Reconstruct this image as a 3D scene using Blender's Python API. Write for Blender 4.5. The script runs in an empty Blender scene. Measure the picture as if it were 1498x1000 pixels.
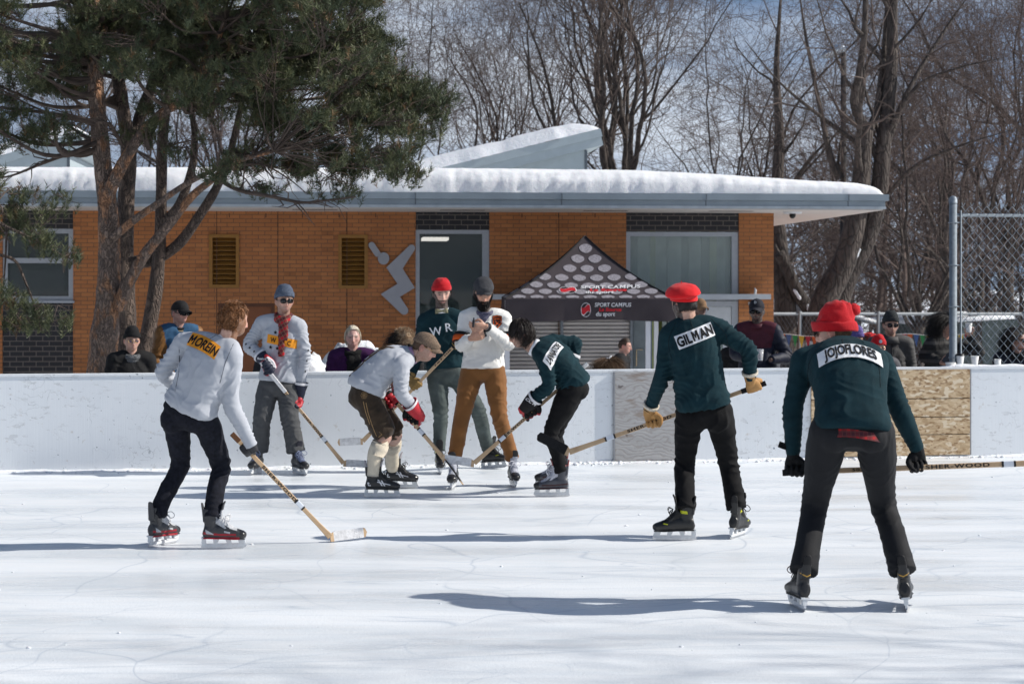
import bpy, bmesh, math, random
import numpy as np
from mathutils import Vector, Matrix, noise as mnoise
from mathutils.bvhtree import BVHTree

SC = bpy.context.scene
COL = SC.collection
F, HC, CX, HY = 2700.0, 1.75, 749.0, 420.0
rad = math.radians

def P(px, py, Y):
    return np.array([(px - CX) * Y / F, Y, HC + (HY - py) * Y / F])

def ground_y(py):
    return F * HC / (py - HY)

def V(*a):
    return np.array(a, float)

def nrm(v):
    v = np.asarray(v, float)
    return v / (np.linalg.norm(v) + 1e-12)

# ---------------------------------------------------------------- materials
MATS = {}

def mat(name, col, rough=.7, var=.12, vs=6., bump=.15, bs=40., metal=0., spec=.3, sheen=0., col2=None,
        stretch=(1, 1, 1), detail=4.):
    """Principled surface whose colour and height vary with noise."""
    if name in MATS:
        return MATS[name]
    m = bpy.data.materials.new(name)
    m.use_nodes = True
    nt = m.node_tree
    b = nt.nodes['Principled BSDF']
    b.inputs['Roughness'].default_value = rough
    b.inputs['Metallic'].default_value = metal
    b.inputs['Specular IOR Level'].default_value = spec
    if sheen:
        b.inputs['Sheen Weight'].default_value = sheen
        b.inputs['Sheen Roughness'].default_value = .5
    tc = nt.nodes.new('ShaderNodeTexCoord')
    mp = nt.nodes.new('ShaderNodeMapping')
    mp.inputs['Scale'].default_value = stretch
    nt.links.new(tc.outputs['Object'], mp.inputs[0])
    n = nt.nodes.new('ShaderNodeTexNoise')
    n.inputs['Scale'].default_value = vs
    n.inputs['Detail'].default_value = detail
    nt.links.new(mp.outputs[0], n.inputs['Vector'])
    r = nt.nodes.new('ShaderNodeValToRGB')
    c = np.array(col[:3], float)
    c2 = np.array(col2[:3], float) if col2 else c * (1 + var)
    c1 = c * (1 - var) if not col2 else c
    r.color_ramp.elements[0].position = .3
    r.color_ramp.elements[1].position = .7
    r.color_ramp.elements[0].color = (*c1, 1)
    r.color_ramp.elements[1].color = (*np.minimum(c2, 1), 1)
    nt.links.new(n.outputs['Fac'], r.inputs['Fac'])
    nt.links.new(r.outputs['Color'], b.inputs['Base Color'])
    if bump:
        n2 = nt.nodes.new('ShaderNodeTexNoise')
        n2.inputs['Scale'].default_value = bs
        n2.inputs['Detail'].default_value = 3
        nt.links.new(mp.outputs[0], n2.inputs['Vector'])
        bp = nt.nodes.new('ShaderNodeBump')
        bp.inputs['Strength'].default_value = bump
        bp.inputs['Distance'].default_value = .01
        nt.links.new(n2.outputs['Fac'], bp.inputs['Height'])
        nt.links.new(bp.outputs['Normal'], b.inputs['Normal'])
    MATS[name] = m
    return m

class G:
    """small node-graph writer"""
    def __init__(s, name):
        s.m = bpy.data.materials.new(name)
        s.m.use_nodes = True
        s.nt = s.m.node_tree
        s.b = s.nt.nodes['Principled BSDF']
        MATS[name] = s.m
    def n(s, t, **kw):
        nd = s.nt.nodes.new('ShaderNode' + t)
        for k, v in kw.items():
            if k.startswith('i_'):
                nd.inputs[k[2:].replace('_', ' ')].default_value = v
            else:
                setattr(nd, k, v)
        return nd
    def l(s, a, b):
        s.nt.links.new(a, b)
    def coord(s, scale=(1, 1, 1), rot=(0, 0, 0), kind='Object', loc=(0, 0, 0)):
        t = s.n('TexCoord')
        m = s.n('Mapping')
        m.inputs['Scale'].default_value = scale
        m.inputs['Rotation'].default_value = rot
        m.inputs['Location'].default_value = loc
        s.l(t.outputs[kind], m.inputs[0])
        return m.outputs[0]
    def noise(s, vec, scale, detail=4., rough=.5, dist=0.):
        n = s.n('TexNoise')
        n.inputs['Scale'].default_value = scale
        n.inputs['Detail'].default_value = detail
        n.inputs['Roughness'].default_value = rough
        n.inputs['Distortion'].default_value = dist
        s.l(vec, n.inputs['Vector'])
        return n.outputs['Fac']
    def ramp(s, fac, stops, interp='LINEAR'):
        r = s.n('ValToRGB')
        r.color_ramp.interpolation = interp
        e = r.color_ramp.elements
        while len(e) < len(stops):
            e.new(.5)
        for k, (p, c) in enumerate(stops):
            e[k].position = p
            e[k].color = (c, c, c, 1) if isinstance(c, (int, float)) else (*c, 1)
        s.l(fac, r.inputs['Fac'])
        return r.outputs['Color']
    def mix(s, fac, a, b, blend='MIX'):
        m = s.n('Mix', data_type='RGBA', blend_type=blend)
        for i, v in ((0, fac), (6, a), (7, b)):
            sock = m.inputs[i]
            if hasattr(v, 'is_linked'):
                s.l(v, sock)
            elif isinstance(v, (int, float)):
                sock.default_value = v if i == 0 else (v, v, v, 1)
            else:
                sock.default_value = (*v, 1)
        return m.outputs[2]
    def math(s, op, a, b=0.):
        m = s.n('Math', operation=op)
        for i, v in ((0, a), (1, b)):
            if hasattr(v, 'is_linked'):
                s.l(v, m.inputs[i])
            else:
                m.inputs[i].default_value = v
        return m.outputs[0]
    def bump(s, h, strength=.3, dist=.01):
        b = s.n('Bump')
        b.inputs['Strength'].default_value = strength
        b.inputs['Distance'].default_value = dist
        s.l(h, b.inputs['Height'])
        s.l(b.outputs['Normal'], s.b.inputs['Normal'])
    def set(s, **kw):
        for k, v in kw.items():
            sock = s.b.inputs[k.replace('_', ' ')]
            if hasattr(v, 'is_linked'):
                s.l(v, sock)
            elif isinstance(v, tuple):
                sock.default_value = (*v, 1)
            else:
                sock.default_value = v

# ---------------------------------------------------------------- numpy noise
def _h(ix, iy, iz, seed):
    n = (ix * 374761393 + iy * 668265263 + iz * 2147483647 + seed * 1274126177) & 0xFFFFFFFF
    n = ((n ^ (n >> 13)) * 1274126177) & 0xFFFFFFFF
    n = ((n ^ (n >> 16)) * 2246822519) & 0xFFFFFFFF
    return ((n ^ (n >> 15)) & 0xFFFF) / 32767.5 - 1.

def vn(p, seed=0):
    p = np.asarray(p, float)
    i = np.floor(p).astype(np.int64)
    f = p - i
    f = f * f * (3 - 2 * f)
    o = 0.
    for a in (0, 1):
        for b in (0, 1):
            for c in (0, 1):
                w = (f[:, 0] if a else 1 - f[:, 0]) * (f[:, 1] if b else 1 - f[:, 1]) * (f[:, 2] if c else 1 - f[:, 2])
                o = o + w * _h(i[:, 0] + a, i[:, 1] + b, i[:, 2] + c, seed)
    return o

def fbm(p, oct=3, seed=0):
    o = 0.
    a = 1.
    for k in range(oct):
        o = o + a * vn(p * 2 ** k, seed + k)
        a *= .5
    return o

# ---------------------------------------------------------------- mesh building
class MB:
    """collects geometry for ONE mesh object; faces carry a material slot"""
    def __init__(s):
        s.v = []
        s.f = []
        s.m = []
        s.n = 0
    def add(s, v, f, m=0):
        v = np.asarray(v, float)
        s.v.append(v)
        o = s.n
        s.f.extend([tuple(int(i) + o for i in q) for q in f])
        s.m.extend([m] * len(f))
        s.n += len(v)
        return s
    def vf(s):
        return np.concatenate(s.v), s.f
    def box(s, c, size, m=0, rot=None):
        c = np.asarray(c, float)
        h = np.asarray(size, float) / 2
        v = np.array([[x, y, z] for x in (-1, 1) for y in (-1, 1) for z in (-1, 1)], float) * h
        if rot is not None:
            v = v @ np.asarray(rot).T
        v = v + c
        return s.add(v, [(0, 1, 3, 2), (4, 6, 7, 5), (0, 4, 5, 1), (2, 3, 7, 6), (0, 2, 6, 4), (1, 5, 7, 3)], m)
    def bb(s, lo, hi, m=0):
        lo = np.asarray(lo, float)
        hi = np.asarray(hi, float)
        return s.box((lo + hi) / 2, hi - lo, m)
    def tube(s, pts, radii, n=8, m=0, caps=True, flat=1., ref=None):
        v, f = tube(pts, radii, n, caps, flat, ref)
        return s.add(v, f, m)
    def ell(s, c, r, n=16, k=10, m=0, R=None):
        v, f = ellipsoid(c, r, n, k, R)
        return s.add(v, f, m)
    def prism(s, poly, a, b, m=0):
        """poly: list of 2-D points -> 3-D by a(x,y), thickness vector b"""
        n = len(poly)
        p0 = np.array([a(*q) for q in poly])
        v = np.concatenate([p0, p0 + np.asarray(b, float)])
        f = [tuple(range(n - 1, -1, -1)), tuple(range(n, 2 * n))]
        f += [(i, (i + 1) % n, n + (i + 1) % n, n + i) for i in range(n)]
        return s.add(v, f, m)

def catmull(pts, n=6):
    pts = np.asarray(pts, float)
    q = np.concatenate([[2 * pts[0] - pts[1]], pts, [2 * pts[-1] - pts[-2]]])
    out = []
    for i in range(len(pts) - 1):
        a, b, c, d = q[i:i + 4]
        for t in np.linspace(0, 1, n, endpoint=False):
            out.append(.5 * (2 * b + (c - a) * t + (2 * a - 5 * b + 4 * c - d) * t * t + (3 * b - a - 3 * c + d) * t ** 3))
    out.append(pts[-1])
    return np.array(out)

def tube(pts, radii, n=8, caps=True, flat=1., ref=None):
    pts = np.asarray(pts, float)
    k = len(pts)
    radii = np.broadcast_to(np.asarray(radii, float), (k,)) if np.ndim(radii) < 2 else np.asarray(radii, float)
    t = np.gradient(pts, axis=0)
    t = t / (np.linalg.norm(t, axis=1)[:, None] + 1e-12)
    r = np.asarray(ref, float) if ref is not None else (V(0, 0, 1) if abs(t[0][2]) < .9 else V(1, 0, 0))
    ang = np.linspace(0, 2 * math.pi, n, endpoint=False)
    ca, sa = np.cos(ang)[:, None], np.sin(ang)[:, None]
    rings = []
    for i in range(k):
        x = r - t[i] * np.dot(r, t[i])
        if np.linalg.norm(x) < 1e-6:
            x = V(.3, .7, .1) - t[i] * np.dot(V(.3, .7, .1), t[i])
        x = nrm(x)
        if ref is None:
            r = x
        y = np.cross(t[i], x)
        if radii.ndim == 2:
            rings.append(pts[i] + ca * x * radii[i][0] + sa * y * radii[i][1])
        else:
            rings.append(pts[i] + ca * x * radii[i] * flat + sa * y * radii[i])
    v = np.concatenate(rings)
    f = []
    for i in range(k - 1):
        for j in range(n):
            a, b = i * n + j, i * n + (j + 1) % n
            f.append((a, b, b + n, a + n))
    if caps:
        v = np.concatenate([v, [pts[0], pts[-1]]])
        for j in range(n):
            f.append((j + 0, k * n, (j + 1) % n)[::-1])
            f.append(((k - 1) * n + j, (k - 1) * n + (j + 1) % n, k * n + 1))
    return v, f

def capsule(pts, radii, n=10, seg=5, flat=1., ref=None, smooth=True):
    """round-ended tapered limb along pts"""
    pts = np.asarray(pts, float)
    radii = np.asarray(radii, float)
    if smooth and len(pts) > 2:
        p = catmull(pts, seg)
        x = np.linspace(0, len(radii) - 1, len(p))
        r = np.interp(x, np.arange(len(radii)), radii)
    else:
        tt = np.linspace(0, len(pts) - 1, (len(pts) - 1) * seg + 1)
        p = np.stack([np.interp(tt, np.arange(len(pts)), pts[:, k]) for k in range(3)], 1)
        r = np.interp(tt, np.arange(len(radii)), radii)
    d0, d1 = nrm(p[0] - p[1]), nrm(p[-1] - p[-2])
    A, RA, B, RB = [], [], [], []
    for a in (80, 55, 28):
        A.append(p[0] + d0 * r[0] * math.sin(rad(a)))
        RA.append(r[0] * math.cos(rad(a)))
    for a in (28, 55, 80):
        B.append(p[-1] + d1 * r[-1] * math.sin(rad(a)))
        RB.append(r[-1] * math.cos(rad(a)))
    return tube(np.concatenate([A, p, B]), np.concatenate([RA, r, RB]), n, True, flat, ref)

def ellipsoid(c, r, n=16, k=10, R=None):
    c = np.asarray(c, float)
    r = np.broadcast_to(np.asarray(r, float), (3,))
    v, f = [], []
    for i in range(1, k):
        th = math.pi * i / k
        for j in range(n):
            a = 2 * math.pi * j / n
            v.append((math.sin(th) * math.cos(a), math.sin(th) * math.sin(a), math.cos(th)))
    v.append((0, 0, 1))
    v.append((0, 0, -1))
    v = np.array(v) * r
    if R is not None:
        v = v @ np.asarray(R).T
    for i in range(k - 2):
        for j in range(n):
            a, b = i * n + j, i * n + (j + 1) % n
            f.append((a, a + n, b + n, b))
    T, Bm = (k - 1) * n, (k - 1) * n + 1
    for j in range(n):
        f.append((T, j, (j + 1) % n))
        f.append((Bm, (k - 2) * n + (j + 1) % n, (k - 2) * n + j))
    return v + c, f

def mesh_from(name, v, f, mats=(), fm=None, smooth=True):
    me = bpy.data.meshes.new(name)
    v = np.asarray(v, float)
    if isinstance(f, np.ndarray):
        nf, k = f.shape
        me.vertices.add(len(v))
        me.vertices.foreach_set('co', v.astype(np.float32).ravel())
        me.loops.add(nf * k)
        me.loops.foreach_set('vertex_index', f.astype(np.int32).ravel())
        me.polygons.add(nf)
        me.polygons.foreach_set('loop_start', np.arange(nf, dtype=np.int32) * k)
        me.update(calc_edges=True)
    else:
        me.from_pydata(v.tolist(), [], f)
    for m in mats:
        me.materials.append(m)
    if fm is not None:
        me.polygons.foreach_set('material_index', np.asarray(fm, dtype=np.int32))
    if smooth:
        me.polygons.foreach_set('use_smooth', np.ones(len(me.polygons), dtype=bool))
    me.update()
    return me

def link(name, me, parent=None, M=None):
    o = bpy.data.objects.new(name, me)
    COL.objects.link(o)
    if parent is not None:
        o.parent = parent
    if M is not None:
        o.matrix_local = M
    return o

def obj(name, mb, mats, parent=None, smooth=False, M=None, off=None):
    """link a builder's geometry as one mesh object"""
    v, f = mb.vf()
    if off is not None:
        v = v - np.asarray(off)
    if not isinstance(mats, (list, tuple)):
        mats = [mats]
    return link(name, mesh_from(name, v, f, mats, mb.m, smooth), parent, M)

def empty(name, loc=(0, 0, 0), rz=0.):
    o = bpy.data.objects.new(name, None)
    o.empty_display_size = .2
    COL.objects.link(o)
    o.location = loc
    o.rotation_euler = (0, 0, rz)
    return o

def tag(o, label=None, cat=None, group=None, kind=None):
    for k, v in (('label', label), ('category', cat), ('group', group), ('kind', kind)):
        if v:
            o[k] = v
    return o

def copy_tree(o, parent=None):
    c = o.copy()
    COL.objects.link(c)
    c.parent = parent
    if parent is not None:
        c.matrix_local = o.matrix_local
    for ch in list(o.children):
        copy_tree(ch, c)
    return c

# ---------------------------------------------------------------- fused skins (voxel union of overlapping shells)
TMP = bpy.data.scenes.new('workbench')

def tmp_graph():
    with bpy.context.temp_override(scene=TMP, view_layer=TMP.view_layers[0]):
        dg = bpy.context.evaluated_depsgraph_get()
    dg.update()
    return dg

def fuse(parts, voxel, smooth=4, lam=.5):
    mb = MB()
    for v, f in parts:
        mb.add(v, f)
    v, f = mb.vf()
    me = mesh_from('fuse', v, f, smooth=False)
    o = bpy.data.objects.new('fuse', me)
    TMP.collection.objects.link(o)
    md = o.modifiers.new('r', 'REMESH')
    md.mode = 'VOXEL'
    md.voxel_size = voxel
    dg = tmp_graph()
    r = bpy.data.meshes.new_from_object(o.evaluated_get(dg))
    nv = len(r.vertices)
    V0 = np.empty(nv * 3, np.float32)
    r.vertices.foreach_get('co', V0)
    V0 = V0.reshape(-1, 3).astype(float)
    L = np.empty(len(r.loops), np.int32)
    r.loops.foreach_get('vertex_index', L)
    Q = L.reshape(-1, 4)
    E = np.empty(len(r.edges) * 2, np.int32)
    r.edges.foreach_get('vertices', E)
    E = E.reshape(-1, 2)
    bpy.data.objects.remove(o)
    bpy.data.meshes.remove(me)
    bpy.data.meshes.remove(r)
    deg = np.bincount(E.ravel(), minlength=nv).astype(float)[:, None]
    for _ in range(smooth):
        S = np.zeros_like(V0)
        for k in range(3):
            S[:, k] = np.bincount(E[:, 0], V0[E[:, 1], k], nv) + np.bincount(E[:, 1], V0[E[:, 0], k], nv)
        V0 = V0 + lam * (S / np.maximum(deg, 1) - V0)
    return V0, Q

def normals(v, q):
    n = np.cross(v[q[:, 2]] - v[q[:, 0]], v[q[:, 3]] - v[q[:, 1]])
    o = np.zeros_like(v)
    for k in range(4):
        for a in range(3):
            o[:, a] += np.bincount(q[:, k], n[:, a], len(v))
    return o / (np.linalg.norm(o, axis=1)[:, None] + 1e-12)

def bvh(v, q):
    return BVHTree.FromPolygons([Vector(p) for p in v], [tuple(int(i) for i in x) for x in q])

# ---------------------------------------------------------------- lettering
def _raw_text(s, size, bold, spacing, shear):
    if s == 'M':
        t = .17 + bold * 1.6
        w = .92
        p = [(0, 0), (t, 0), (t, .58), (w / 2, .20), (w - t, .58), (w - t, 0), (w, 0), (w, 1), (w - t, 1), (w / 2, .56), (t, 1), (0, 1)]
        me = bpy.data.meshes.new('m')
        me.from_pydata([(x * size + y * size * shear, y * size, 0) for x, y in p], [], [tuple(range(12))])
    else:
        cu = bpy.data.curves.new('txt', 'FONT')
        cu.body = s
        cu.size = size * 1.37
        cu.offset = bold * size
        cu.space_character = spacing
        cu.shear = shear
        cu.resolution_u = 3
        o = bpy.data.objects.new('txt', cu)
        TMP.collection.objects.link(o)
        dg = tmp_graph()
        me = bpy.data.meshes.new_from_object(o.evaluated_get(dg))
        bpy.data.objects.remove(o)
        bpy.data.curves.remove(cu)
    me.calc_loop_triangles()
    v = np.array([x.co for x in me.vertices])
    f = np.array([tuple(t.vertices) for t in me.loop_triangles])
    bpy.data.meshes.remove(me)
    return v, f

def text2d(s, size=1., bold=0., spacing=1., xs=1., shear=0.):
    """flat letters as triangles, centred on the origin, cap height about size"""
    segs, cur = [], ''
    for ch in s:
        if ch == 'M' and '.' not in s:
            segs += [cur, 'M'] if cur else ['M']
            cur = ''
        else:
            cur += ch
    if cur:
        segs.append(cur)
    V_, F_, x, n = [], [], 0., 0
    for q in segs:
        v, f = _raw_text(q, size, bold, spacing, shear)
        v = v - V(v[:, 0].min() - x, 0, 0)
        x = v[:, 0].max() + size * .14
        V_.append(v)
        F_.append(f + n)
        n += len(v)
    v, f = np.concatenate(V_), np.concatenate(F_)
    for _ in range(2):
        n0 = len(v)
        m = np.concatenate([(v[f[:, 0]] + v[f[:, 1]]) / 2, (v[f[:, 1]] + v[f[:, 2]]) / 2, (v[f[:, 2]] + v[f[:, 0]]) / 2])
        k = len(f)
        a_, b_, c_ = n0 + np.arange(k), n0 + k + np.arange(k), n0 + 2 * k + np.arange(k)
        f = np.concatenate([np.stack([f[:, 0], a_, c_], 1), np.stack([a_, f[:, 1], b_], 1), np.stack([c_, b_, f[:, 2]], 1), np.stack([a_, b_, c_], 1)])
        v = np.concatenate([v, m])
    f = [tuple(int(i) for i in t) for t in f]
    v[:, 0] *= xs
    lo, hi = v.min(0), v.max(0)
    v = v - (lo + hi) / 2
    return v[:, :2], f, hi[0] - lo[0]

def grid2d(w, h, nx=24, ny=6):
    v = [((i / nx - .5) * w, (j / ny - .5) * h) for j in range(ny + 1) for i in range(nx + 1)]
    f = [(j * (nx + 1) + i, j * (nx + 1) + i + 1, (j + 1) * (nx + 1) + i + 1, (j + 1) * (nx + 1) + i) for j in range(ny) for i in range(nx)]
    return np.array(v), f

def poly2d(pts, n=0):
    p = np.array(pts, float)
    c = p.mean(0)
    k = len(p)
    ring = [p * 1.0, c + (p - c) * .5]
    v = np.concatenate([ring[0], ring[1], [c]])
    f = [(i, (i + 1) % k, k + (i + 1) % k, k + i) for i in range(k)] + [(k + i, k + (i + 1) % k, 2 * k) for i in range(k)]
    return v, f

def star2d(r):
    return poly2d([(r * (1 if i % 2 == 0 else .42) * math.cos(math.pi / 2 + i * math.pi / 5), r * (1 if i % 2 == 0 else .42) * math.sin(math.pi / 2 + i * math.pi / 5)) for i in range(10)])

def drape(v2, O, U, W, tree, off, nrml=None, reach=.5):
    """lay flat shapes on a surface: O origin, U/W in-plane axes, cast back along the normal"""
    U, W = nrm(U), nrm(W)
    N = nrm(np.cross(U, W)) if nrml is None else nrm(nrml)
    out = []
    last = 0.
    for x, y in v2:
        p = O + U * x + W * y
        h = tree.ray_cast(Vector(p + N * reach), Vector(-N), reach * 2)
        if h[0] is not None:
            q = np.array(h[0])
            last = np.dot(q - p, N)
        else:
            q = p + N * last
        out.append(q + N * off)
    return np.array(out)
# ================================================================ people
def sstep(a, b, x):
    t = np.clip((x - a) / (b - a), 0, 1)
    return t * t * (3 - 2 * t)

def gau(x, s):
    return np.exp(-(x / s) ** 2)

def head_surface(D, nose=1.2, jaw=1.):
    x, y, z = D[:, 0], D[:, 1], D[:, 2]
    px = x * .076
    py = y * np.where(y > 0, .094, .100)
    pz = z * np.where(z > 0, .122, .116)
    lo = np.clip(-z, 0, 1)
    px = px * (1 - .27 / jaw * sstep(.25, 1, lo)) * (1 + .05 * gau(z, .5))
    py = np.where(y < 0, py * (1 - .5 * sstep(.15, .9, lo)), py)
    py = py + .030 * sstep(.3, .85, lo) * np.clip(y, 0, 1) ** .6
    fr = sstep(.2, .55, y)
    ax = np.abs(px)
    py = py - .004 * fr * gau(ax - .0, .05)
    prof = sstep(.03, -.036, pz) * sstep(-.052, -.040, pz)
    py = py + fr * nose * (.024 * prof + .005) * gau(px, .0095) * (pz > -.06) * (pz < .045)
    py = py + fr * .008 * gau(ax - .012, .007) * gau(pz + .040, .008)
    py = py - fr * .009 * gau(ax - .032, .017) * gau(pz - .004, .011)
    py = py + fr * .005 * gau(ax - .031, .010) * gau(pz - .003, .007)
    py = py + fr * .005 * gau(pz - .026, .009) * (ax < .055)
    py = py + fr * .006 * gau(px, .022) * gau(pz + .070, .009)
    py = py - fr * .003 * gau(px, .02) * gau(pz + .070, .0025)
    py = py + fr * .004 * gau(px, .02) * gau(pz + .102, .012)
    py = py + fr * .004 * gau(ax - .045, .016) * gau(pz + .012, .018)
    return np.stack([px, py, pz], 1)

def sphere_dirs(n=64, k=44):
    v, f = ellipsoid((0, 0, 0), 1., n, k)
    return v, f

_SD = sphere_dirs()

def head_shell():
    return head_surface(_SD[0]), _SD[1]

def frame(yaw, pitch=0., roll=0.):
    """columns: person's right, forward, up.  yaw 0 looks at the camera, +90 to the picture's right"""
    y, p = rad(yaw), rad(pitch)
    f = V(math.sin(y) * math.cos(p), -math.cos(y) * math.cos(p), -math.sin(p))
    r = nrm(np.cross(f, V(0, 0, 1)))
    u = np.cross(r, f)
    if roll:
        c, s = math.cos(rad(roll)), math.sin(rad(roll))
        r, u = r * c + u * s, u * c - r * s
    return np.stack([r, f, u], 1)

def M4(R, t):
    m = Matrix.Identity(4)
    for i in range(3):
        for j in range(3):
            m[i][j] = R[i][j]
        m[i][3] = t[i]
    return m

def skin_mat():
    if 'skin' in MATS:
        return MATS['skin']
    g = G('skin')
    a = g.n('VertexColor', layer_name='Col')
    c = g.coord()
    n = g.noise(c, 60, 3)
    g.set(Base_Color=g.mix(.10, a.outputs[0], g.ramp(n, [(.35, (.25, .08, .06)), (.65, (.9, .7, .6))]), 'MIX'), Roughness=.48,
          Subsurface_Weight=.08, Subsurface_Scale=.01)
    g.b.inputs['Subsurface Radius'].default_value = (1, .35, .2)
    g.bump(g.noise(c, 220, 2), .12, .002)
    return g.m

def face_colour(L, tone, beard, hair, lips):
    n = len(L)
    tone = np.asarray(tone, float)
    c = np.tile(tone, (n, 1))
    x, y, z = L[:, 0], L[:, 1], L[:, 2]
    ax = np.abs(x)
    head = (np.linalg.norm(L * V(1, 1, .8), axis=1) < .145)
    fr = head & (y > .02)
    def put(w, col):
        nonlocal c
        w = np.clip(w, 0, 1)[:, None]
        c = c * (1 - w) + np.asarray(col) * w
    blush = tone * V(1.12, .72, .70)
    put(.6 * fr * (gau(x, .016) * gau(z + .038, .014) + .6 * gau(ax - .045, .018) * gau(z + .025, .02)), blush)
    put(.7 * head * (ax > .078), blush)
    hair = np.asarray(hair, float)
    nz = .5 + .5 * vn(L * 260, 3)
    if beard:
        dens = {'stubble': .45, 'short': 1.5, 'full': 1.2}[beard]
        zl = -.050 + .062 * sstep(.036, .074, ax)
        w = sstep(.006, -.010, z - zl) * (y > -.035) * head
        w = np.maximum(w, (gau(z + .056, .006) * (ax < .03) * fr))
        side = (ax > .058) * (y > -.015) * (y < .03) * sstep(.03, .015, z) * (z > -.06)
        w = np.maximum(w, side * head)
        w = w * (1 - gau(x, .019) * gau(z + .070, .006))
        put(w * dens * (.75 + .4 * nz), hair)
    put(fr * gau(x, .021) * gau(z + .070, .0065) * 1.1, lips)
    put(fr * gau(x, .022) * gau(z + .0705, .0018) * .8, np.asarray(lips) * .35)
    put(1.5 * fr * gau(ax - .033, .019) * gau(z - .0245 - .003 * np.cos(ax * 60), .0052), hair * .7)
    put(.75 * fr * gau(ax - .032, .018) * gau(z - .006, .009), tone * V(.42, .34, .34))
    put(1.0 * fr * gau(ax - .032, .0115) * gau(z - .004, .0034), (.27, .23, .21))
    put(1.4 * fr * gau(ax - .032, .0055) * gau(z - .004, .0046), (.02, .013, .010))
    put(.9 * fr * gau(ax - .032, .014) * gau(z - .0085, .0018), (.03, .02, .02))
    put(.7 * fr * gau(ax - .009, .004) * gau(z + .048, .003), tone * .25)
    return c

def torso_loft(cs, rights, ws, ds, n=28, ex=.82):
    cs = np.asarray(cs, float)
    t = np.gradient(cs, axis=0)
    rings = []
    a = np.linspace(0, 2 * math.pi, n, endpoint=False)
    ca = np.sign(np.cos(a)) * np.abs(np.cos(a)) ** ex
    sa = np.sign(np.sin(a)) * np.abs(np.sin(a)) ** ex
    for i in range(len(cs)):
        u = nrm(t[i])
        r = nrm(rights[i] - u * np.dot(u, rights[i]))
        f = np.cross(u, r)
        rings.append(cs[i] + np.outer(ca, r) * ws[i] + np.outer(sa, f) * ds[i])
    v = np.concatenate(rings + [[cs[0]], [cs[-1]]])
    k = len(cs)
    fcs = []
    for i in range(k - 1):
        for j in range(n):
            p, q = i * n + j, i * n + (j + 1) % n
            fcs.append((p, q, q + n, p + n))
    for j in range(n):
        fcs.append(((j + 1) % n, j, k * n))
        fcs.append(((k - 1) * n + j, (k - 1) * n + (j + 1) % n, k * n + 1))
    return v, fcs

class Bones:
    """joints in world metres: H head, N neck base, SR SL ER EL WR WL hips PR PL KR KL AR AL"""
    def __init__(s, j, bow=.05):
        s.__dict__.update({k: np.asarray(v, float) for k, v in j.items()})
        s.Hm = (s.PR + s.PL) / 2
        s.rh = nrm(s.PR - s.PL)
        s.rs = nrm(s.SR - s.SL)
        up = nrm(s.N - s.Hm)
        s.up = up
        s.fw = nrm(np.cross(up, nrm(s.rh + s.rs)))
        s.ctrl = (s.Hm + s.N) / 2 - s.fw * bow * 2
        s.halfS = np.linalg.norm(s.SR - s.SL) / 2
    def spine(s, t):
        if t < 0:
            return s.Hm + (s.ctrl - s.Hm) * 2 * t
        return (1 - t) ** 2 * s.Hm + 2 * t * (1 - t) * s.ctrl + t * t * s.N
    def right(s, t):
        t = min(max(t, 0), 1)
        return nrm(s.rh * (1 - t) + s.rs * t)
    def updir(s, t):
        return nrm(s.spine(t + .03) - s.spine(t - .03))

def torso_parts(b, g=0., hem=-.06, belly=0., k=1.):
    st = [(hem, .166, .120), (hem + .03, .177, .133), (hem + .09, .178, .134), (max(.13, hem + .14), .172, .126), (.25, .163, .120), (.42, .166, .122), (.58, .174, .126), (.72, .178, .122), (.83, .165, .104), (.92, .125, .078), (1.0, .078, .066)]
    cs, rr, ws, ds = [], [], [], []
    for t, w, d in st:
        cs.append(b.spine(t) - b.fw * (.018 * math.exp(-((t - hem) / .12) ** 2)))
        rr.append(b.right(t))
        bl = belly * math.exp(-((t - .2) / .25) ** 2)
        sh = (b.halfS / .19 - 1) * sstep(.3, .8, np.array(t)) * .8 + 1
        ws.append((w * sh + g + bl * .5) * k)
        ds.append((d + g + bl) * k)
    parts = [torso_loft(cs, rr, ws, ds)]
    for S in (b.SR, b.SL):
        parts.append(capsule([b.N - b.updir(1) * .045, (b.N + S) / 2 + b.updir(1) * .004, S], np.array([.062, .062, .066]) + g * .7, 12))
    return parts

def arm(S, E, W, r=(.072, .066, .056, .054, .047, .040), flat_end=True, n=14):
    pts = [S, S * .5 + E * .5, E, E * .5 + W * .5, W]
    p = catmull(pts, 6)
    rr = np.interp(np.linspace(0, 1, len(p)), np.linspace(0, 1, len(r)), r)
    return [tube(p, rr, n, True), ellipsoid(S, r[0] * .98, 14, 9)]

def leg(b, side, g=0., cuff=None, r=(.098, .096, .080, .068, .066, .058, .056), n=16):
    Pp, K, A = (b.PR, b.KR, b.AR) if side > 0 else (b.PL, b.KL, b.AL)
    end = A if cuff is None else cuff
    pts = [Pp, Pp * .5 + K * .5 + b.fw * .008, K, K * .5 + end * .5 - b.fw * .012, end]
    p = catmull(pts, 7)
    rr = np.interp(np.linspace(0, 1, len(p)), np.linspace(0, 1, len(r)), r) + g
    return [tube(p, rr, n, True), ellipsoid(Pp, r[0] + g, 14, 9)]

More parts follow.
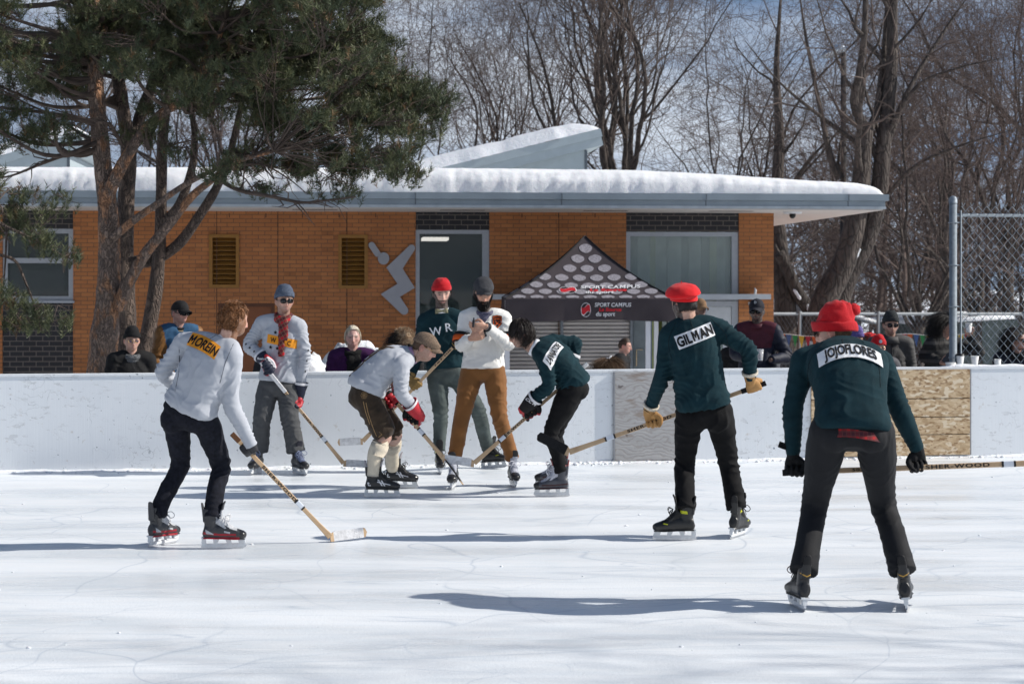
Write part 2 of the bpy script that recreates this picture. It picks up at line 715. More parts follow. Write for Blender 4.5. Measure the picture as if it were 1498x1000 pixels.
def hips_parts(b, g=0., waist=.085, tuck=False):
    u = b.updir(.05)
    cs = [b.Hm - u * .095, b.Hm - u * .05, b.Hm, b.Hm + u * .05, b.Hm + u * waist]
    hw = np.linalg.norm(b.PR - b.PL) / 2 + .085
    ws = np.array([.07, .125, hw, hw - .018, hw - .045]) + g
    ds = np.array([.06, .098, .114, .102, .080]) + g
    if tuck:
        cs[3], cs[4] = b.spine(.09), b.spine(.20)
        ws[3:] = np.array([.188, .180])
        ds[3:] = np.array([.145, .140])
    parts = [torso_loft(cs, [b.rh] * 5, ws, ds, ex=.9)]
    for Pp in (b.PR, b.PL):
        parts.append(ellipsoid(Pp - b.fw * .034 - u * .045 - b.rh * (.02 if Pp is b.PR else -.02), .086 + g, 14, 10))
    return parts

def crease(v, nm, c, axis, R, lam, amp, seed=0):
    d = v - c
    w = np.exp(-(np.linalg.norm(d, axis=1) / R) ** 2)
    ax = nrm(axis)
    side = nrm(np.cross(ax, V(.31, .77, .55)))
    tw = vn(v * 4.3, seed + 31)
    ph = (d @ ax + (d @ side) * tw * 1.1) / (lam * 1.35) * math.pi + 3.6 * fbm(v * 5.5, 2, seed)
    h = .62 - 1.15 * np.abs(np.sin(ph)) ** .62 + .25 * np.abs(np.sin(ph * .5 + 1.3))
    m = np.clip(.55 + .9 * vn(v * 9., seed + 41), 0, 1.3)
    return v + nm * (amp * 1.9 * w * h * m)[:, None]

def cloth(v, q, b, kind, amp=1., seed=0):
    nm = normals(v, q)
    if kind == 'top':
        for S, E, W in ((b.SR, b.ER, b.WR), (b.SL, b.EL, b.WL)):
            v = crease(v, nm, E, W - S, .15, .030, .011 * amp, seed)
            v = crease(v, nm, S * .6 + E * .4, E - S, .14, .05, .007 * amp, seed + 4)
            v = crease(v, nm, W * .8 + E * .2, W - E, .10, .026, .006 * amp, seed + 7)
        v = crease(v, nm, b.spine(.12), b.updir(.1) + .5 * b.rh, .22, .055, .009 * amp, seed + 2)
        v = crease(v, nm, b.spine(.35) - b.fw * .1, b.updir(.3) - .8 * b.rh, .20, .075, .008 * amp, seed + 22)
        v = crease(v, nm, b.spine(.5), b.updir(.5) * .6 - b.rh, .22, .085, .007 * amp, seed + 5)
        v = crease(v, nm, b.spine(.6) , b.updir(.5) * .5 + b.rh, .22, .10, .006 * amp, seed + 15)
    else:
        for Pp, K, A in ((b.PR, b.KR, b.AR), (b.PL, b.KL, b.AL)):
            v = crease(v, nm, K, A - Pp, .13, .052, .009 * amp, seed)
            v = crease(v, nm, A * .85 + K * .15, A - K, .10, .050, .0085 * amp, seed + 3)
            v = crease(v, nm, A * .5 + K * .5, (A - K) + .8 * b.rh, .14, .085, .006 * amp, seed + 13)
            v = crease(v, nm, Pp * .75 + K * .25, (K - Pp) + .25 * b.rh, .15, .055, .008 * amp, seed + 6)
            v = crease(v, nm, Pp * .4 + K * .6, (K - Pp) + .14 * b.rh, .16, .09, .006 * amp, seed + 9)
    return v + nm * (.0035 * amp * fbm(v * 7, 3, seed + 20))[:, None]

# ---------------------------------------------------------------- hands (canonical: x fingers, y thumb side, z palm)
_HC = {}

def hand_canon(curl=1., fat=1., style='bare', spread=0.):
    key = (curl, fat, style, spread)
    if key in _HC:
        return _HC[key]
    parts = []
    pw = .040 * (1 + (fat - 1) * .55)
    pt = .015 * fat
    parts.append(tube([(-.01, 0, 0), (.0, 0, 0), (.03, .001, 0), (.065, .002, 0), (.09, .002, 0), (.098, .002, 0)],
                      [(pt, pw * .55), (pt * 1.1, pw * .72), (pt * 1.15, pw * .95), (pt, pw * 1.05), (pt * .8, pw), (pt * .4, pw * .8)], 16, True, 1., (0, 0, 1)))
    parts.append(ellipsoid((.03, pw * .55, pt * .7), (.032, .018 * fat, .016 * fat), 12, 8))
    ys = np.array([.031, .0105, -.0105, -.031]) * (1 + (fat - 1) * .55)
    Ls = [(.041, .025, .019), (.045, .029, .02), (.042, .027, .02), (.033, .02, .017)]
    for i in range(4):
        a = 0.
        p = [V(.088 - (.006 if i == 3 else 0), ys[i], 0)]
        cc = curl * (1 + .05 * i)
        for L, da in zip(Ls[i], (68, 84, 48)):
            a += rad(da) * cc
            p.append(p[-1] + V(math.cos(a) * L, spread * (1.5 - i) * L, math.sin(a) * L))
        rr = np.array([.0105, .0098, .009, .0075]) * (1 + (fat - 1) * .75)
        parts.append(capsule(p, rr, 10, 4))
    c = curl
    th = [V(.022, pw * .7, pt * .6), V(.052, pw * .7 + .026 * (1.25 - .35 * c), pt + .012), V(.078, pw * .7 + .026 - .012 * c, pt + .012 + .02 * c), V(.094, pw * .7 + .022 - .026 * c, pt + .012 + .030 * c)]
    parts.append(capsule(th, np.array([.015, .0125, .0115, .0095]) * (1 + (fat - 1) * .6), 10, 4))
    if style == 'hockey':
        for i in range(3):
            x0 = .012 + .030 * i
            parts.append(capsule([(x0, -pw * .85, -pt * .9), (x0, 0, -pt * 1.25), (x0, pw * .85, -pt * .9)], [.017, .019, .017], 10, 4))
        for i in range(4):
            parts.append(capsule([(.098, ys[i] * 1.05, -.008), (.128, ys[i] * 1.05, .006), (.134, ys[i] * 1.05, .030)], [.0165, .0155, .014], 10, 3))
        parts.append(capsule([(.02, pw * 1.1, .0), (.06, pw * 1.15, .012)], [.02, .017], 10, 4))
    v, q = fuse(parts, .0032, 3)
    _HC[key] = (v, q)
    return v, q

def hand_frame(grip_pt, forearm, d, side, ts=1, depth=.030, ahead=.088):
    """frame of a hand closed round direction d (thumb towards ts*d); returns axes (x, T, z) and wrist"""
    T = nrm(np.asarray(d)) * ts
    x = nrm(forearm)
    x = x - T * np.dot(x, T)
    n = np.linalg.norm(x)
    if n < .75:
        pr = V(0, .75, -.6)
        x = x + nrm(pr - T * np.dot(pr, T)) * (.75 - n)
    x = nrm(x)
    z = np.cross(x, T)
    if side > 0:
        z = -z
    return np.stack([x, T, z], 1), grip_pt - x * ahead - z * depth

def place_hand(R, w, canon, k=1.):
    v, q = canon
    o = (v * k) @ R.T + w
    if np.linalg.det(R) < 0:
        q = q[:, ::-1]
    return o, q

# ---------------------------------------------------------------- hair, hats, eyewear  (head-local)
def strips(roots, dirs, lens, wid, seed=0, seg=3, droop=0., curl=0., pull=None):
    rs = np.random.RandomState(seed)
    n = len(roots)
    v = np.empty((n, seg + 1, 2, 3))
    p = roots.copy()
    d = dirs.copy()
    side = np.cross(d, rs.normal(size=(n, 3)))
    side /= np.linalg.norm(side, axis=1)[:, None] + 1e-9
    for k in range(seg + 1):
        w = wid * (1 - .85 * k / seg) * .5
        v[:, k, 0] = p - side * w
        v[:, k, 1] = p + side * w
        d = d + V(0, 0, -droop) + rs.normal(size=(n, 3)) * curl
        if pull is not None:
            d = d - pull * .30
        d /= np.linalg.norm(d, axis=1)[:, None] + 1e-9
        p = p + d * (lens / seg)[:, None]
    b = (np.arange(n) * (seg + 1) * 2)[:, None, None]
    k = (np.arange(seg) * 2)[None, :, None]
    f = b + k + np.array([0, 1, 3, 2])[None, None, :]
    return v.reshape(-1, 3), f.reshape(-1, 4)

def scalp_ok(p, low=-.065, front=.060):
    x, y, z = p[:, 0], p[:, 1], p[:, 2]
    return np.where(y > .035, z > front - .25 * np.clip(np.abs(x) - .045, 0, 1), np.where(y > -.012, z > .012, z > low))

def hair_mesh(style, seed=0, n=4200):
    rs = np.random.RandomState(seed)
    cfg = {'short': (-.062, .062, .024, 1.2, .08), 'wavy': (-.068, .058, .036, 1.1, .16), 'crop': (-.040, .068, .011, .6, .05), 'swept': (-.075, .046, .085, 2.6, .07),
           'bob': (-.02, .085, .085, 3.4, .03), 'long': (-.05, .075, .23, 3.0, .07), 'nape': (-.085, .2, .045, .8, .2)}[style]
    low, front, length, flow, curl = cfg
    D = rs.normal(size=(n * 3, 3))
    D /= np.linalg.norm(D, axis=1)[:, None]
    p = head_surface(D)
    ok = scalp_ok(p, low, front)
    if style == 'nape':
        ok &= (p[:, 2] < .03) & (p[:, 1] < .045)
    p, D = p[ok][:n], D[ok][:n]
    if style == 'bob':
        fl = V(0, -.25, -1.) + np.stack([D[:, 0] * .55, D[:, 1] * .35, .9 * np.clip(D[:, 2], 0, 1)], 1)
    elif style == 'long':
        fl = V(0, -.35, -1.) + np.stack([D[:, 0] * .4, D[:, 1] * .2, .85 * np.clip(D[:, 2], 0, 1)], 1)
    elif style == 'swept':
        fl = np.stack([D[:, 0] * .5, np.where(D[:, 1] > -.2, .75, -.25), -.75 + .65 * np.clip(D[:, 2], 0, 1)], 1)
    elif style == 'wavy':
        fl = np.stack([D[:, 0] * .5, np.where(D[:, 2] > .3, .7, -.4), -.55 + .5 * D[:, 2]], 1)
    else:
        fl = np.stack([D[:, 0] * .4, np.where(D[:, 2] > .5, .5, -.5), -.8 + 0 * D[:, 0]], 1)
    if style in ('bob', 'long'):
        fl = fl + np.stack([np.sign(p[:, 0]) * .8 * (p[:, 1] > .0), -.5 * (p[:, 1] > .0), 0 * p[:, 0]], 1)
    fl = fl + rs.normal(size=p.shape) * .30 + .5 * np.stack([vn(p * 30, seed + 60), vn(p * 30, seed + 61), 0 * p[:, 0]], 1)
    dr = fl - D * (fl * D).sum(1)[:, None] * .9
    dr = nrm_rows(dr) + D * (.42 if style in ('wavy', 'short') else .30)
    dr /= np.linalg.norm(dr, axis=1)[:, None]
    lens = length * (.7 + .6 * rs.rand(len(p)))
    lift = {'short': .004, 'wavy': .010, 'crop': .001, 'swept': .012, 'bob': .007, 'long': .010, 'nape': .004}[style]
    v, f = strips(p + D * lift * (.4 + .8 * rs.rand(len(p), 1)), dr, lens, .0055, seed, 4, .20 if style in ('bob', 'long') else .12 if style == 'swept' else .05, curl, D if length < .1 else D * .3)
    sh = head_surface(_SD[0])
    k = scalp_ok(sh, low, front)
    if style == 'nape':
        k &= (sh[:, 2] < .03) & (sh[:, 1] < .045)
    grow = {'short': .008, 'wavy': .008, 'crop': .003, 'swept': .011, 'bob': .009, 'long': .012, 'nape': .006}[style]
    sv = sh + _SD[0] * (grow * (1 + .5 * vn(sh * 45, seed)))[:, None] * k[:, None] - _SD[0] * .004 * (~k)[:, None]
    mb = MB()
    mb.add(v, f)
    mb.add(sv, [q for q in _SD[1] if all(k[i] for i in q)])
    return mb.vf()

def beard_mesh(size=.03, seed=0, n=2600):
    rs = np.random.RandomState(seed)
    D = rs.normal(size=(n * 6, 3))
    D /= np.linalg.norm(D, axis=1)[:, None]
    def ok(p):
        ax = np.abs(p[:, 0])
        zl = -.058 + .062 * sstep(.046, .076, ax)
        m = (p[:, 2] < zl) & (p[:, 1] > -.02)
        mou = (np.abs(p[:, 0]) < .018) & (np.abs(p[:, 2] + .068) < .008)
        must = (ax < .028) & (np.abs(p[:, 2] + .055) < .006) & (p[:, 1] > .05)
        return (m & ~mou) | must
    p = head_surface(D)
    k = ok(p)
    p, D = p[k][:n], D[k][:n]
    dr = D * .35 + V(0, .25, -1.) + rs.normal(size=p.shape) * .15
    dr /= np.linalg.norm(dr, axis=1)[:, None]
    ln = size * (.6 + .6 * rs.rand(len(p))) * (.4 + .9 * sstep(-.04, -.10, p[:, 2]))
    v, f = strips(p, dr, ln, .006, seed, 3, .05, .08)
    sh = head_surface(_SD[0])
    kk = ok(sh)
    dn = V(0, .12, -1)
    sv = sh + (_SD[0] * .35 + dn * .65) * (size * .55 * (.05 + 1.2 * sstep(-.06, -.105, sh[:, 2])))[:, None] + _SD[0] * .005
    mb = MB()
    mb.add(v, f)
    mb.add(sv, [q for q in _SD[1] if all(kk[i] for i in q)])
    return mb.vf()

def dome(rx, ry, rz, c, edge=0., shear=0., n=40, k=16, seed=0, lump=0., back=0., exx=1.):
    """upper part of an ellipsoid, open below angle `edge` (deg)"""
    c = np.asarray(c, float)
    v, f = [], []
    for i in range(k):
        ph = rad(edge) + (math.pi / 2 - rad(edge)) * i / k
        for j in range(n):
            a = 2 * math.pi * j / n
            cr = math.cos(ph) ** exx if math.cos(ph) > 0 else 0
            p = V(rx * cr * math.cos(a), ry * cr * math.sin(a), rz * math.sin(ph))
            v.append(p)
    v.append(V(0, 0, rz))
    v = np.array(v)
    v[:, 2] += shear * v[:, 1]
    v[:, 1] -= back * np.clip(v[:, 2], 0, 1) ** 1.2
    v = v + c
    if lump:
        v = v + (v - c) * (lump * fbm(v * 22, 3, seed))[:, None]
    for i in range(k - 1):
        for j in range(n):
            a, b = i * n + j, i * n + (j + 1) % n
            f.append((a, b, b + n, a + n))
    for j in range(n):
        f.append(((k - 1) * n + j, (k - 1) * n + (j + 1) % n, k * n))
    return v, f

def band(rx, ry, c, z0, z1, t, shear, n=44, wob=0., seed=0):
    """rounded rib band round the head"""
    prof = [(0, z0), (t * .8, z0 - .001), (t, z0 + (z1 - z0) * .2), (t * 1.05, (z0 + z1) / 2), (t, z1 - (z1 - z0) * .2), (t * .7, z1 + .001), (0, z1)]
    v, f = [], []
    for j in range(n):
        a = 2 * math.pi * j / n
        for (d, z) in prof:
            x, y = (rx + d) * math.cos(a), (ry + d) * math.sin(a)
            v.append((x + c[0], y + c[1], z + c[2] + shear * y))
    k = len(prof)
    for j in range(n):
        for i in range(k - 1):
            f.append((j * k + i, ((j + 1) % n) * k + i, ((j + 1) % n) * k + i + 1, j * k + i + 1))
    v = np.array(v)
    if wob:
        v = v + wob * np.stack([vn(v * 25, seed), vn(v * 25, seed + 1), vn(v * 25, seed + 2)], 1)
    return v, f

def beanie(seed=0, tall=.118, slouch=.12, cuff=.05):
    mb = MB()
    c = (0, -.006, .046)
    mb.add(*dome(.0865, .108, tall, c, -4, .22, seed=seed, lump=.05, back=slouch, exx=.8))
    mb.add(*band(.085, .1065, c, -.022, -.022 + cuff, .009, .22, wob=.002, seed=seed))
    return mb

def ball_cap():
    mb = MB()
    mb.add(*dome(.0865, .107, .098, (0, -.004, .040), -3, .10, lump=.012, exx=.85))
    P_, Fc = [], []
    nx, ny = 14, 7
    for t in (0, .004):
        for i in range(nx + 1):
            a = rad(-62 + 124 * i / nx)
            for j in range(ny + 1):
                s = j / ny
                r0 = V(.086 * math.sin(a), .106 * math.cos(a))
                ext = .075 * math.cos(a) ** .8 * s
                P_.append((r0[0] * (1 - .1 * s), r0[1] + ext - .004, .052 - t - .020 * s - .9 * (r0[0] ** 2) / .09 * (.5 + s) * .5))
    m = (nx + 1) * (ny + 1)
    for i in range(nx):
        for j in range(ny):
            a = i * (ny + 1) + j
            Fc.append((a, a + ny + 1, a + ny + 2, a + 1))
            Fc.append((m + a, m + a + 1, m + a + ny + 2, m + a + ny + 1))
    for i in range(nx):
        a = i * (ny + 1) + ny
        Fc.append((a, a + ny + 1, m + a + ny + 1, m + a))
    mb.add(P_, Fc)
    mb.ell((0, -.004, .139), (.008, .008, .004), 10, 6)
    return mb

def flat_cap(brim=.05):
    mb = MB()
    v, f = dome(.090, .118, .088, (0, .006, .040), -6, .02, lump=.03, exx=.72)
    v[:, 2] -= .16 * np.clip(v[:, 1] - .02, 0, 1) * sstep(.06, .12, v[:, 2]) * 2.2
    mb.add(v, f)
    mb.add(*band(.0865, .110, (0, -.002, .038), -.014, .012, .004, .02))
    nx, ny = 14, 6
    P_, Fc = [], []
    for t in (0, .006):
        for i in range(nx + 1):
            a = rad(-58 + 116 * i / nx)
            for j in range(ny + 1):
                s = j / ny
                x, y = .086 * math.sin(a), .112 * math.cos(a)
                P_.append((x * (1 - .08 * s), y + brim * math.cos(a) * s - .004, .046 - t - .024 * s - 3.2 * x * x * (.4 + s)))
    m = (nx + 1) * (ny + 1)
    for i in range(nx):
        for j in range(ny):
            a = i * (ny + 1) + j
            Fc.append((a, a + ny + 1, a + ny + 2, a + 1))
            Fc.append((m + a, m + a + 1, m + a + ny + 2, m + a + ny + 1))
        a = i * (ny + 1) + ny
        Fc.append((a, a + ny + 1, m + a + ny + 1, m + a))
    mb.add(P_, Fc)
    return mb

def beret():
    mb = MB()
    v, f = ellipsoid((0, 0, 0), 1, 44, 24)
    z = np.sign(v[:, 2]) * np.abs(v[:, 2]) ** .9
    r = 1 + .04 * fbm(v * 3.1, 3, 5)
    p = np.stack([v[:, 0] * .118 * r, v[:, 1] * .128 * r, z * np.where(z > 0, .062, .040)], 1)
    p[:, 2] += .004 * fbm(p * 30, 2, 9)
    p[:, 2] -= .14 * np.clip(np.hypot(p[:, 0], p[:, 1]) - .085, 0, 1)
    p = p + V(-.010, -.012, .092)
    p[:, 2] += .16 * p[:, 1] + .10 * p[:, 0]
    mb.add(p, f)
    mb.add(*band(.082, .103, (0, -.004, .050), -.016, .016, .005, .16))
    mb.ell((-.010, -.012, .160), (.004, .004, .010), 8, 6)
    return mb

def fur_hat(seed=3):
    mb = MB()
    mb.add(*dome(.10, .12, .125, (0, -.004, .045), -5, .12, lump=.08, seed=seed, exx=.55))
    mb.add(*band(.10, .12, (0, -.004, .045), -.03, .03, .022, .12, wob=.006, seed=seed))
    v, f = mb.vf()
    rs = np.random.RandomState(seed)
    i = rs.randint(0, len(v), 2600)
    ro = v[i] + rs.normal(size=(2600, 3)) * .006
    d = nrm_rows(ro - V(0, 0, .05)) + rs.normal(size=(2600, 3)) * .5
    sv, sf = strips(ro, nrm_rows(d), .022 + .014 * rs.rand(2600), .006, seed, 2, .1, .15)
    mb.add(sv, sf)
    return mb

def nrm_rows(a):
    return a / (np.linalg.norm(a, axis=1)[:, None] + 1e-9)

def eyewear(kind):
    mb = MB()
    dark = kind == 'sun'
    w, h = (.0265, .0200) if dark else (.021, .0175)
    for s in (-1, 1):
        pts = []
        for k in range(20):
            a = 2 * math.pi * k / 20
            e = .6 if dark else 1.
            pts.append((math.copysign(abs(math.cos(a)) ** e, math.cos(a)) * w, math.copysign(abs(math.sin(a)) ** e, math.sin(a)) * h))
        def at(x, y, s=s):
            X = s * .0325 + x
            return V(X, .1095 - 3.2 * X * X, .003 + y)
        if kind != 'wire':
            mb.prism(pts, at, (0, -.003, 0), 1)
        else:
            mb.prism(pts, at, (0, -.001, 0), 1)
        ring = [at(*p) for p in pts] + [at(*pts[0])]
        mb.tube(ring, .0026 if dark else .0014, 6, 0)
        mb.tube([at(s * w, .006), V(s * .074, .07, .008), V(s * .082, .0, .010), V(s * .080, -.02, -.004)], [.003 if dark else .0014] * 4, 6, 0)
    mb.tube([V(-.008, .1105, .007), V(0, .1125, .009), V(.008, .1105, .007)], [.0026 if dark else .0013] * 3, 6, 0)
    return mb

# ---------------------------------------------------------------- skates (local: x toe, z up, blade edge at z = 0)
_BOOT = None

def skate_meshes(style, mats):
    """style colours by region; returns boot, holder, blade, laces builders"""
    global _BOOT
    if _BOOT is None:
        lower = tube([(-.132, 0, .12), (-.125, 0, .118), (-.10, 0, .118), (-.05, 0, .118), (0, 0, .116), (.05, 0, .108), (.10, 0, .098), (.135, 0, .092), (.152, 0, .090), (.158, 0, .089)],
                     [(.012, .02), (.030, .040), (.037, .048), (.036, .050), (.038, .050), (.044, .043), (.046, .034), (.041, .028), (.026, .018), (.010, .008)], 22, True, 1., (0, 1, 0))
        ank = tube([(-.075, 0, .12), (-.075, 0, .16), (-.078, 0, .20), (-.078, 0, .24), (-.074, 0, .262)], [(.035, .052), (.033, .048), (.034, .048), (.038, .052), (.040, .054)], 20, True, 1., (0, 1, 0))
        inst = tube([(-.03, 0, .20), (.0, 0, .170), (.04, 0, .137), (.075, 0, .118)], [(.033, .034), (.034, .030), (.036, .026), (.03, .018)], 16, True, 1., (0, 1, 0))
        tongue = tube([(-.01, 0, .20), (-.008, 0, .25), (.004, 0, .295), (.016, 0, .318)], [(.030, .012), (.036, .010), (.036, .008), (.026, .006)], 14, True, 1., (0, 1, 0))
        tend = tube([(-.120, 0, .18), (-.128, 0, .25), (-.137, 0, .300), (-.140, 0, .310)], [(.028, .012), (.027, .010), (.021, .008), (.012, .006)], 14, True, 1., (0, 1, 0))
        rim = tube([(-.132, 0, .074), (-.08, 0, .073), (0, 0, .070), (.08, 0, .066), (.150, 0, .066)], [(.030, .007), (.038, .007), (.036, .007), (.045, .007), (.028, .006)], 16, True, 1., (0, 1, 0))
        _BOOT = fuse([lower, ank, inst, tongue, tend, rim], .0038, 3)
    v, q = _BOOT
    c = v[q].mean(1)
    x, y, z = c[:, 0], c[:, 1], c[:, 2]
    fm = np.zeros(len(q), int)
    acc = (z < .080)
    fm[acc] = 1
    stripe = (np.abs(z - (.098 + .10 * (-.02 - x) * (x < -.02) + .0 * x)) < .007) & (x < .09) & (np.abs(y) > .022)
    if style.get('stripe', 1):
        fm[stripe] = 1
    quarter = (x > -.045) & (x < .095) & (z > .105) & (np.abs(y) < .034) & (z > .135 - .55 * (x - .02))
    fm[quarter] = 2
    fm[(x > .112)] = 3
    fm[(z > .262) & (x > -.04)] = 4
    fm[(z > .255) & (x < -.10)] = 4
    me = mesh_from('skate', v, q, mats['boot'], fm)
    return me

def skate_holder():
    mb = MB()
    def at(y):
        return lambda a, b: V(a, y, b)
    def pz(poly, w):
        mb.prism(poly, at(-w / 2), (0, w, 0))
    pz([(-.140, .022), (-.125, .016), (.135, .016), (.156, .026), (.152, .040), (.135, .036), (-.120, .036), (-.140, .040)], .013)
    pz([(.030, .0355), (.058, .0355), (.052, .069), (.014, .069)], .024)
    pz([(.108, .0355), (.1515, .0395), (.142, .068), (.098, .068)], .024)
    pz([(.0, .0655), (.150, .0625), (.148, .0745), (.0, .0785)], .046)
    pz([(-.142, .0395), (-.110, .0355), (-.112, .073), (-.138, .073)], .024)
    pz([(-.062, .0355), (-.036, .0355), (-.020, .074), (-.066, .074)], .024)
    pz([(-.142, .0705), (-.018, .0705), (-.018, .080), (-.140, .080)], .046)
    return mb

def skate_blade():
    mb = MB()
    pts = [(-.146, .016), (-.143, .006), (-.12, .001), (-.04, .0), (.06, .0), (.13, .002), (.150, .010), (.160, .022), (.150, .026), (.130, .0175), (-.125, .0175), (-.142, .0235)]
    mb.prism(pts, lambda a, b: V(a, -.0022, b), (0, .0044, 0))
    return mb

def skate_laces(seed=0):
    mb = MB()
    prof = [(.082, .124), (.062, .140), (.042, .152), (.022, .168), (.006, .186), (-.006, .205), (-.012, .225), (-.014, .243)]
    for k, (x, z) in enumerate(prof):
        s = 1 if k % 2 else -1
        mb.tube([(x - .006, -.030, z - .012), (x + .004, -.012, z + .006), (x + .005, .012, z + .007), (x + .0, .030, z - .008)], [.0034] * 4, 6)
        if k:
            xp, zp = prof[k - 1]
            mb.tube([(xp, .026 * s, zp - .002), ((x + xp) / 2 + .006, 0, (z + zp) / 2 + .008), (x, -.026 * s, z - .002)], [.003] * 3, 6)
    rs = random.Random(seed)
    for s in (-1, 1):
        p0 = V(.014, 0, .215)
        loop = [p0, p0 + V(.03, s * .03, .012), p0 + V(.036, s * .055, -.012), p0 + V(.020, s * .04, -.03), p0 + V(.004, s * .01, -.008)]
        mb.tube(catmull(loop, 4), .0028, 6)
        mb.tube(catmull([p0, p0 + V(.024, s * .018, -.018), p0 + V(.022, s * .034, -.055)], 4), .0026, 6)
    return mb

_SK = {}

def grid_poly(p):
    a, b, c, d = [np.array(q, float) for q in p]
    n = 6
    v = [(a * (1 - s) + b * s) * (1 - t) + (d * (1 - s) + c * s) * t for t in (0, .5, 1) for s in np.linspace(0, 1, n + 1)]
    return np.array(v), [(k * (n + 1) + i, k * (n + 1) + i + 1, (k + 1) * (n + 1) + i + 1, (k + 1) * (n + 1) + i) for k in range(2) for i in range(n)]

def add_skate(root, style, bottom, yaw, ankle, name='skate'):
    """style: dict of colours. bottom: blade contact point, yaw: heading (deg, 0 = to the camera, 90 = picture right)"""
    key = style['id']
    if key not in _SK:
        bm_ = [mat(key + '_boot', style['c'], .38, .15, 30, .1, 120, spec=.5), mat(key + '_trim', style['t'], .4, .1, 30), mat(key + '_lacing', style['l'], .55, .2, 60, .3, 150),
               mat(key + '_toe', style.get('toe', (.015, .015, .016)), .28, .1, 30, .05, spec=.5), mat(key + '_tongue', style.get('g', style['t']), .6, .1, 30)]
        _SK[key] = (skate_meshes(style, {'boot': bm_}), mat(key + '_laces', style['lc'], .7, .1))
    me, lm = _SK[key]
    f = V(math.sin(rad(yaw)), -math.cos(rad(yaw)), 0)
    u = nrm(ankle - bottom)
    x = nrm(f - u * np.dot(f, u))
    y = np.cross(u, x)
    R = np.stack([x, y, u], 1)
    o = link(name, me, root, M4(R, bottom - np.array(root.location)))
    for nm, key2, mk, mm in (('blade_holder', 'H', skate_holder, mat('holder_plastic', (.62, .64, .66), .35, .06, 40, .05, spec=.5)), ('blade', 'B', skate_blade, mat('blade_steel', (.55, .56, .58), .28, .1, 60, .03, metal=1.))):
        if key2 not in _SK:
            mb = mk()
            _SK[key2] = mesh_from(nm, *mb.vf(), [mm], mb.m, False)
        link(nm, _SK[key2], o)
    lk = 'L' + key
    if lk not in _SK:
        mb = skate_laces()
        _SK[lk] = mesh_from('laces', *mb.vf(), [lm], mb.m, True)
    link('laces', _SK[lk], o)
    bk = 'M' + key
    if bk not in _SK:
        _SK[bk] = None
        if style.get('marks'):
            tree = bvh(*_BOOT)
            _SK[bk] = []
            for poly, heel in style['marks']:
                v2, f2 = grid_poly(poly)
                for sg in ((0,) if heel else (-1, 1)):
                    O_, U_, N_ = (V(-.2, 0, 0), V(0, -1, 0), V(-1, 0, 0)) if heel else (V(0, sg * .1, 0), V(1, 0, 0), V(0, sg, 0))
                    v3 = drape(v2, O_, U_, V(0, 0, 1), tree, .0015, N_, .3)
                    _SK[bk].append(mesh_from('logo', v3, f2, [mat(key + '_marks', style['mc'], .45, .05)]))
    for me_ in _SK[bk] or ():
        link('logo', me_, o)
    return o, R

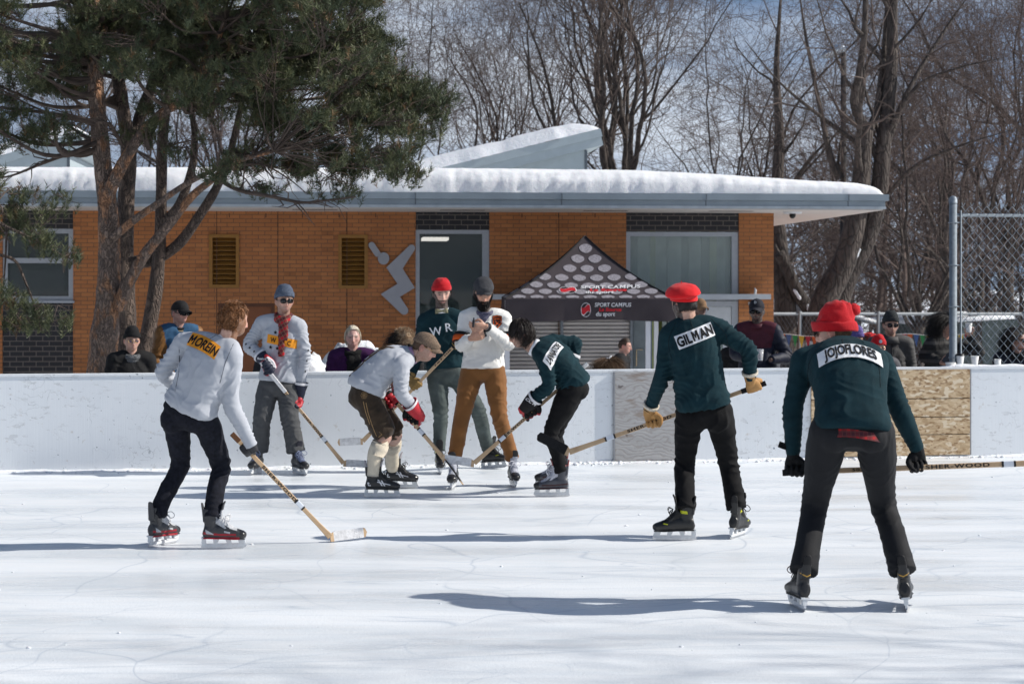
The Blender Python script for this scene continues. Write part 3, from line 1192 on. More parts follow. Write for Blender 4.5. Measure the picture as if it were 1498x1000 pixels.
# ---------------------------------------------------------------- assembly
def person(label, j, yaw=0, pitch=0, roll=0, tone=(.52, .30, .22), hair=None, hair_col=(.03, .02, .015), beard=None, hat=None, hat_mat=None, top_mat=None, top='sweater', leg_mat=None,
           cuffs=None, bow=.05, torso_k=1., tuck=False, g=.012, vox=.0085, eyes=None, seed=1, belly=0., head_k=1., hips_g=.012, sleeve_r=None, leg_r=None, shorts=False, group=None, lips=(.42, .17, .14),
           bare_legs=False, amp=1., feet=True, legs_on=True, headscale=1., hem=-.06, hands=()):
    b = Bones(j, bow)
    base = (b.AR + b.AL) / 2
    gz = j.get('ground', 0.)
    loc = V(base[0], base[1], gz)
    root = empty('person', loc)
    tag(root, label, 'person', group)
    R = frame(yaw, pitch, roll)
    H = b.H
    # --- body: one continuous skin
    hs, hf = head_shell()
    parts = [(hs * headscale @ R.T + H, hf)]
    for s in (-1, 1):
        c = V(s * .0785, -.010, -.008) * headscale
        Re = frame(0, 0, 0)
        parts.append(ellipsoid(R @ c + H, V(.011, .020, .033) * headscale, 12, 8, R))
    parts.append(capsule([H + R @ V(0, -.018, -.05) * headscale, (H + R @ V(0, -.02, -.09) * headscale) * .5 + b.N * .5, b.N - b.updir(1) * .03], np.array([.058, .058, .066]) * headscale, 14, 4))
    parts += [torso_loft([b.spine(t) for t in (-.02, .15, .4, .65, .82, .95)], [b.right(t) for t in (0, .15, .4, .65, .82, .95)], np.array([.13, .13, .135, .15, .13, .06]), np.array([.09, .09, .095, .1, .08, .05]))]
    for S, E, W in ((b.SR, b.ER, b.WR), (b.SL, b.EL, b.WL)):
        parts.append(capsule([b.spine(.86), S, S * .5 + E * .5, E, E * .5 + W * .5, W], [.06, .052, .046, .038, .036, .027], 10, 4, smooth=True))
    for Pp, K, A in ((b.PR, b.KR, b.AR), (b.PL, b.KL, b.AL)):
        bl = .80 if not bare_legs else 1.13
        parts.append(capsule([b.Hm, Pp, Pp * .5 + K * .5, K + b.fw * (.012 if bare_legs else 0), K * .62 + A * .38 - b.fw * .02, A], np.array([.07, .075, .064, .050, .047, .034]) * bl, 12, 5, smooth=True))
    for h in hands:
        parts.append((h[0], [tuple(x) for x in h[1]]))
    v, q = fuse(parts, .0052, 2)
    L = (v - H) @ R / headscale
    colr = face_colour(L, tone, beard, hair_col, lips)
    me = mesh_from('body', v - loc, q, [skin_mat()])
    at = me.color_attributes.new('Col', 'FLOAT_COLOR', 'POINT')
    at.data.foreach_set('color', np.concatenate([colr, np.ones((len(v), 1))], 1).astype(np.float32).ravel())
    link('body', me, root)
    HM = M4(R * headscale, H - loc)
    out = dict(root=root, b=b, R=R, loc=loc, HM=HM)
    if hair:
        st = hair if isinstance(hair, str) else hair[0]
        v, f = hair_mesh(st, seed)
        hm = mat('hair_%d' % seed, hair_col, .55, .4, 40, .5, 120, spec=.35, stretch=(1, 1, .35))
        link('hair', mesh_from('hair', v, f, [hm]), root, HM)
    if beard == 'full':
        v, f = beard_mesh(.040, seed)
        link('beard', mesh_from('beard', v, f, [mat('beard_%d' % seed, hair_col, .6, .3, 20, 0)]), root, HM)
    if hat:
        nm, mb = hat
        out['hat'] = obj(nm, mb, [hat_mat] if not isinstance(hat_mat, list) else hat_mat, root, True, HM)
    if eyes:
        lens = mat('dark_lens', (.006, .006, .007), .08, 0, 5, 0, spec=.6) if eyes == 'sun' else None
        if eyes == 'sun':
            obj('sunglasses', eyewear('sun'), [mat('sun_frame', (.01, .01, .01), .3, 0, 5, 0), lens], root, True, HM)
        else:
            gl = MATS.get('tint_lens') or tint_lens()
            obj('glasses', eyewear('wire'), [mat('wire_frame', (.55, .38, .12), .3, .1, 5, 0, metal=1.), gl], root, True, HM)
    # --- top
    if top_mat is not None:
        tp = torso_parts(b, g, hem, belly, torso_k)
        sr = sleeve_r or (.078, .070, .060, .058, .050, .041)
        for S, E, W in ((b.SR, b.ER, b.WR), (b.SL, b.EL, b.WL)):
            tp += arm(S, E, W, sr)
        v, q = fuse(tp, vox, 4)
        v = cloth(v, q, b, 'top', amp, seed)
        mts = top_mat if isinstance(top_mat, list) else [top_mat]
        out['tv'], out['tq'] = v, q
        fm = None
        if len(mts) > 1 and callable(mts[-1]):
            fm = mts[-1](v[q].mean(1), b)
            mts = mts[:-1]
        out['top'] = link(top, mesh_from(top, v - loc, q, mts, fm), root)
    # --- legs
    if leg_mat is not None and legs_on:
        lp = hips_parts(b, hips_g, .085, tuck)
        lr = leg_r or (.098, .096, .082, .070, .068, .062, .060)
        for s, ck in ((1, 'R'), (-1, 'L')):
            lp += leg(b, s, .002, None if cuffs is None else cuffs[ck], lr)
        v, q = fuse(lp, vox, 4)
        v = cloth(v, q, b, 'legs', amp, seed + 50)
        out['lv'], out['lq'] = v, q
        mts = leg_mat if isinstance(leg_mat, list) else [leg_mat]
        out['legs'] = link('shorts' if shorts else 'trousers', mesh_from('legs', v - loc, q, mts), root)
    return out

def tint_lens():
    g = G('tint_lens')
    g.set(Base_Color=(.10, .07, .12), Roughness=.05, Alpha=.6, Specular_IOR_Level=.8)
    return g.m

def glove(p, side, R, w, style, colours, curl=1., fat=1.6, name='glove', paint=None, k=1.):
    v, q = hand_canon(curl, fat, style)
    c = v[q].mean(1)
    fm = np.zeros(len(q), int)
    if paint:
        fm = paint(c, fm)
    o, q2 = place_hand(R, w, (v, q), k)
    b = p['b']
    W, E = (b.WR, b.ER) if side > 0 else (b.WL, b.EL)
    ax = nrm(E - W)
    prof = {'hockey': [(-.045, .034), (-.01, .043), (.03, .050), (.075, .058), (.090, .060), (.094, .060), (.092, .052), (.04, .046)],
            'work': [(-.04, .030), (-.01, .037), (.03, .043), (.052, .046), (.056, .046), (.054, .040), (.02, .037)],
            'knit': [(-.04, .028), (-.01, .035), (.03, .039), (.062, .042), (.066, .042), (.064, .037), (.02, .034)]}[style]
    mb = MB()
    mb.add(o, [tuple(x) for x in q2])
    mb.m = list(fm)
    u = nrm(np.cross(ax, V(.2, .9, .3)))
    u2 = np.cross(ax, u)
    n = 24
    cv, cf, cm = [], [], []
    for j in range(n):
        t = 2 * math.pi * j / n
        for d, r in prof:
            cv.append(W + ax * d * k + (u * math.cos(t) + u2 * math.sin(t)) * r * k * (1 + .05 * math.sin(3 * t + d * 40)))
    np_ = len(prof)
    for j in range(n):
        for i in range(np_ - 1):
            cf.append((j * np_ + i, ((j + 1) % n) * np_ + i, ((j + 1) % n) * np_ + i + 1, j * np_ + i + 1))
            cm.append((2 if i in (3, 4) else 1) if len(colours) > 2 else 0)
    mb.add(cv, cf)
    mb.m = list(fm) + cm
    vv, ff = mb.vf()
    return link(name, mesh_from(name, vv - p['loc'], ff, colours, mb.m), p['root'])

def ring_part(p, name, c, axis, r0, r1, h, mats, flat=1., ref=None, thick=.006):
    """short open band (collar, cuff, arm band) round an axis"""
    axis = nrm(axis)
    a = nrm(np.cross(axis, V(.3, .9, .2) if ref is None else ref))
    bb = np.cross(axis, a)
    n = 28
    prof = [(r0, 0), (r0 + thick, 0), (r1 + thick, h), (r1, h)]
    v, f = [], []
    for j in range(n):
        t = 2 * math.pi * j / n
        for r, z in prof:
            v.append(c + (a * math.cos(t) + bb * math.sin(t) * flat) * r + axis * z)
    for j in range(n):
        for i in range(4):
            f.append((j * 4 + i, ((j + 1) % n) * 4 + i, ((j + 1) % n) * 4 + (i + 1) % 4, j * 4 + (i + 1) % 4))
    return link(name, mesh_from(name, np.array(v) - p['loc'], f, mats), p['root'])

def surf_patch(p, name, O, U, W, w, h, mats, words=(), arc=0., off=.006, border=None, shapes=(), parent=None, reach=.3):
    """cloth patch lying on the sweater with lettering; O/U/W in world space"""
    tree = p.get('tree') or bvh(p['tv'], p['tq'])
    p['tree'] = tree
    mb = MB()
    def bend(v):
        v = v.copy()
        if arc:
            v[:, 1] = v[:, 1] - arc * (v[:, 0] / (w / 2 + 1e-9)) ** 2
        return v
    if w > 0 and mats[0] is not None:
        v, f = grid2d(w, h, 60, 16)
        mb.add(drape(bend(v), O, U, W, tree, off, reach=reach), f, 0)
    for (s, size, bold, xs, dx, dy, slot, sh) in words:
        v, f, wd = text2d(s, size, bold, 1., xs, sh)
        mb.add(drape(bend(v + V(dx, dy)), O, U, W, tree, off + .0045, reach=reach), f, slot)
    for (v, f, dx, dy, slot) in shapes:
        mb.add(drape(bend(np.asarray(v) + V(dx, dy)), O, U, W, tree, off + (.002 if slot else 0), reach=reach), f, slot)
    ms = [m for m in mats if m is not None]
    if mats[0] is None:
        mb.m = [max(0, k - 1) for k in mb.m]
    return obj(name, mb, ms, parent or p['top'], True, None, p['loc'])

# ---------------------------------------------------------------- hockey sticks
def stick(label, butt, heel, toe, blade_cols, group='hockey sticks in play', face=(0, -1, 0), letters=True, butt_tape=(.012, .012, .013), L0=.12, txt_at=.52, tip=True, words=('SHER-WOOD',), flip=False, butt_len=.13, extra=None, curve=.02):
    butt, heel, toe = map(lambda a: np.asarray(a, float), (butt, heel, toe))
    root = empty('hockey_stick', heel)
    tag(root, label, 'hockey stick', group)
    d = nrm(heel - butt)
    bdir = nrm(toe - heel)
    h = nrm(-d - bdir * np.dot(-d, bdir))
    Ln = np.linalg.norm(toe - heel)
    wn = np.asarray(face, float)
    wn = nrm(wn - d * np.dot(wn, d))
    wd = np.cross(d, wn)
    end = heel + h * .034 + d * .0
    d = nrm(end - butt)
    wn = nrm(wn - d * np.dot(wn, d))
    wd = np.cross(d, wn)
    wood = stick_wood()
    mb = MB()
    a2, b2 = .0148, .0098
    sec = [(a2, b2 * .55), (a2 * .75, b2), (-a2 * .75, b2), (-a2, b2 * .55), (-a2, -b2 * .55), (-a2 * .75, -b2), (a2 * .75, -b2), (a2, -b2 * .55)]
    Ltot = np.linalg.norm(end - butt)
    st = [0, .25, .5, .75, .88, .94, 1.0]
    v = []
    for t in st:
        k = 1. + .45 * max(0, (t - .84) / .16)
        kb = 1. - .45 * max(0, (t - .84) / .16)
        for x, y in sec:
            v.append(butt + (end - butt) * t + wd * x * k + wn * y * kb)
    f = []
    for i in range(len(st) - 1):
        for jn in range(8):
            f.append((i * 8 + jn, i * 8 + (jn + 1) % 8, i * 8 + 8 + (jn + 1) % 8, i * 8 + 8 + jn))
    f.append(tuple(range(7, -1, -1)))
    f.append(tuple(range((len(st) - 1) * 8, len(st) * 8)))
    mb.add(v, f)
    sh = obj('shaft', mb, wood, root, False, None, heel)
    # blade
    nb = nrm(np.cross(bdir, h))
    if np.dot(nb, wn) < 0:
        nb = -nb
    def bp(s, z, t):
        return heel + bdir * (s * Ln) + h * z + nb * (t + curve * (s * s - .1))
    nx, nz = 22, 5
    bl = []
    for side in (1, -1):
        for i in range(nx + 1):
            s = i / nx
            zt = .070 + .004 * s
            r = .09
            cut = max(0, (s - (1 - r)) / r)
            lo_ = .036 * (1 - math.sqrt(max(0, 1 - cut ** 2))) + .006 * s
            hi_ = zt - .034 * (1 - math.sqrt(max(0, 1 - cut ** 2)))
            if s < .12:
                hi_ = .070 - .02 * (1 - s / .12)
            for k in range(nz + 1):
                bl.append(bp(s, lo_ + (hi_ - lo_) * k / nz, side * (.0062 - .003 * s)))
    m = (nx + 1) * (nz + 1)
    fb, fmb = [], []
    i0 = 2
    i1 = nx - (2 if tip else 0)
    for i in range(nx):
        sl = 1 if (i0 <= i < i1) else 0
        for k in range(nz):
            a = i * (nz + 1) + k
            fb.append((a, a + nz + 1, a + nz + 2, a + 1))
            fb.append((m + a, m + a + 1, m + a + nz + 2, m + a + nz + 1))
            fmb += [sl, sl]
        for k in (0, nz):
            a = i * (nz + 1) + k
            fb.append((a, m + a, m + a + nz + 1, a + nz + 1))
            fmb.append(sl)
    for i in (0, nx):
        for k in range(nz):
            a = i * (nz + 1) + k
            fb.append((a, a + 1, m + a + 1, m + a))
            fmb.append(0)
    link('blade', mesh_from('blade', np.array(bl) - heel, fb, [wood, blade_cols], fmb, False), root)
    # butt tape, label bands, lettering
    def sleeve(nm, t0, t1, mm, gr=.0016):
        q = MB()
        vv = []
        for t in (t0, t1):
            for x, y in sec:
                vv.append(butt + d * t + wd * x * (1 + gr / a2) + wn * y * (1 + gr / b2))
        q.add(vv, [(jn, (jn + 1) % 8, 8 + (jn + 1) % 8, 8 + jn) for jn in range(8)] + [tuple(range(7, -1, -1)), tuple(range(8, 16))])
        return obj(nm, q, mm, root, False, None, heel)
    if butt_tape is not None:
        sleeve('grip_tape', -.012, butt_len, mat('tape_%.2f' % butt_tape[0], butt_tape, .8, .15, 60, .4, 90), .003)
    p1 = Ltot - .34
    sleeve('label_band', p1, p1 + .055, mat('band_white', (.62, .66, .72), .45, .1))
    for t in (p1 - .012, p1 + .056):
        sleeve('dark_band', t, t + .011, mat('band_black', (.012, .012, .014), .5, .1), .0019)
    if letters:
        U = d if d[0] > 0 else -d
        if flip:
            U = -U
        N = wn if np.dot(wn, V(0, -1, 0)) > 0 else -wn
        Wt = np.cross(N, U)
        for wdx, pos, size in letters if isinstance(letters, list) else [('SHER-WOOD', p1 - .24, .0175)]:
            v2, f2, _w = text2d(wdx, size, .045, 1.15, 1.75)
            O = butt + d * pos + N * (b2 + .0012)
            q = MB()
            q.add(np.array([O + U * x + Wt * y for x, y in v2]), f2)
            obj('lettering', q, mat('stick_ink', (.012, .010, .010), .5, .1), sh, False, None, heel)
    return root

def stick_wood():
    if 'stick_wood' in MATS:
        return MATS['stick_wood']
    g = G('stick_wood')
    c = g.coord((1, 1, 1))
    n = g.noise(c, 9, 5, .6, 1.5)
    w = g.n('TexWave', wave_type='BANDS', bands_direction='DIAGONAL')
    w.inputs['Scale'].default_value = 60
    w.inputs['Distortion'].default_value = 6
    g.l(c, w.inputs['Vector'])
    col = g.mix(.35, g.ramp(n, [(.3, (.42, .27, .15)), (.7, (.58, .42, .26))]), g.ramp(w.outputs['Fac'], [(0, (.36, .22, .11)), (1, (.60, .44, .28))]))
    g.set(Base_Color=col, Roughness=.42, Specular_IOR_Level=.4)
    return g.m
# ================================================================ the skaters
TEAL = mat('teal_knit', (.0060, .026, .034), .9, .18, 14, .25, 260, spec=.2)
GREY = mat('grey_jersey', (.40, .42, .46), .85, .05, 9, .15, 260)
CREAM = mat('white_knit', (.74, .73, .70), .88, .04, 12, .35, 200)
PATCHW = mat('patch_white', (.72, .73, .75), .8, .03, 60, .2, 300)
PATCHO = mat('patch_amber', (.78, .30, .022), .8, .05, 60, .2, 300)
INK = mat('patch_black', (.008, .008, .009), .85, .05)
BLACKP = mat('black_trouser', (.0052, .0052, .0058), .85, .25, 9, .2, 160, spec=.2)
JEAN = mat('navy_denim', (.010, .011, .017), .9, .4, 40, .25, 300, spec=.2)
CHAR = mat('charcoal_trouser', (.0105, .0110, .0130), .8, .15, 10, .15, 160)
SLACK = mat('grey_slacks', (.068, .070, .073), .85, .12, 26, .2, 260)
SAGE = mat('grey_green_trouser', (.060, .075, .072), .85, .35, 7, .2, 200)
RUST = mat('rust_corduroy', (.205, .088, .026), .85, .18, 8, .2, 220, sheen=.1)
SUEDE = mat('brown_suede', (.034, .022, .013), .9, .45, 10, .3, 90, sheen=.1)
REDK = mat('red_knit', (.46, .006, .012), .9, .12, 20, .4, 170, sheen=.1)
REDF = mat('red_felt', (.62, .010, .014), .9, .08, 14, .15, 220, sheen=.1)
SLATEK = mat('slate_knit', (.075, .095, .135), .9, .25, 50, .4, 170)
WHITEC = mat('shirt_white', (.74, .76, .80), .8, .03)
NAVYG = mat('glove_navy', (.008, .012, .030), .6, .2, 40, .2, 120, spec=.4)
REDG = mat('glove_red', (.40, .012, .022), .5, .15, 40, .2, 120, spec=.45)
WHITEG = mat('glove_white', (.62, .62, .64), .5, .06, 40, .2, 120, spec=.45)
TANG = mat('tan_leather', (.40, .215, .075), .65, .18, 22, .3, 110)
OLIVEG = mat('olive_leather', (.22, .135, .042), .65, .25, 22, .3, 110)
FLEECE = mat('cream_fleece', (.62, .56, .46), .95, .15, 90, .8, 140)
BLACKG = mat('black_glove', (.008, .008, .009), .85, .3, 40, .4, 130)
BLKLEA = mat('black_leather_glove', (.012, .012, .016), .42, .2, 40, .3, 90, spec=.5)
TAPEW = mat('tape_white', (.62, .62, .63), .8, .2, 30, .5, 90)
TAPEK = mat('tape_black', (.010, .010, .011), .85, .2, 40, .5, 90)

def plaid_mat(name, base, dark, light, s=14., rot=(0, 0, 0)):
    g = G(name)
    c = g.coord((s, s, s), rot)
    sep = g.n('SeparateXYZ')
    g.l(c, sep.inputs[0])
    a = g.math('ABSOLUTE', g.math('SINE', sep.outputs[0]))
    a2 = g.math('ABSOLUTE', g.math('SINE', sep.outputs[2]))
    k1 = g.ramp(a, [(.45, 0.), (.55, 1.)])
    k2 = g.ramp(a2, [(.45, 0.), (.55, 1.)])
    th = g.ramp(g.math('ABSOLUTE', g.math('SINE', g.math('MULTIPLY', sep.outputs[0], 2.))), [(.965, 0.), (.985, 1.)])
    th2 = g.ramp(g.math('ABSOLUTE', g.math('SINE', g.math('MULTIPLY', sep.outputs[2], 2.))), [(.965, 0.), (.985, 1.)])
    half = g.mix(.5, base, dark)
    m = g.mix(k1, base, half)
    m = g.mix(g.math('MULTIPLY', k2, .75), m, dark)
    m = g.mix(g.math('MULTIPLY', g.math('MAXIMUM', th, th2), .6), m, light)
    g.set(Base_Color=m, Roughness=.9)
    g.bump(g.noise(c, 12, 3), .3, .004)
    return g.m

PLAID = plaid_mat('plaid_wool', (.46, .008, .018), (.020, .010, .014), (.30, .17, .10), 48, (.2, .5, .3))
PLAID2 = plaid_mat('plaid_flannel', (.38, .014, .016), (.014, .012, .02), (.20, .05, .04), 70)

SK_GREY = dict(id='grey_red_skate', c=(.030, .031, .034), t=(.30, .012, .022), l=(.42, .43, .45), lc=(.7, .7, .7), g=(.05, .05, .055), mc=(.42, .43, .45), marks=[([(-.11, .105), (-.06, .098), (-.06, .104), (-.115, .135)], 0), ([(.01, .112), (.05, .104), (.05, .116), (.01, .124)], 0)])
SK_SILV = dict(id='black_silver_skate', c=(.011, .011, .012), t=(.02, .02, .022), l=(.36, .38, .44), lc=(.66, .68, .74), g=(.03, .03, .03))
SK_REEB = dict(id='black_white_skate', c=(.012, .012, .013), t=(.03, .03, .032), l=(.015, .015, .016), lc=(.02, .02, .02), g=(.30, .29, .31), mc=(.62, .63, .66), marks=[([(-.035, .128), (.075, .104), (.075, .110), (-.035, .136)], 0), ([(.0, .100), (.012, .100), (-.02, .150), (-.034, .150)], 0), ([(.022, .098), (.034, .098), (.006, .145), (-.006, .145)], 0), ([(-.110, .10), (-.085, .098), (-.118, .150), (-.124, .15)], 0)])
SK_DARK = dict(id='black_yellow_skate', c=(.011, .011, .011), t=(.015, .015, .015), l=(.010, .010, .010), lc=(.02, .02, .02), g=(.012, .012, .013), stripe=0, mc=(.50, .52, .02), marks=[([(-.085, .185), (-.030, .190), (-.034, .210), (-.080, .206)], 0), ([(.055, .112), (.088, .118), (.080, .124), (.050, .118)], 0)])
SK_BLUE = dict(id='grey_steel_skate', c=(.055, .058, .070), t=(.035, .012, .016), l=(.40, .41, .46), lc=(.6, .62, .68), g=(.25, .09, .09))
SK_GOLD = dict(id='glossy_black_skate', c=(.009, .009, .010), t=(.012, .012, .012), l=(.012, .012, .012), lc=(.05, .01, .012), g=(.010, .010, .011), stripe=0, mc=(.45, .26, .05), marks=[([(-.034, .205), (.0, .190), (.0, .197), (-.034, .211)], 1), ([(.0, .190), (.034, .205), (.034, .211), (.0, .197)], 1)])
SK_NAVY = dict(id='black_navy_lace_skate', c=(.012, .012, .015), t=(.02, .02, .025), l=(.10, .12, .19), lc=(.22, .26, .38), g=(.02, .02, .03))

def foot(px, py, yaw, roll=0., pitch=0.):
    b0 = P(px, py, ground_y(py))
    b0[2] = 0.
    f = V(math.sin(rad(yaw)), -math.cos(rad(yaw)), 0)
    r = np.cross(f, V(0, 0, 1))
    u = nrm(V(0, 0, 1) + r * math.tan(rad(roll)) + f * math.tan(rad(pitch)))
    x = nrm(f - u * np.dot(f, u))
    return dict(b=b0, u=u, x=x, yaw=yaw, A=b0 + u * .19 - x * .075, C=b0 + u * .205 - x * .070)

def joints(Y, d, fR, fL):
    j = {k: P(a, b, Y + c) for k, (a, b, c) in d.items()}
    j['AR'], j['AL'] = fR['A'], fL['A']
    return j

def skates(p, st, fR, fL):
    out = []
    for f in (fR, fL):
        out.append(add_skate(p['root'], st, f['b'], f['yaw'], f['b'] + f['u'] * .2))
    return out

def grip(j, side, pt, d, ts, fat=1.9):
    E = j['ER' if side > 0 else 'EL']
    k = 1.18 if fat > 1.8 else 1.
    R, w = hand_frame(pt, pt - E, d, side, ts, (.020 + .009 * fat) * k, .088 * k)
    j['WR' if side > 0 else 'WL'] = w - R[:, 0] * .008
    return R, w

def hockey_paint(main, cuff=None):
    """slots: 0 main, 1 second, 2 white, 3 palm"""
    def fn(c, fm):
        x, y, z = c.T
        fm[:] = 0
        fm[(x < -.02)] = 1
        fm[(x > -.036) & (x < -.018)] = 2
        fm[(x > .096)] = 1 if cuff is None else cuff
        fm[(x > .082) & (x < .094) & (z < -.002)] = 2
        fm[(z > .014) & (x > .0) & (x < .08)] = 3
        return fm
    return fn

def collar(p, b, mats, r=.064, h=.034, tilt=.35, name='collar'):
    ax = nrm(b.updir(1.) + b.fw * tilt * -.3)
    return ring_part(p, name, b.N - b.updir(1) * .012, ax, r + .008, r - .002, h, mats, .95, b.rs)

def back_seams(p, lines, Y):
    mb = MB()
    for pts in lines:
        w = []
        q = catmull([V(a, b_, 0) for a, b_ in pts], 5)
        for a, b_, _ in q:
            c0 = P(a, b_, Y - .6)
            h = p['tree'].ray_cast(Vector(c0), Vector(nrm(c0 - V(0, 0, HC))), 1.6)
            if h[0] is not None:
                w.append(np.array(h[0]))
        if len(w) > 2:
            mb.tube(w, [.0024] * len(w), 5)
    obj('seam', mb, [mat('seam_thread_%d' % len(MATS), p['seamc'], .9, .1)], p['top'], True, None, p['loc'])

# ---------------------------------------------------------------- 1  red-haired skater seen from behind
fL, fR = foot(238, 797, 150, 2), foot(326, 802, 96, 0)
j = joints(12.45, dict(H=(342, 467, .0), N=(331, 499, 0), SL=(269, 502, .09), SR=(339, 520, -.10), EL=(240, 543, .14), WL=(258, 568, .30), ER=(338, 590, -.08), WR=(337, 640, -.02),
                       PL=(258, 607, .05), PR=(296, 605, -.04), KL=(263, 682, .14), KR=(323, 680, .09)), fR, fL)
B0, H0, T0 = P(341, 636, 12.47), P(484, 795, 12.66), P(536, 790, 12.80)
H0[2] = .006
T0[2] = .012
gp = B0 + (H0 - B0) * .13
hr, hw = grip(j, 1, gp, H0 - B0, 1, 1.3)
p = person('skater with wavy red hair seen from behind, pale grey top with an amber name patch', j, 132, 8, 4, hair='wavy', hair_col=(.185, .078, .028), beard='short', top_mat=GREY,
           leg_mat=JEAN, cuffs={'R': fR['C'], 'L': fL['C']}, bow=.045, hem=.06, seed=11, amp=.85, g=.017, leg_r=(.096, .091, .074, .064, .061, .060, .062))
b = p['b']
skates(p, SK_GREY, fR, fL)
glove(p, 1, hr, hw, 'knit', [BLKLEA], 1., 1.2)
collar(p, b, [WHITEC], .064, .026)
back = b.spine(.74) - b.fw * .12 + b.rs * .045
surf_patch(p, 'name_patch', P(299, 503, 12.38), P(321, 515, 12.2) - P(276, 496, 12.2), V(.40, 0, .92), .235, .092, [PATCHO, INK], [('MOREIN', .062, .035, .72, 0, -.0, 1, .20)], .014)
p['seamc'] = (.10, .105, .12)
back_seams(p, [[(326, 482), (316, 490), (306, 496)], [(344, 497), (330, 530), (322, 560)], [(262, 508), (262, 540), (256, 572)]], 12.4)
stick('wooden hockey stick with white taped blade on the ice held by the red-haired skater', B0, H0, T0, TAPEW, butt_tape=(.12, .055, .025), butt_len=.06, face=(0, -1, .3), letters=[('SHER-WOOD', .46, .0210)])

# ---------------------------------------------------------------- 2  skater with plaid scarf and sunglasses
fR, fL = foot(375, 693, -12, 0), foot(438, 694, 32, 0)
j = joints(17.37, dict(H=(416, 440, -.02), N=(415, 467, 0), SR=(384, 473, .05), SL=(437, 477, -.02), ER=(364, 505, .04), WR=(373, 514, -.18), EL=(446, 514, -.04), WL=(431, 548, -.2),
                       PR=(392, 566, 0), PL=(421, 566, 0), KR=(383, 615, -.06), KL=(424, 614, -.06)), fR, fL)
B0, H0, T0 = P(383, 531, 17.14), P(502, 682, 17.55), P(545, 684, 17.6)
sd = H0 - B0
g1 = B0 + sd * ((388 - 383) / 119.)
g2 = B0 + sd * ((427 - 383) / 119.)
r1, w1 = grip(j, 1, g1, sd, 1)
r2, w2 = grip(j, -1, g2, sd, 1)
def wr_cols(c, b):
    return None
p = person('skater in slate knit hat, sunglasses and red plaid scarf holding a stick by the boards', j, 20, 2, 0, tone=(.50, .29, .215), hair='crop', hair_col=(.05, .03, .02), beard='stubble',
           hat=('knit_hat', beanie(2, .112, .05, .046)), hat_mat=SLATEK, top_mat=GREY, leg_mat=SLACK, cuffs={'R': fR['C'], 'L': fL['C']}, bow=.03, hem=.065, eyes='sun', seed=12, g=.018,
           leg_r=(.098, .100, .090, .086, .084, .084, .086))
b = p['b']
skates(p, SK_NAVY, fR, fL)
gm = [REDG, NAVYG, WHITEG, NAVYG]
g_a = glove(p, 1, r1, w1, 'hockey', gm, 1., 1.75, paint=hockey_paint(0), k=1.18)
g_b = glove(p, -1, r2, w2, 'hockey', [NAVYG, NAVYG, WHITEG, REDG], 1., 1.75, paint=hockey_paint(0), k=1.18)
U = P(434, 497, 17.1) - P(386, 487, 17.1)
st = star2d(.020)
surf_patch(p, 'chest_panel', P(409, 500, 17.1), U, V(.1, 0, 1), .285, .082, [PATCHO, INK], [('W', .046, .03, .8, -.082, -.004, 1, 0), ('R', .046, .03, .8, -.006, -.004, 1, 0), ('C', .046, .03, .8, .070, -.004, 1, 0)], 0, .004, None,
           [(st[0], st[1], -.07, .070, 1), (st[0], st[1], .0, .070, 1), (st[0], st[1], -.10, -.075, 1), (st[0], st[1], -.035, -.072, 1)])
# scarf
mb = MB()
nk = b.N + b.updir(1) * .018
for k, (rr, dz, th) in enumerate(((.078, -.012, .026), (.074, .018, .024))):
    pts = []
    for i in range(25):
        a = 2 * math.pi * i / 24
        pts.append(nk + b.rs * math.cos(a) * rr + b.fw * (math.sin(a) * rr * 1.05 + .01) + b.updir(1) * (dz - .03 * max(0, math.sin(a))))
    mb.tube(pts, [(th * 1.2, th * .75)] * 25, 10)
ft = b.fw * .125
pp = [nk + b.fw * .075 + b.rs * -.012, nk + b.fw * .105 - b.up * .06 - b.rs * .010, b.spine(.76) + b.fw * .150 - b.rs * .020, b.spine(.60) + b.fw * .158 - b.rs * .030, b.spine(.46) + b.fw * .155 - b.rs * .034]
mb.tube(catmull(pp, 6), [(.012, .028 + .008 * (i % 5 == 2)) for i in range(25)], 10, 0, True, 1., b.fw)
pp = [nk + b.fw * .070 - b.rs * .035, nk + b.fw * .110 - b.up * .05 - b.rs * .040, b.spine(.80) + b.fw * .145 - b.rs * .055, b.spine(.70) + b.fw * .150 - b.rs * .052]
mb.tube(catmull(pp, 6), [(.012, .030)] * 19, 10, 0, True, 1., b.fw)
sc = obj('scarf', mb, [PLAID], p['root'], True, None, p['loc'])
# sleeve stars
tree = p['tree']
mb = MB()
for i in range(4):
    c0 = j['ER'] * (1 - .22 * i) + j['WR'] * .22 * i
    mb.add(drape(st[0] * .75, c0 + V(-.01, -.02, .01), V(1, 0, -.5), V(.5, 0, 1), tree, .004, V(-.3, -1, .1), .3), st[1], 0)
for i in range(3):
    c0 = j['EL'] * (1 - .25 * i) + j['WL'] * .25 * i
    mb.add(drape(st[0] * .7, c0 + V(.02, -.02, .01), V(1, 0, 0), V(0, 0, 1), tree, .004, V(.6, -1, .1), .3), st[1], 0)
obj('sleeve_stars', mb, [INK], p['top'], True, None, p['loc'])
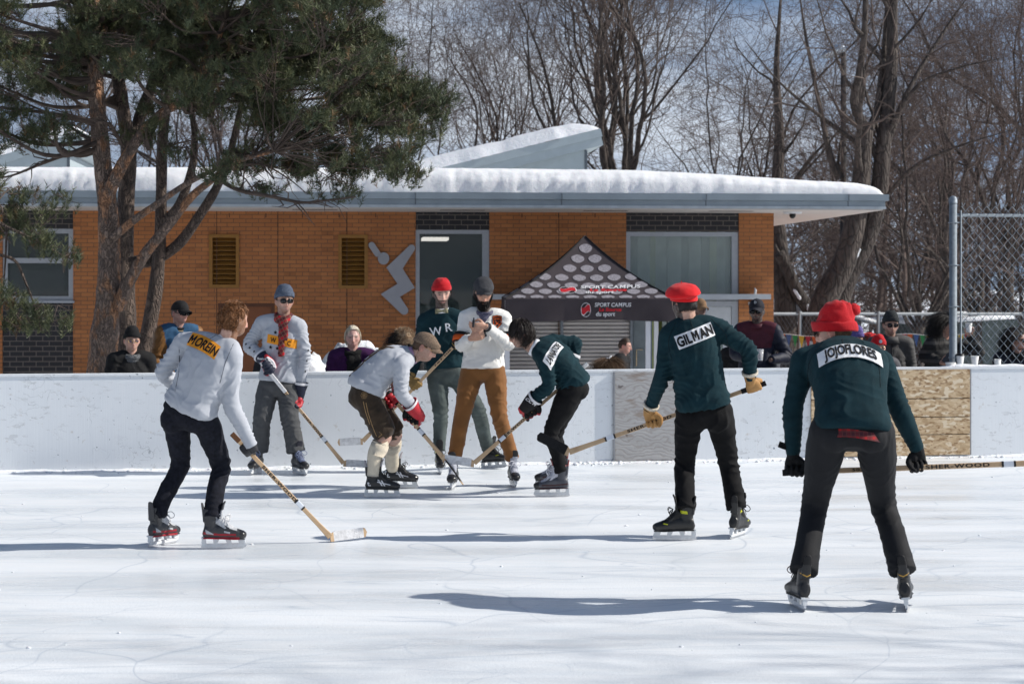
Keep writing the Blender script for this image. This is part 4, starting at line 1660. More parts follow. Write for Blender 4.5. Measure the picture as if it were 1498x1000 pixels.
# word on the cuff of the near glove
v2, f2, _ = text2d('Reebok', .026, .03, 1., 1.15)
gv = np.array([x.co for x in g_a.data.vertices]) + p['loc']
gt = BVHTree.FromPolygons([Vector(x) for x in gv], [tuple(x.vertices) for x in g_a.data.polygons])
cw = j['WR'] + nrm(j['ER'] - j['WR']) * .055
mb = MB()
mb.add(drape(v2 * .8, cw, V(1, 0, -.05), V(.05, 0, 1), gt, .003, V(0, -1, .05), .3), f2)
obj('lettering', mb, [WHITEG], g_a, True, None, p['loc'])
stick('wooden hockey stick with white butt held diagonally by the skater in the plaid scarf', B0, H0, T0, TAPEW, butt_tape=(.60, .60, .61), butt_len=.36, face=(0, -1, .1), letters=[('SHER-WOOD', .80, .0210), ('5030', .40, .016)])

# ---------------------------------------------------------------- 3  skater in red knit cap and bow tie
fR, fL = foot(643, 692, 8, 0), foot(722, 685, 55, -12, -8)
j = joints(17.5, dict(H=(646, 428, -.05), N=(647, 455, 0), SR=(622, 469, .02), SL=(672, 466, .0), ER=(613, 515, .02), WR=(610, 546, -.1), EL=(690, 503, .0), WL=(680, 515, -.15),
                      PR=(639, 546, 0), PL=(667, 546, 0), KR=(645, 606, -.04), KL=(699, 600, .06)), fR, fL)
B0, H0, T0 = P(676, 494, 17.3), P(531, 650, 17.42), P(494, 652, 17.40)
sd = H0 - B0
r1, w1 = grip(j, 1, B0 + sd * (66 / 145.), sd, -1, 1.5)
r2, w2 = grip(j, -1, B0 + sd * (6 / 145.), sd, 1, 1.5)
p = person('bearded skater in red knit cap and bow tie, teal pullover with WR on the chest', j, 12, 16, -3, tone=(.55, .34, .265), hair='short', hair_col=(.018, .011, .008), beard='short',
           hat=('knit_cap', beanie(3, .100, .02, .042)), hat_mat=REDK, top_mat=TEAL, leg_mat=SAGE, cuffs={'R': fR['C'], 'L': fL['C']}, bow=.03, hem=.06, seed=13, g=.012)
b = p['b']
skates(p, SK_DARK, fR, fL)
glove(p, 1, r1, w1, 'work', [OLIVEG], 1., 1.45)
glove(p, -1, r2, w2, 'work', [OLIVEG], 1., 1.45)
collar(p, b, [WHITEC], .066, .040)
mb = MB()
bt = b.N + b.fw * .088 + b.updir(1) * .004
for s in (-1, 1):
    mb.tube([bt, bt + b.rs * s * .012, bt + b.rs * s * .040, bt + b.rs * s * .060], [(.010, .008), (.014, .013), (.016, .022), (.012, .024)], 12, 0, True, 1., b.fw)
mb.ell(bt + b.fw * .006, (.010, .010, .012), 10, 8)
obj('bow_tie', mb, [mat('olive_print', (.10, .10, .05), .7, .5, 130, 0, col2=(.32, .30, .20))], p['root'], True, None, p['loc'])
surf_patch(p, 'chest_letters', P(646, 482, 17.2), V(1, 0, .14), V(-.14, 0, 1), .3, .1, [None, PATCHW], [('W', .080, .02, .98, -.066, -.012, 1, -.05), ('R', .080, .02, .98, .062, .010, 1, .0)])
stick('wooden hockey stick lifted off the ice by the skater in the red knit cap', B0, H0, T0, TAPEW, face=(0, -1, .1), letters=[('SHER-WOOD', 1.10, .0205), ('P.M.P. 5030', .26, .0165)])

def raised(mb, dz):
    mb.v = [v + V(0, -.004, dz) for v in mb.v]
    return mb

# ---------------------------------------------------------------- 4  referee
fR, fL = foot(664, 714, -6, 3), foot(750, 711, 10, -3)
j = joints(16.2, dict(H=(707, 428, -.05), N=(709, 458, 0), SR=(683, 465, .03), SL=(736, 466, .02), ER=(675, 504, -.06), WR=(688, 495, -.27), EL=(744, 503, -.06), WL=(712, 478, -.29),
                      PR=(690, 543, 0), PL=(723, 541, 0), KR=(675, 614, -.05), KL=(731, 612, -.06)), fR, fL)
hands = []
W_ = j['WR']
R1 = np.stack([nrm(V(.55, -.25, .15)), nrm(V(-.1, -.5, .9)), V(0, 0, 0)], 1)
R1[:, 1] = nrm(R1[:, 1] - R1[:, 0] * np.dot(R1[:, 0], R1[:, 1]))
R1[:, 2] = -np.cross(R1[:, 0], R1[:, 1])
hands.append(place_hand(R1, W_ + R1[:, 0] * .01, hand_canon(.62, 1.05, 'bare')))
W2_ = j['WL']
R2 = np.stack([nrm(V(-.75, -.25, -.02)), nrm(V(.0, -.3, 1.)), V(0, 0, 0)], 1)
R2[:, 1] = nrm(R2[:, 1] - R2[:, 0] * np.dot(R2[:, 0], R2[:, 1]))
R2[:, 2] = np.cross(R2[:, 0], R2[:, 1])
hands.append(place_hand(R2, W2_ + R2[:, 0] * .01, hand_canon(.5, 1.05, 'bare')))
p = person('bearded man in white pullover and rust trousers looking down at his hands mid face-off', j, 8, 20, 0, tone=(.46, .25, .165), hair='crop', hair_col=(.009, .007, .006), beard='full',
           hat=('cap', raised(flat_cap(.030), .012)), hat_mat=mat('charcoal_wool', (.042, .043, .048), .9, .3, 60, .3, 160), top_mat=CREAM, leg_mat=RUST, cuffs={'R': fR['C'] + fR['u'] * .02, 'L': fL['C'] + fL['u'] * .03},
           bow=.03, hem=.0, seed=14, g=.016, hands=hands, leg_r=(.098, .096, .080, .070, .067, .062, .064), amp=1.05)
b = p['b']
skates(p, SK_SILV, fR, fL)
nb = mat('bandana_navy', (.020, .024, .075), .8, .5, 90, .1, col2=(.20, .19, .24))
mb = MB()
c0 = b.N + b.updir(1) * .005
pts = [c0 + b.rs * math.cos(a) * .074 + b.fw * (math.sin(a) * .076 + .006) + b.updir(1) * (.012 - .028 * max(0, math.sin(a))) for a in np.linspace(0, 2 * math.pi, 25)]
mb.tube(pts, [(.022, .014)] * 25, 10)
mb.tube([c0 + b.fw * .088 - b.up * .01, c0 + b.fw * .115 - b.up * .045, c0 + b.fw * .120 - b.up * .085], [(.012, .058), (.010, .038), (.006, .008)], 12, 0, True, 1., b.fw)
obj('neckerchief', mb, [nb], p['root'], True, None, p['loc'])
sh = [(-.042, .05), (0, .058), (.042, .05), (.042, -.02), (0, -.062), (-.042, -.02)]
s1, s2, s3 = poly2d(sh), poly2d([(x * .90, y * .90) for x, y in sh]), poly2d([(x * .76, y * .78) for x, y in sh])
ORG = mat('orange_felt', (.62, .095, .012), .8, .1)
crs = [poly2d([(-.020, -.030), (-.014, -.032), (.020, .002), (.015, .006)]), poly2d([(.020, -.030), (.014, -.032), (-.020, .002), (-.015, .006)])]
surf_patch(p, 'crest', P(731, 471, 15.9), V(1, .1, 0), V(0, 0, 1), 0, 0, [INK, ORG], (), 0, .003, None,
           [(s1[0], s1[1], 0, 0, 0)])
mb = MB()
tr = p['tree']
for (sv, off, sl) in ((s2, .0045, 1), (s3, .006, 0)):
    mb.add(drape(sv[0], P(731, 471, 15.9), V(1, .1, 0), V(0, 0, 1), tr, off, reach=.3), sv[1], sl)
for cv in crs:
    mb.add(drape(cv[0], P(731, 471, 15.9), V(1, .1, 0), V(0, 0, 1), tr, .0075, reach=.3), cv[1], 1)
v2, f2, _ = text2d('WTFR', .017, .03, 1., .85)
mb.add(drape(v2 + V(0, .022), P(731, 471, 15.9), V(1, .1, 0), V(0, 0, 1), tr, .0075, reach=.3), f2, 1)
obj('crest_face', mb, [INK, ORG], p['top'], True, None, p['loc'])
for S, E in ((j['SR'], j['ER']), (j['SL'], j['EL'])):
    ax = nrm(E - S)
    for t0, hh, mm, rr in ((.62, .035, INK, .083), (.74, .05, ORG, .085), (.92, .016, INK, .082)):
        ring_part(p, 'arm_band', S + (E - S) * t0, ax, rr - .004, rr - .005, hh, [mm])
wc = j['WL']
ring_part(p, 'wristwatch', wc + nrm(j['EL'] - wc) * -.006, nrm(j['EL'] - wc), .035, .035, .024, [mat('watch_black', (.012, .012, .013), .4, .1)])
ph = W_ + R1[:, 0] * .085 + R1[:, 2] * .03
mb = MB()
mb.box((0, 0, 0), (.016, .062, .112), 0, np.stack([R1[:, 2], R1[:, 1], R1[:, 0]], 1))
o = obj('phone', mb, [mat('phone_black', (.012, .012, .014), .2, .1, spec=.6)], None, False)
o.location = ph
tag(o, 'small dark phone in the bearded man in white\'s hands', 'phone')
mb = MB()
wp = W2_ + R2[:, 0] * .10 + V(-.02, -.015, .03)
mb.tube([wp + V(0, 0, -.03), wp + V(.004, 0, .03)], [.010, .012], 10)
mb.tube([wp + V(.004, 0, .03), wp + V(.005, 0, .052)], [.007, .006], 10)
v_, f_ = mb.vf()
o = link('whistle', mesh_from('whistle', v_ - wp, f_, [mat('whistle_black', (.015, .015, .017), .3, .1, spec=.5)]))
o.location = wp
tag(o, 'tiny black whistle raised in the fingers of the bearded man in white', 'whistle')

# ---------------------------------------------------------------- 5  player in leather shorts
fR, fL = foot(558, 727, 93, 0), foot(586, 714, 84, 0)
j = joints(15.5, dict(H=(621, 508, -.0), N=(600, 521, .02), SR=(586, 534, -.15), SL=(592, 522, .19), ER=(588, 576, -.17), WR=(598, 606, -.10), EL=(583, 560, .22), WL=(574, 578, .12),
                      PR=(533, 578, -.09), PL=(536, 576, .10), KR=(563, 633, -.075), KL=(577, 632, .13)), fR, fL)
B0, H0, T0 = P(568, 575, 15.60), P(653, 674, 15.40), P(682, 709, 15.22)
sd = H0 - B0
r1, w1 = grip(j, 1, B0 + sd * (34 / 85.), sd, -1)
r2, w2 = grip(j, -1, B0 + sd * (5 / 85.), sd, 1)
p = person('player in brown leather shorts, tweed flat cap and round glasses bending at the face-off', j, 84, 24, 0, tone=(.52, .31, .235), hair='crop', hair_col=(.075, .042, .022), beard='stubble',
           hat=('flat_cap', flat_cap(.055)), hat_mat=mat('tweed', (.155, .110, .078), .9, .4, 90, .4, 200), top_mat=GREY, leg_mat=SUEDE, shorts=True,
           cuffs={'R': j['KR'] * .93 + j['PR'] * .07 , 'L': j['KL'] * .93 + j['PL'] * .07}, bow=.075, eyes='wire', seed=15, g=.018, bare_legs=True, tuck=True, hem=.04, hips_g=.020, leg_r=(.112, .112, .104, .100, .098, .096, .096), amp=1.1, belly=.02)
b = p['b']
skates(p, SK_REEB, fR, fL)
gm = [REDG, REDG, WHITEG, BLACKG]
glove(p, 1, r1, w1, 'hockey', gm, 1., 1.75, paint=hockey_paint(0), k=1.18)
glove(p, -1, r2, w2, 'hockey', gm, 1., 1.75, paint=hockey_paint(0), k=1.18)
collar(p, b, [mat('lilac_cotton', (.42, .27, .42), .85, .06)], .067, .05, .5)
SOCK = mat('cream_sock', (.56, .50, .40), .95, .08, 30, .6, 120)
for K, A, f in ((j['KR'], j['AR'], fR), (j['KL'], j['AL'], fL)):
    mb = MB()
    top = K * .70 + A * .30 - b.fw * .012
    pts = catmull([f['C'] - f['u'] * .03, f['C'] * .75 + top * .25 - b.fw * .01, f['C'] * .4 + top * .6 - b.fw * .022, top, top + nrm(K - A) * .004], 5)
    rr = np.interp(np.linspace(0, 1, len(pts)), [0, .3, .6, .9, 1], [.056, .060, .070, .074, .066])
    mb.tube(pts, rr, 20)
    mb.tube([top - nrm(K - A) * .10, top - nrm(K - A) * .05, top - nrm(K - A) * .0], [.074, .0775, .076], 20)
    obj('sock', mb, [SOCK], p['root'], True, None, p['loc'])
surf_patch(p, 'name_patch', b.spine(.80) - b.fw * .12 - b.rs * -.02, b.updir(.8) * .2 - b.rs, b.updir(.8) + .0 * b.rs, .20, .085, [PATCHO, INK], [('ANNAL', .055, .05, .8, 0, 0, 1, .0)], 0, .004)
STRAP = mat('strap_leather', (.085, .048, .022), .6, .2)
for s in (1, -1):
    mb = MB()
    pts = []
    tree = p['tree']
    path = [(.02, .05, -1), (.25, .05, -1), (.5, .062, -1), (.75, .078, -1), (.9, .082, -1), (.96, .085, 0), (.88, .085, 1), (.7, .08, 1), (.4, .075, 1), (.1, .07, 1)]
    vv = []
    for t, off, sg in path:
        c0 = b.spine(t) + b.rs * s * off
        dirn = b.fw * sg if sg else b.updir(.95)
        h = tree.ray_cast(Vector(c0 + dirn * .4), Vector(-dirn), .8)
        pts.append((np.array(h[0]) if h[0] is not None else c0 + dirn * .12) + dirn * .006)
    mb.tube(catmull(pts, 5), [.0055] * (9 * 5 + 1), 8, 0, True, 1.)
    obj('suspender', mb, [STRAP], p['root'], True, None, p['loc'])
# embroidery and seams on the shorts
mb = MB()
lt = bvh(p['lv'], p['lq'])
TAN = mat('tan_stitching', (.30, .19, .09), .8, .2)
def seam(pts2, r=.0028):
    w = []
    for px, py in pts2:
        c0 = P(px, py, 15.2)
        h = lt.ray_cast(Vector(c0), Vector((0, 1, 0)), .8)
        if h[0] is not None:
            w.append(np.array(h[0]) + V(0, -.002, 0))
    if len(w) > 1:
        mb.tube(w, [r] * len(w), 6)
seam([(534, 590), (537, 605), (543, 625), (549, 640), (552, 646)])
seam([(530, 588), (533, 603), (539, 622)])
for k in range(6):
    a = k * math.pi / 3
    seam([(531 + 2.6 * math.cos(a) + 2.0 * math.cos(t), 579 + 2.9 * math.sin(a) + 2.2 * math.sin(t)) for t in np.linspace(0, 2 * math.pi, 9)], .0016)
seam([(556, 646), (552, 641), (557, 637), (553, 633)], .0026)
obj('embroidery', mb, [TAN], p['legs'], True, None, p['loc'])
stick('wooden hockey stick with black taped blade held by the player in leather shorts', B0, H0, T0, TAPEK, face=(-.4, -1, .2), letters=False, tip=True)

# ---------------------------------------------------------------- 6  dark-haired player in teal facing off
fL, fR = foot(808, 726, -90, 0), foot(808, 713, -86, 0)
j = joints(15.5, dict(H=(763, 488, .0), N=(783, 509, .02), SL=(798, 526, -.15), SR=(808, 501, .18), EL=(803, 563, -.17), WL=(790, 586, -.1), ER=(842, 502, .22), WR=(843, 525, .14),
                      PL=(838, 567, -.08), PR=(840, 565, .10), KL=(806, 634, -.075), KR=(813, 632, .13)), fR, fL)
B0, H0, T0 = P(858, 533, 15.62), P(693, 683, 15.38), P(645, 677, 15.36)
sd = H0 - B0
r1, w1 = grip(j, -1, B0 + sd * (80 / 165.), sd, -1)
r2, w2 = grip(j, 1, B0 + sd * (14 / 165.), sd, 1)
p = person('dark-haired player in a teal jersey and black trousers bending at the face-off', j, -84, 14, 0, tone=(.50, .29, .21), hair='swept', hair_col=(.016, .010, .008), beard='stubble', top_mat=TEAL, leg_mat=BLACKP,
           cuffs={'R': fR['C'], 'L': fL['C']}, bow=.06, hem=-.01, seed=16, g=.014, leg_r=(.104, .100, .078, .064, .060, .054, .054), hips_g=.006)
b = p['b']
skates(p, SK_BLUE, fR, fL)
gm = [REDG, BLACKG, WHITEG, BLACKG]
g_a = glove(p, -1, r1, w1, 'hockey', gm, 1., 1.75, paint=hockey_paint(0), k=1.18)
glove(p, 1, r2, w2, 'hockey', [BLACKG, BLACKG, WHITEG, BLACKG], 1., 1.7, paint=hockey_paint(0), k=1.18)
collar(p, b, [WHITEC], .068, .042, .5)
pc = P(811, 509, 15.3)
surf_patch(p, 'name_patch', pc, V(.40, .62, .62), V(-.72, .30, .42), .270, .088, [PATCHW, INK], [('LANNATONE', .056, .04, .50, 0, 0, 1, .0)], 0, .007, reach=.35)
v2, f2, _ = text2d('CCM', .024, .04, 1., 1.3, .25)
gv = np.array([x.co for x in g_a.data.vertices]) + p['loc']
gt = BVHTree.FromPolygons([Vector(x) for x in gv], [tuple(x.vertices) for x in g_a.data.polygons])
cw = j['WL'] + nrm(j['EL'] - j['WL']) * .05
mb = MB()
mb.add(drape(v2, cw, V(.8, 0, -.55), V(.55, 0, .8), gt, .003, V(0, -1, .05), .3), f2)
obj('lettering', mb, [WHITEG], g_a, True, None, p['loc'])
stick('wooden hockey stick with white taped blade held by the dark-haired player in teal', B0, H0, T0, TAPEW, butt_tape=(.62, .62, .62), butt_len=.10, face=(0, -1, .1), letters=[('SHER-WOOD', .83, .0205)])

# ---------------------------------------------------------------- 7  player in red beret
fL, fR = foot(988, 790, -93, 0), foot(1079, 785, 152, 6)
j = joints(12.9, dict(H=(1001, 446, .03), N=(1007, 471, .02), SL=(979, 491, .03), SR=(1053, 482, .0), EL=(969, 550, .02), WL=(962, 594, .08), ER=(1095, 512, -.06), WR=(1101, 538, .08),
                      PL=(1009, 604, 0), PR=(1052, 603, 0), KL=(1001, 682, .06), KR=(1066, 680, .09)), fR, fL)
B0, H0, T0 = P(1118, 561, 13.00), P(830, 667, 13.22), P(783, 644, 13.28)
sd = H0 - B0
r1, w1 = grip(j, 1, B0 + sd * (15 / 288.), sd, -1, 1.5)
r2, w2 = grip(j, -1, B0 + sd * (160 / 288.), sd, -1, 1.5)
p = person('player in red beret seen from behind, tan work gloves and black trousers', j, -146, 4, 6, tone=(.48, .28, .20), hair='crop', hair_col=(.012, .009, .008), beard='short',
           hat=('beret', beret()), hat_mat=REDF, top_mat=TEAL, leg_mat=BLACKP, cuffs={'R': fR['C'], 'L': fL['C']}, bow=.03, hem=.055, seed=17, g=.019, leg_r=(.098, .094, .078, .071, .069, .070, .073), amp=1.2)
b = p['b']
skates(p, SK_DARK, fR, fL)
for sd_, R_, w_ in ((1, r1, w1), (-1, r2, w2)):
    gl = glove(p, sd_, R_, w_, 'work', [TANG], 1., 1.6)
    ax_ = nrm((b.ER if sd_ > 0 else b.EL) - (b.WR if sd_ > 0 else b.WL))
    ring_part(p, 'fleece_cuff', (b.WR if sd_ > 0 else b.WL) + ax_ * .046, ax_, .045, .047, .022, [FLEECE], 1., None, .012)
collar(p, b, [mat('teal_rib', (.008, .026, .034), .9, .2, 60, .4, 150)], .066, .028)
surf_patch(p, 'name_patch', P(1016, 491, 12.82), P(1045, 479, 12.6) - P(989, 501, 12.6), V(-.33, 0, .94), .275, .096, [PATCHW, INK], [('GILMAN', .068, .055, .74, 0, 0, 1, 0)], 0)
p['seamc'] = (.003, .010, .013)
back_seams(p, [[(1008, 462), (1011, 472), (1014, 481)], [(1040, 466), (1062, 490), (1064, 520)], [(988, 472), (978, 500), (984, 530)]], 12.9)
stick('long wooden hockey stick with black blade raised by the player in the red beret', B0, H0, T0, TAPEK, face=(0, -1, .2), letters=[('SHER-WOOD', .86, .0210)], butt_len=.17, tip=False)

# ---------------------------------------------------------------- 8  nearest player, red knit hat
fL, fR = foot(1166, 889, -172, 4), foot(1327, 889, 168, -6)
fR = foot(1327, 889, 168, -6)
j = joints(10.05, dict(H=(1220, 484, .44), N=(1234, 511, .36), SL=(1176, 528, .32), SR=(1288, 531, .32), EL=(1160, 597, .28), WL=(1162, 660, .25), ER=(1318, 603, .26), WR=(1338, 652, .2),
                       PL=(1212, 632, -.02), PR=(1280, 632, -.02), KL=(1192, 738, .20), KR=(1292, 737, .20)), fR, fL)
B0, H0, T0 = P(1148, 691, 10.36), P(1560, 676, 10.36), P(1638, 668, 10.20)
sd = H0 - B0
r1, w1 = grip(j, -1, B0 + sd * (14 / 412.), sd, 1, 1.3)
r2, w2 = grip(j, 1, B0 + sd * (196 / 412.), sd, -1, 1.3)
hat = MB()
hat.add(*dome(.096, .116, .128, (0, -.010, .036), -6, .16, seed=8, lump=.11, back=.55, exx=.8))
hat.add(*band(.094, .114, (0, -.006, .027), -.030, .026, .016, .16, wob=.005, seed=8))
v_, f_ = ellipsoid((0, 0, 0), .036, 18, 12)
hat.add(v_ * (1 + .16 * fbm(v_ * 90, 2, 3))[:, None] + V(.040, -.124, .10), f_)
rs_ = np.random.RandomState(5)
dd = nrm_rows(rs_.normal(size=(900, 3)))
hat.add(*strips(V(.040, -.124, .10) + dd * .030, dd, .014 + .008 * rs_.rand(900), .004, 5, 2, 0, .2))
p = person('nearest player bending forward, seen from behind, in a red bobble hat and charcoal trousers', j, -118, 10, 0, tone=(.50, .29, .22), hair='crop', hair_col=(.09, .05, .025), beard=None,
           hat=('bobble_hat', hat), hat_mat=REDK, top_mat=TEAL, leg_mat=CHAR, cuffs={'R': fR['C'], 'L': fL['C']}, bow=.07, eyes='sun', seed=18, g=.018, hips_g=.004, vox=.0075, torso_k=1.08, hem=-.03,
           leg_r=(.107, .103, .083, .073, .068, .069, .077), amp=.55)
b = p['b']
skates(p, SK_GOLD, fR, fL)
glove(p, -1, r1, w1, 'knit', [BLACKG], 1., 1.5)
glove(p, 1, r2, w2, 'knit', [BLACKG], 1., 1.5)
collar(p, b, [PLAID2], .068, .034)
surf_patch(p, 'name_patch', P(1236, 517, 10.28), V(1, 0, 0), V(0, .15, 1), .350, .082, [PATCHW, INK], [('JOJOFLORES', .057, .050, .66, 0, 0, 1, 0)], .056, .011, reach=.7)
# shirt tail showing below the hem
tl = [b.spine(t) for t in (-.082, -.06, -.01)]
lv = torso_loft(tl, [b.rh] * 3, [.172, .172, .168], [.134, .133, .128], 40)
mb = MB()
vv = lv[0] - np.outer(.018 * sstep(-.06, .12, (lv[0] - b.Hm) @ b.rh) * sstep(.02, -.02, (lv[0] - tl[2]) @ b.up), b.up)
mb.add(vv, [f for f in lv[1] if len(f) == 4])
obj('shirt_tail', mb, [PLAID2], p['root'], True, None, p['loc'])
for s_, R_, w_ in ((-1, r1, w1),):
    mb = MB()
    sp = w_ - R_[:, 0] * .06
    mb.box(sp + V(-.06, -.02, .0), (.05, .008, .035), 0, frame(20, 0, 20))
    obj('glove_strap', mb, [BLACKG], p['root'], False, None, p['loc'])
p['seamc'] = (.003, .010, .013)
back_seams(p, [[(1232, 496), (1233, 502), (1235, 508)], [(1262, 500), (1284, 530), (1288, 566)], [(1204, 500), (1184, 530), (1182, 566)]], 10.3)
stick('wooden hockey stick held level across the thighs of the nearest player', B0, H0, T0, TAPEK, face=(0, -1, .2), letters=[('SHER-WOOD', .965, .0225), ('5030', .42, .0165)])
# ================================================================ onlookers behind the boards
def ground_h(Y):
    return float(-.28 - .36 * sstep(20., 27., np.array(Y, float)))

def onlooker(label, px, py, Y, yaw=0, pitch=4, k=1., pose='down', kid=False, coat=None, lean=0., arms=None, **kw):
    H = P(px, py, Y)
    g_ = ground_h(Y)
    f = V(math.sin(rad(kw.get('body_yaw', yaw))), -math.cos(rad(kw.pop('body_yaw', yaw))), 0)
    r = np.cross(f, V(0, 0, 1))
    z = V(0, 0, 1)
    N = H - z * .165 * k - f * (.03 + lean * .02)
    sw = .185 * k
    hip = N - z * .52 * k - f * lean
    hz = max(hip[2], g_ + .5)
    hip = V(hip[0], hip[1], hz)
    j = dict(H=H, N=N, SR=N + r * sw - z * .045, SL=N - r * sw - z * .045, PR=hip + r * .09 * k, PL=hip - r * .09 * k)
    j['KR'] = V(*(hip + r * .10 * k + f * .05)[:2], g_ + (hz - g_) * .52)
    j['KL'] = V(*(hip - r * .10 * k + f * .05)[:2], g_ + (hz - g_) * .52)
    j['AR'] = V(*(hip + r * .11 * k)[:2], g_ + .08)
    j['AL'] = V(*(hip - r * .11 * k)[:2], g_ + .08)
    for s, n in ((1, 'R'), (-1, 'L')):
        S = j['S' + n]
        if pose == 'down':
            j['E' + n] = S + r * s * .06 * k - z * .28 * k - f * .02
            j['W' + n] = S + r * s * .05 * k - z * .50 * k + f * .10
        else:
            j['E' + n] = S + r * s * .10 * k - z * .24 * k + f * .05
            j['W' + n] = S + r * s * -.06 * k - z * .30 * k + f * .24
    for n, v in (arms or {}).items():
        j[n] = v
    j['ground'] = g_
    kw.setdefault('g', .028)
    kw.setdefault('vox', .011)
    kw.setdefault('amp', 1.1)
    kw.setdefault('sleeve_r', (.086, .080, .070, .066, .058, .050))
    p = person(label, j, yaw, pitch, 0, top_mat=coat, top='coat', headscale=k if not kid else .9, leg_mat=MATS['black_trouser'], group='onlookers behind the boards', hem=-.12, **kw)
    bt = p['b']
    sh = MATS.get('boot_black') or mat('boot_black', (.012, .012, .012), .5)
    for A in (bt.AR, bt.AL):
        mb = MB()
        c = V(A[0], A[1], g_)
        mb.add(*tube([c - f * .09 + z * .05, c + z * .055, c + f * .10 + z * .045, c + f * .16 + z * .035], [(.035, .045), (.042, .052), (.045, .042), (.03, .03)], 12, True, 1., r))
        mb.add(*tube([c - f * .03 + z * .04, c - f * .03 + z * .2], [.05, .055], 12))
        obj('boot', mb, [sh], p['root'], True, None, p['loc'])
    return p, j

BLKCOAT = mat('black_coat', (.010, .010, .011), .85, .3, 10, .25, 90)
DENIM = mat('blue_wool', (.030, .085, .165), .9, .2, 16, .3, 150)
BROWNS = mat('brown_leather', (.175, .080, .022), .5, .2, 14, .2, 60)
PURPLE = mat('purple_fleece', (.045, .010, .060), .95, .2, 20, .4, 150)
MAROON = mat('maroon_nylon', (.070, .010, .020), .6, .15, 18, .2, 120)
NAVYC = mat('navy_nylon', (.010, .013, .028), .6, .2, 18, .2, 120)
ANORAK = mat('grey_anorak', (.070, .068, .068), .7, .2, 8, .25, 120)
BLKKNIT = mat('black_knit', (.012, .012, .013), .95, .2, 40, .4, 150)
DKJ = mat('dark_jacket', (.020, .021, .025), .85, .3, 12, .3, 120)

def neck_scarf(p, m, r=.078, th=.030, n=2, drop=0., name='scarf', lump=.0):
    b = p['b']
    mb = MB()
    nk = b.N - b.updir(1) * .012
    for k in range(n):
        pts = [nk + b.rs * math.cos(a) * r * (1 + .05 * k) + b.fw * (math.sin(a) * r + .012) + b.updir(1) * ((k - .5) * .035 - .025 * max(0, math.sin(a))) for a in np.linspace(0, 2 * math.pi, 25)]
        mb.tube(pts, [(th * 1.1, th * .8)] * 25, 12)
    if drop:
        for s in (-1, .4):
            mb.tube(catmull([nk + b.fw * .08 + b.rs * s * .02, nk + b.fw * .13 - b.up * .08 + b.rs * s * .035, b.spine(.65) + b.fw * .165 + b.rs * s * .045, b.spine(.65 - drop) + b.fw * .17 + b.rs * s * .05], 5),
                    [(.022, .05)] * 16, 12, 0, True, 1., b.fw)
    v, f = mb.vf()
    if lump:
        v = v + lump * np.stack([vn(v * 40, 1), vn(v * 40, 2), vn(v * 40, 3)], 1)
    return link(name, mesh_from(name, v - p['loc'], f, [m]), p['root'])

# woman in black hat and glasses beside the pine
p, j = onlooker('woman in black knit hat and glasses, black coat, beside the pine trunk', 193, 498, 19.3, 22, 4, .96, coat=BLKCOAT, tone=(.52, .32, .25), hair='crop', hair_col=(.05, .04, .035), hat=('knit_hat', beanie(21, .118, .1, .04)), hat_mat=BLKKNIT, eyes='wire', seed=21)
neck_scarf(p, mat('speckled_scarf', (.025, .026, .028), .9, .4, 70, .3, col2=(.20, .21, .22)), .082, .028, 2)
# man in ball cap
def two_tone(cc, b):
    t = np.zeros(len(cc), int)
    for S, E, W in ((b.SR, b.ER, b.WR), (b.SL, b.EL, b.WL)):
        out = nrm(S - b.N)
        t[((cc - S) @ out > .0)] = 1
    return t
p, j = onlooker('man in black ball cap and sunglasses, blue jacket with brown leather sleeves', 263, 458, 19.9, 52, 4, 1., body_yaw=25, coat=[DENIM, BROWNS, two_tone], tone=(.52, .28, .22), hair='crop', hair_col=(.06, .05, .045), beard='stubble',
                hat=('ball_cap', ball_cap()), hat_mat=mat('black_cap', (.011, .011, .012), .85, .2, 30, .2, 120), eyes='sun', seed=22)
b = p['b']
collar(p, b, [BLKKNIT], .070, .04)
collar(p, b, [mat('rib_tan', (.30, .24, .16), .9, .3, 60)], .078, .012, name='collar_trim')
# somebody crouched behind the scarfed skater
p, j = onlooker('person in a black jacket mostly hidden behind the skater in the plaid scarf', 410, 500, 18.9, 10, 6, .95, coat=DKJ, tone=(.5, .3, .22), hair='short', hair_col=(.03, .02, .015), seed=23, lean=.1)
# white-haired woman
p, j = onlooker('white-haired woman in purple fleece with thick black scarf', 516, 493, 19.4, 8, 4, .97, coat=PURPLE, tone=(.56, .33, .28), hair='bob', hair_col=(.60, .54, .43), seed=24, lips=(.45, .16, .15))
neck_scarf(p, mat('fuzzy_black', (.010, .010, .010), .95, .3, 60, .8, 90), .086, .034, 2, .25, lump=.012)
# woman with fur hat
p, j = onlooker('woman in tan fur hat and sunglasses behind the player in leather shorts', 591, 504, 19.2, 40, 6, .95, coat=BLKCOAT, tone=(.50, .29, .22), hair='long', hair_col=(.010, .008, .007), hat=('fur_hat', fur_hat()), hat_mat=mat('tan_fur', (.24, .15, .085), .95, .5, 30, .3, col2=(.50, .38, .26)), eyes='sun', seed=25)
neck_scarf(p, BLKKNIT, .085, .034, 2)
# boy at the tent
p, j = onlooker('boy with short brown hair in black jacket walking past the tent pole', 914, 506, 25.4, 75, 10, .92, coat=BLKCOAT, tone=(.50, .26, .20), hair='crop', hair_col=(.045, .026, .016), seed=26, lean=.10)
collar(p, p['b'], [BLKKNIT], .070, .035)
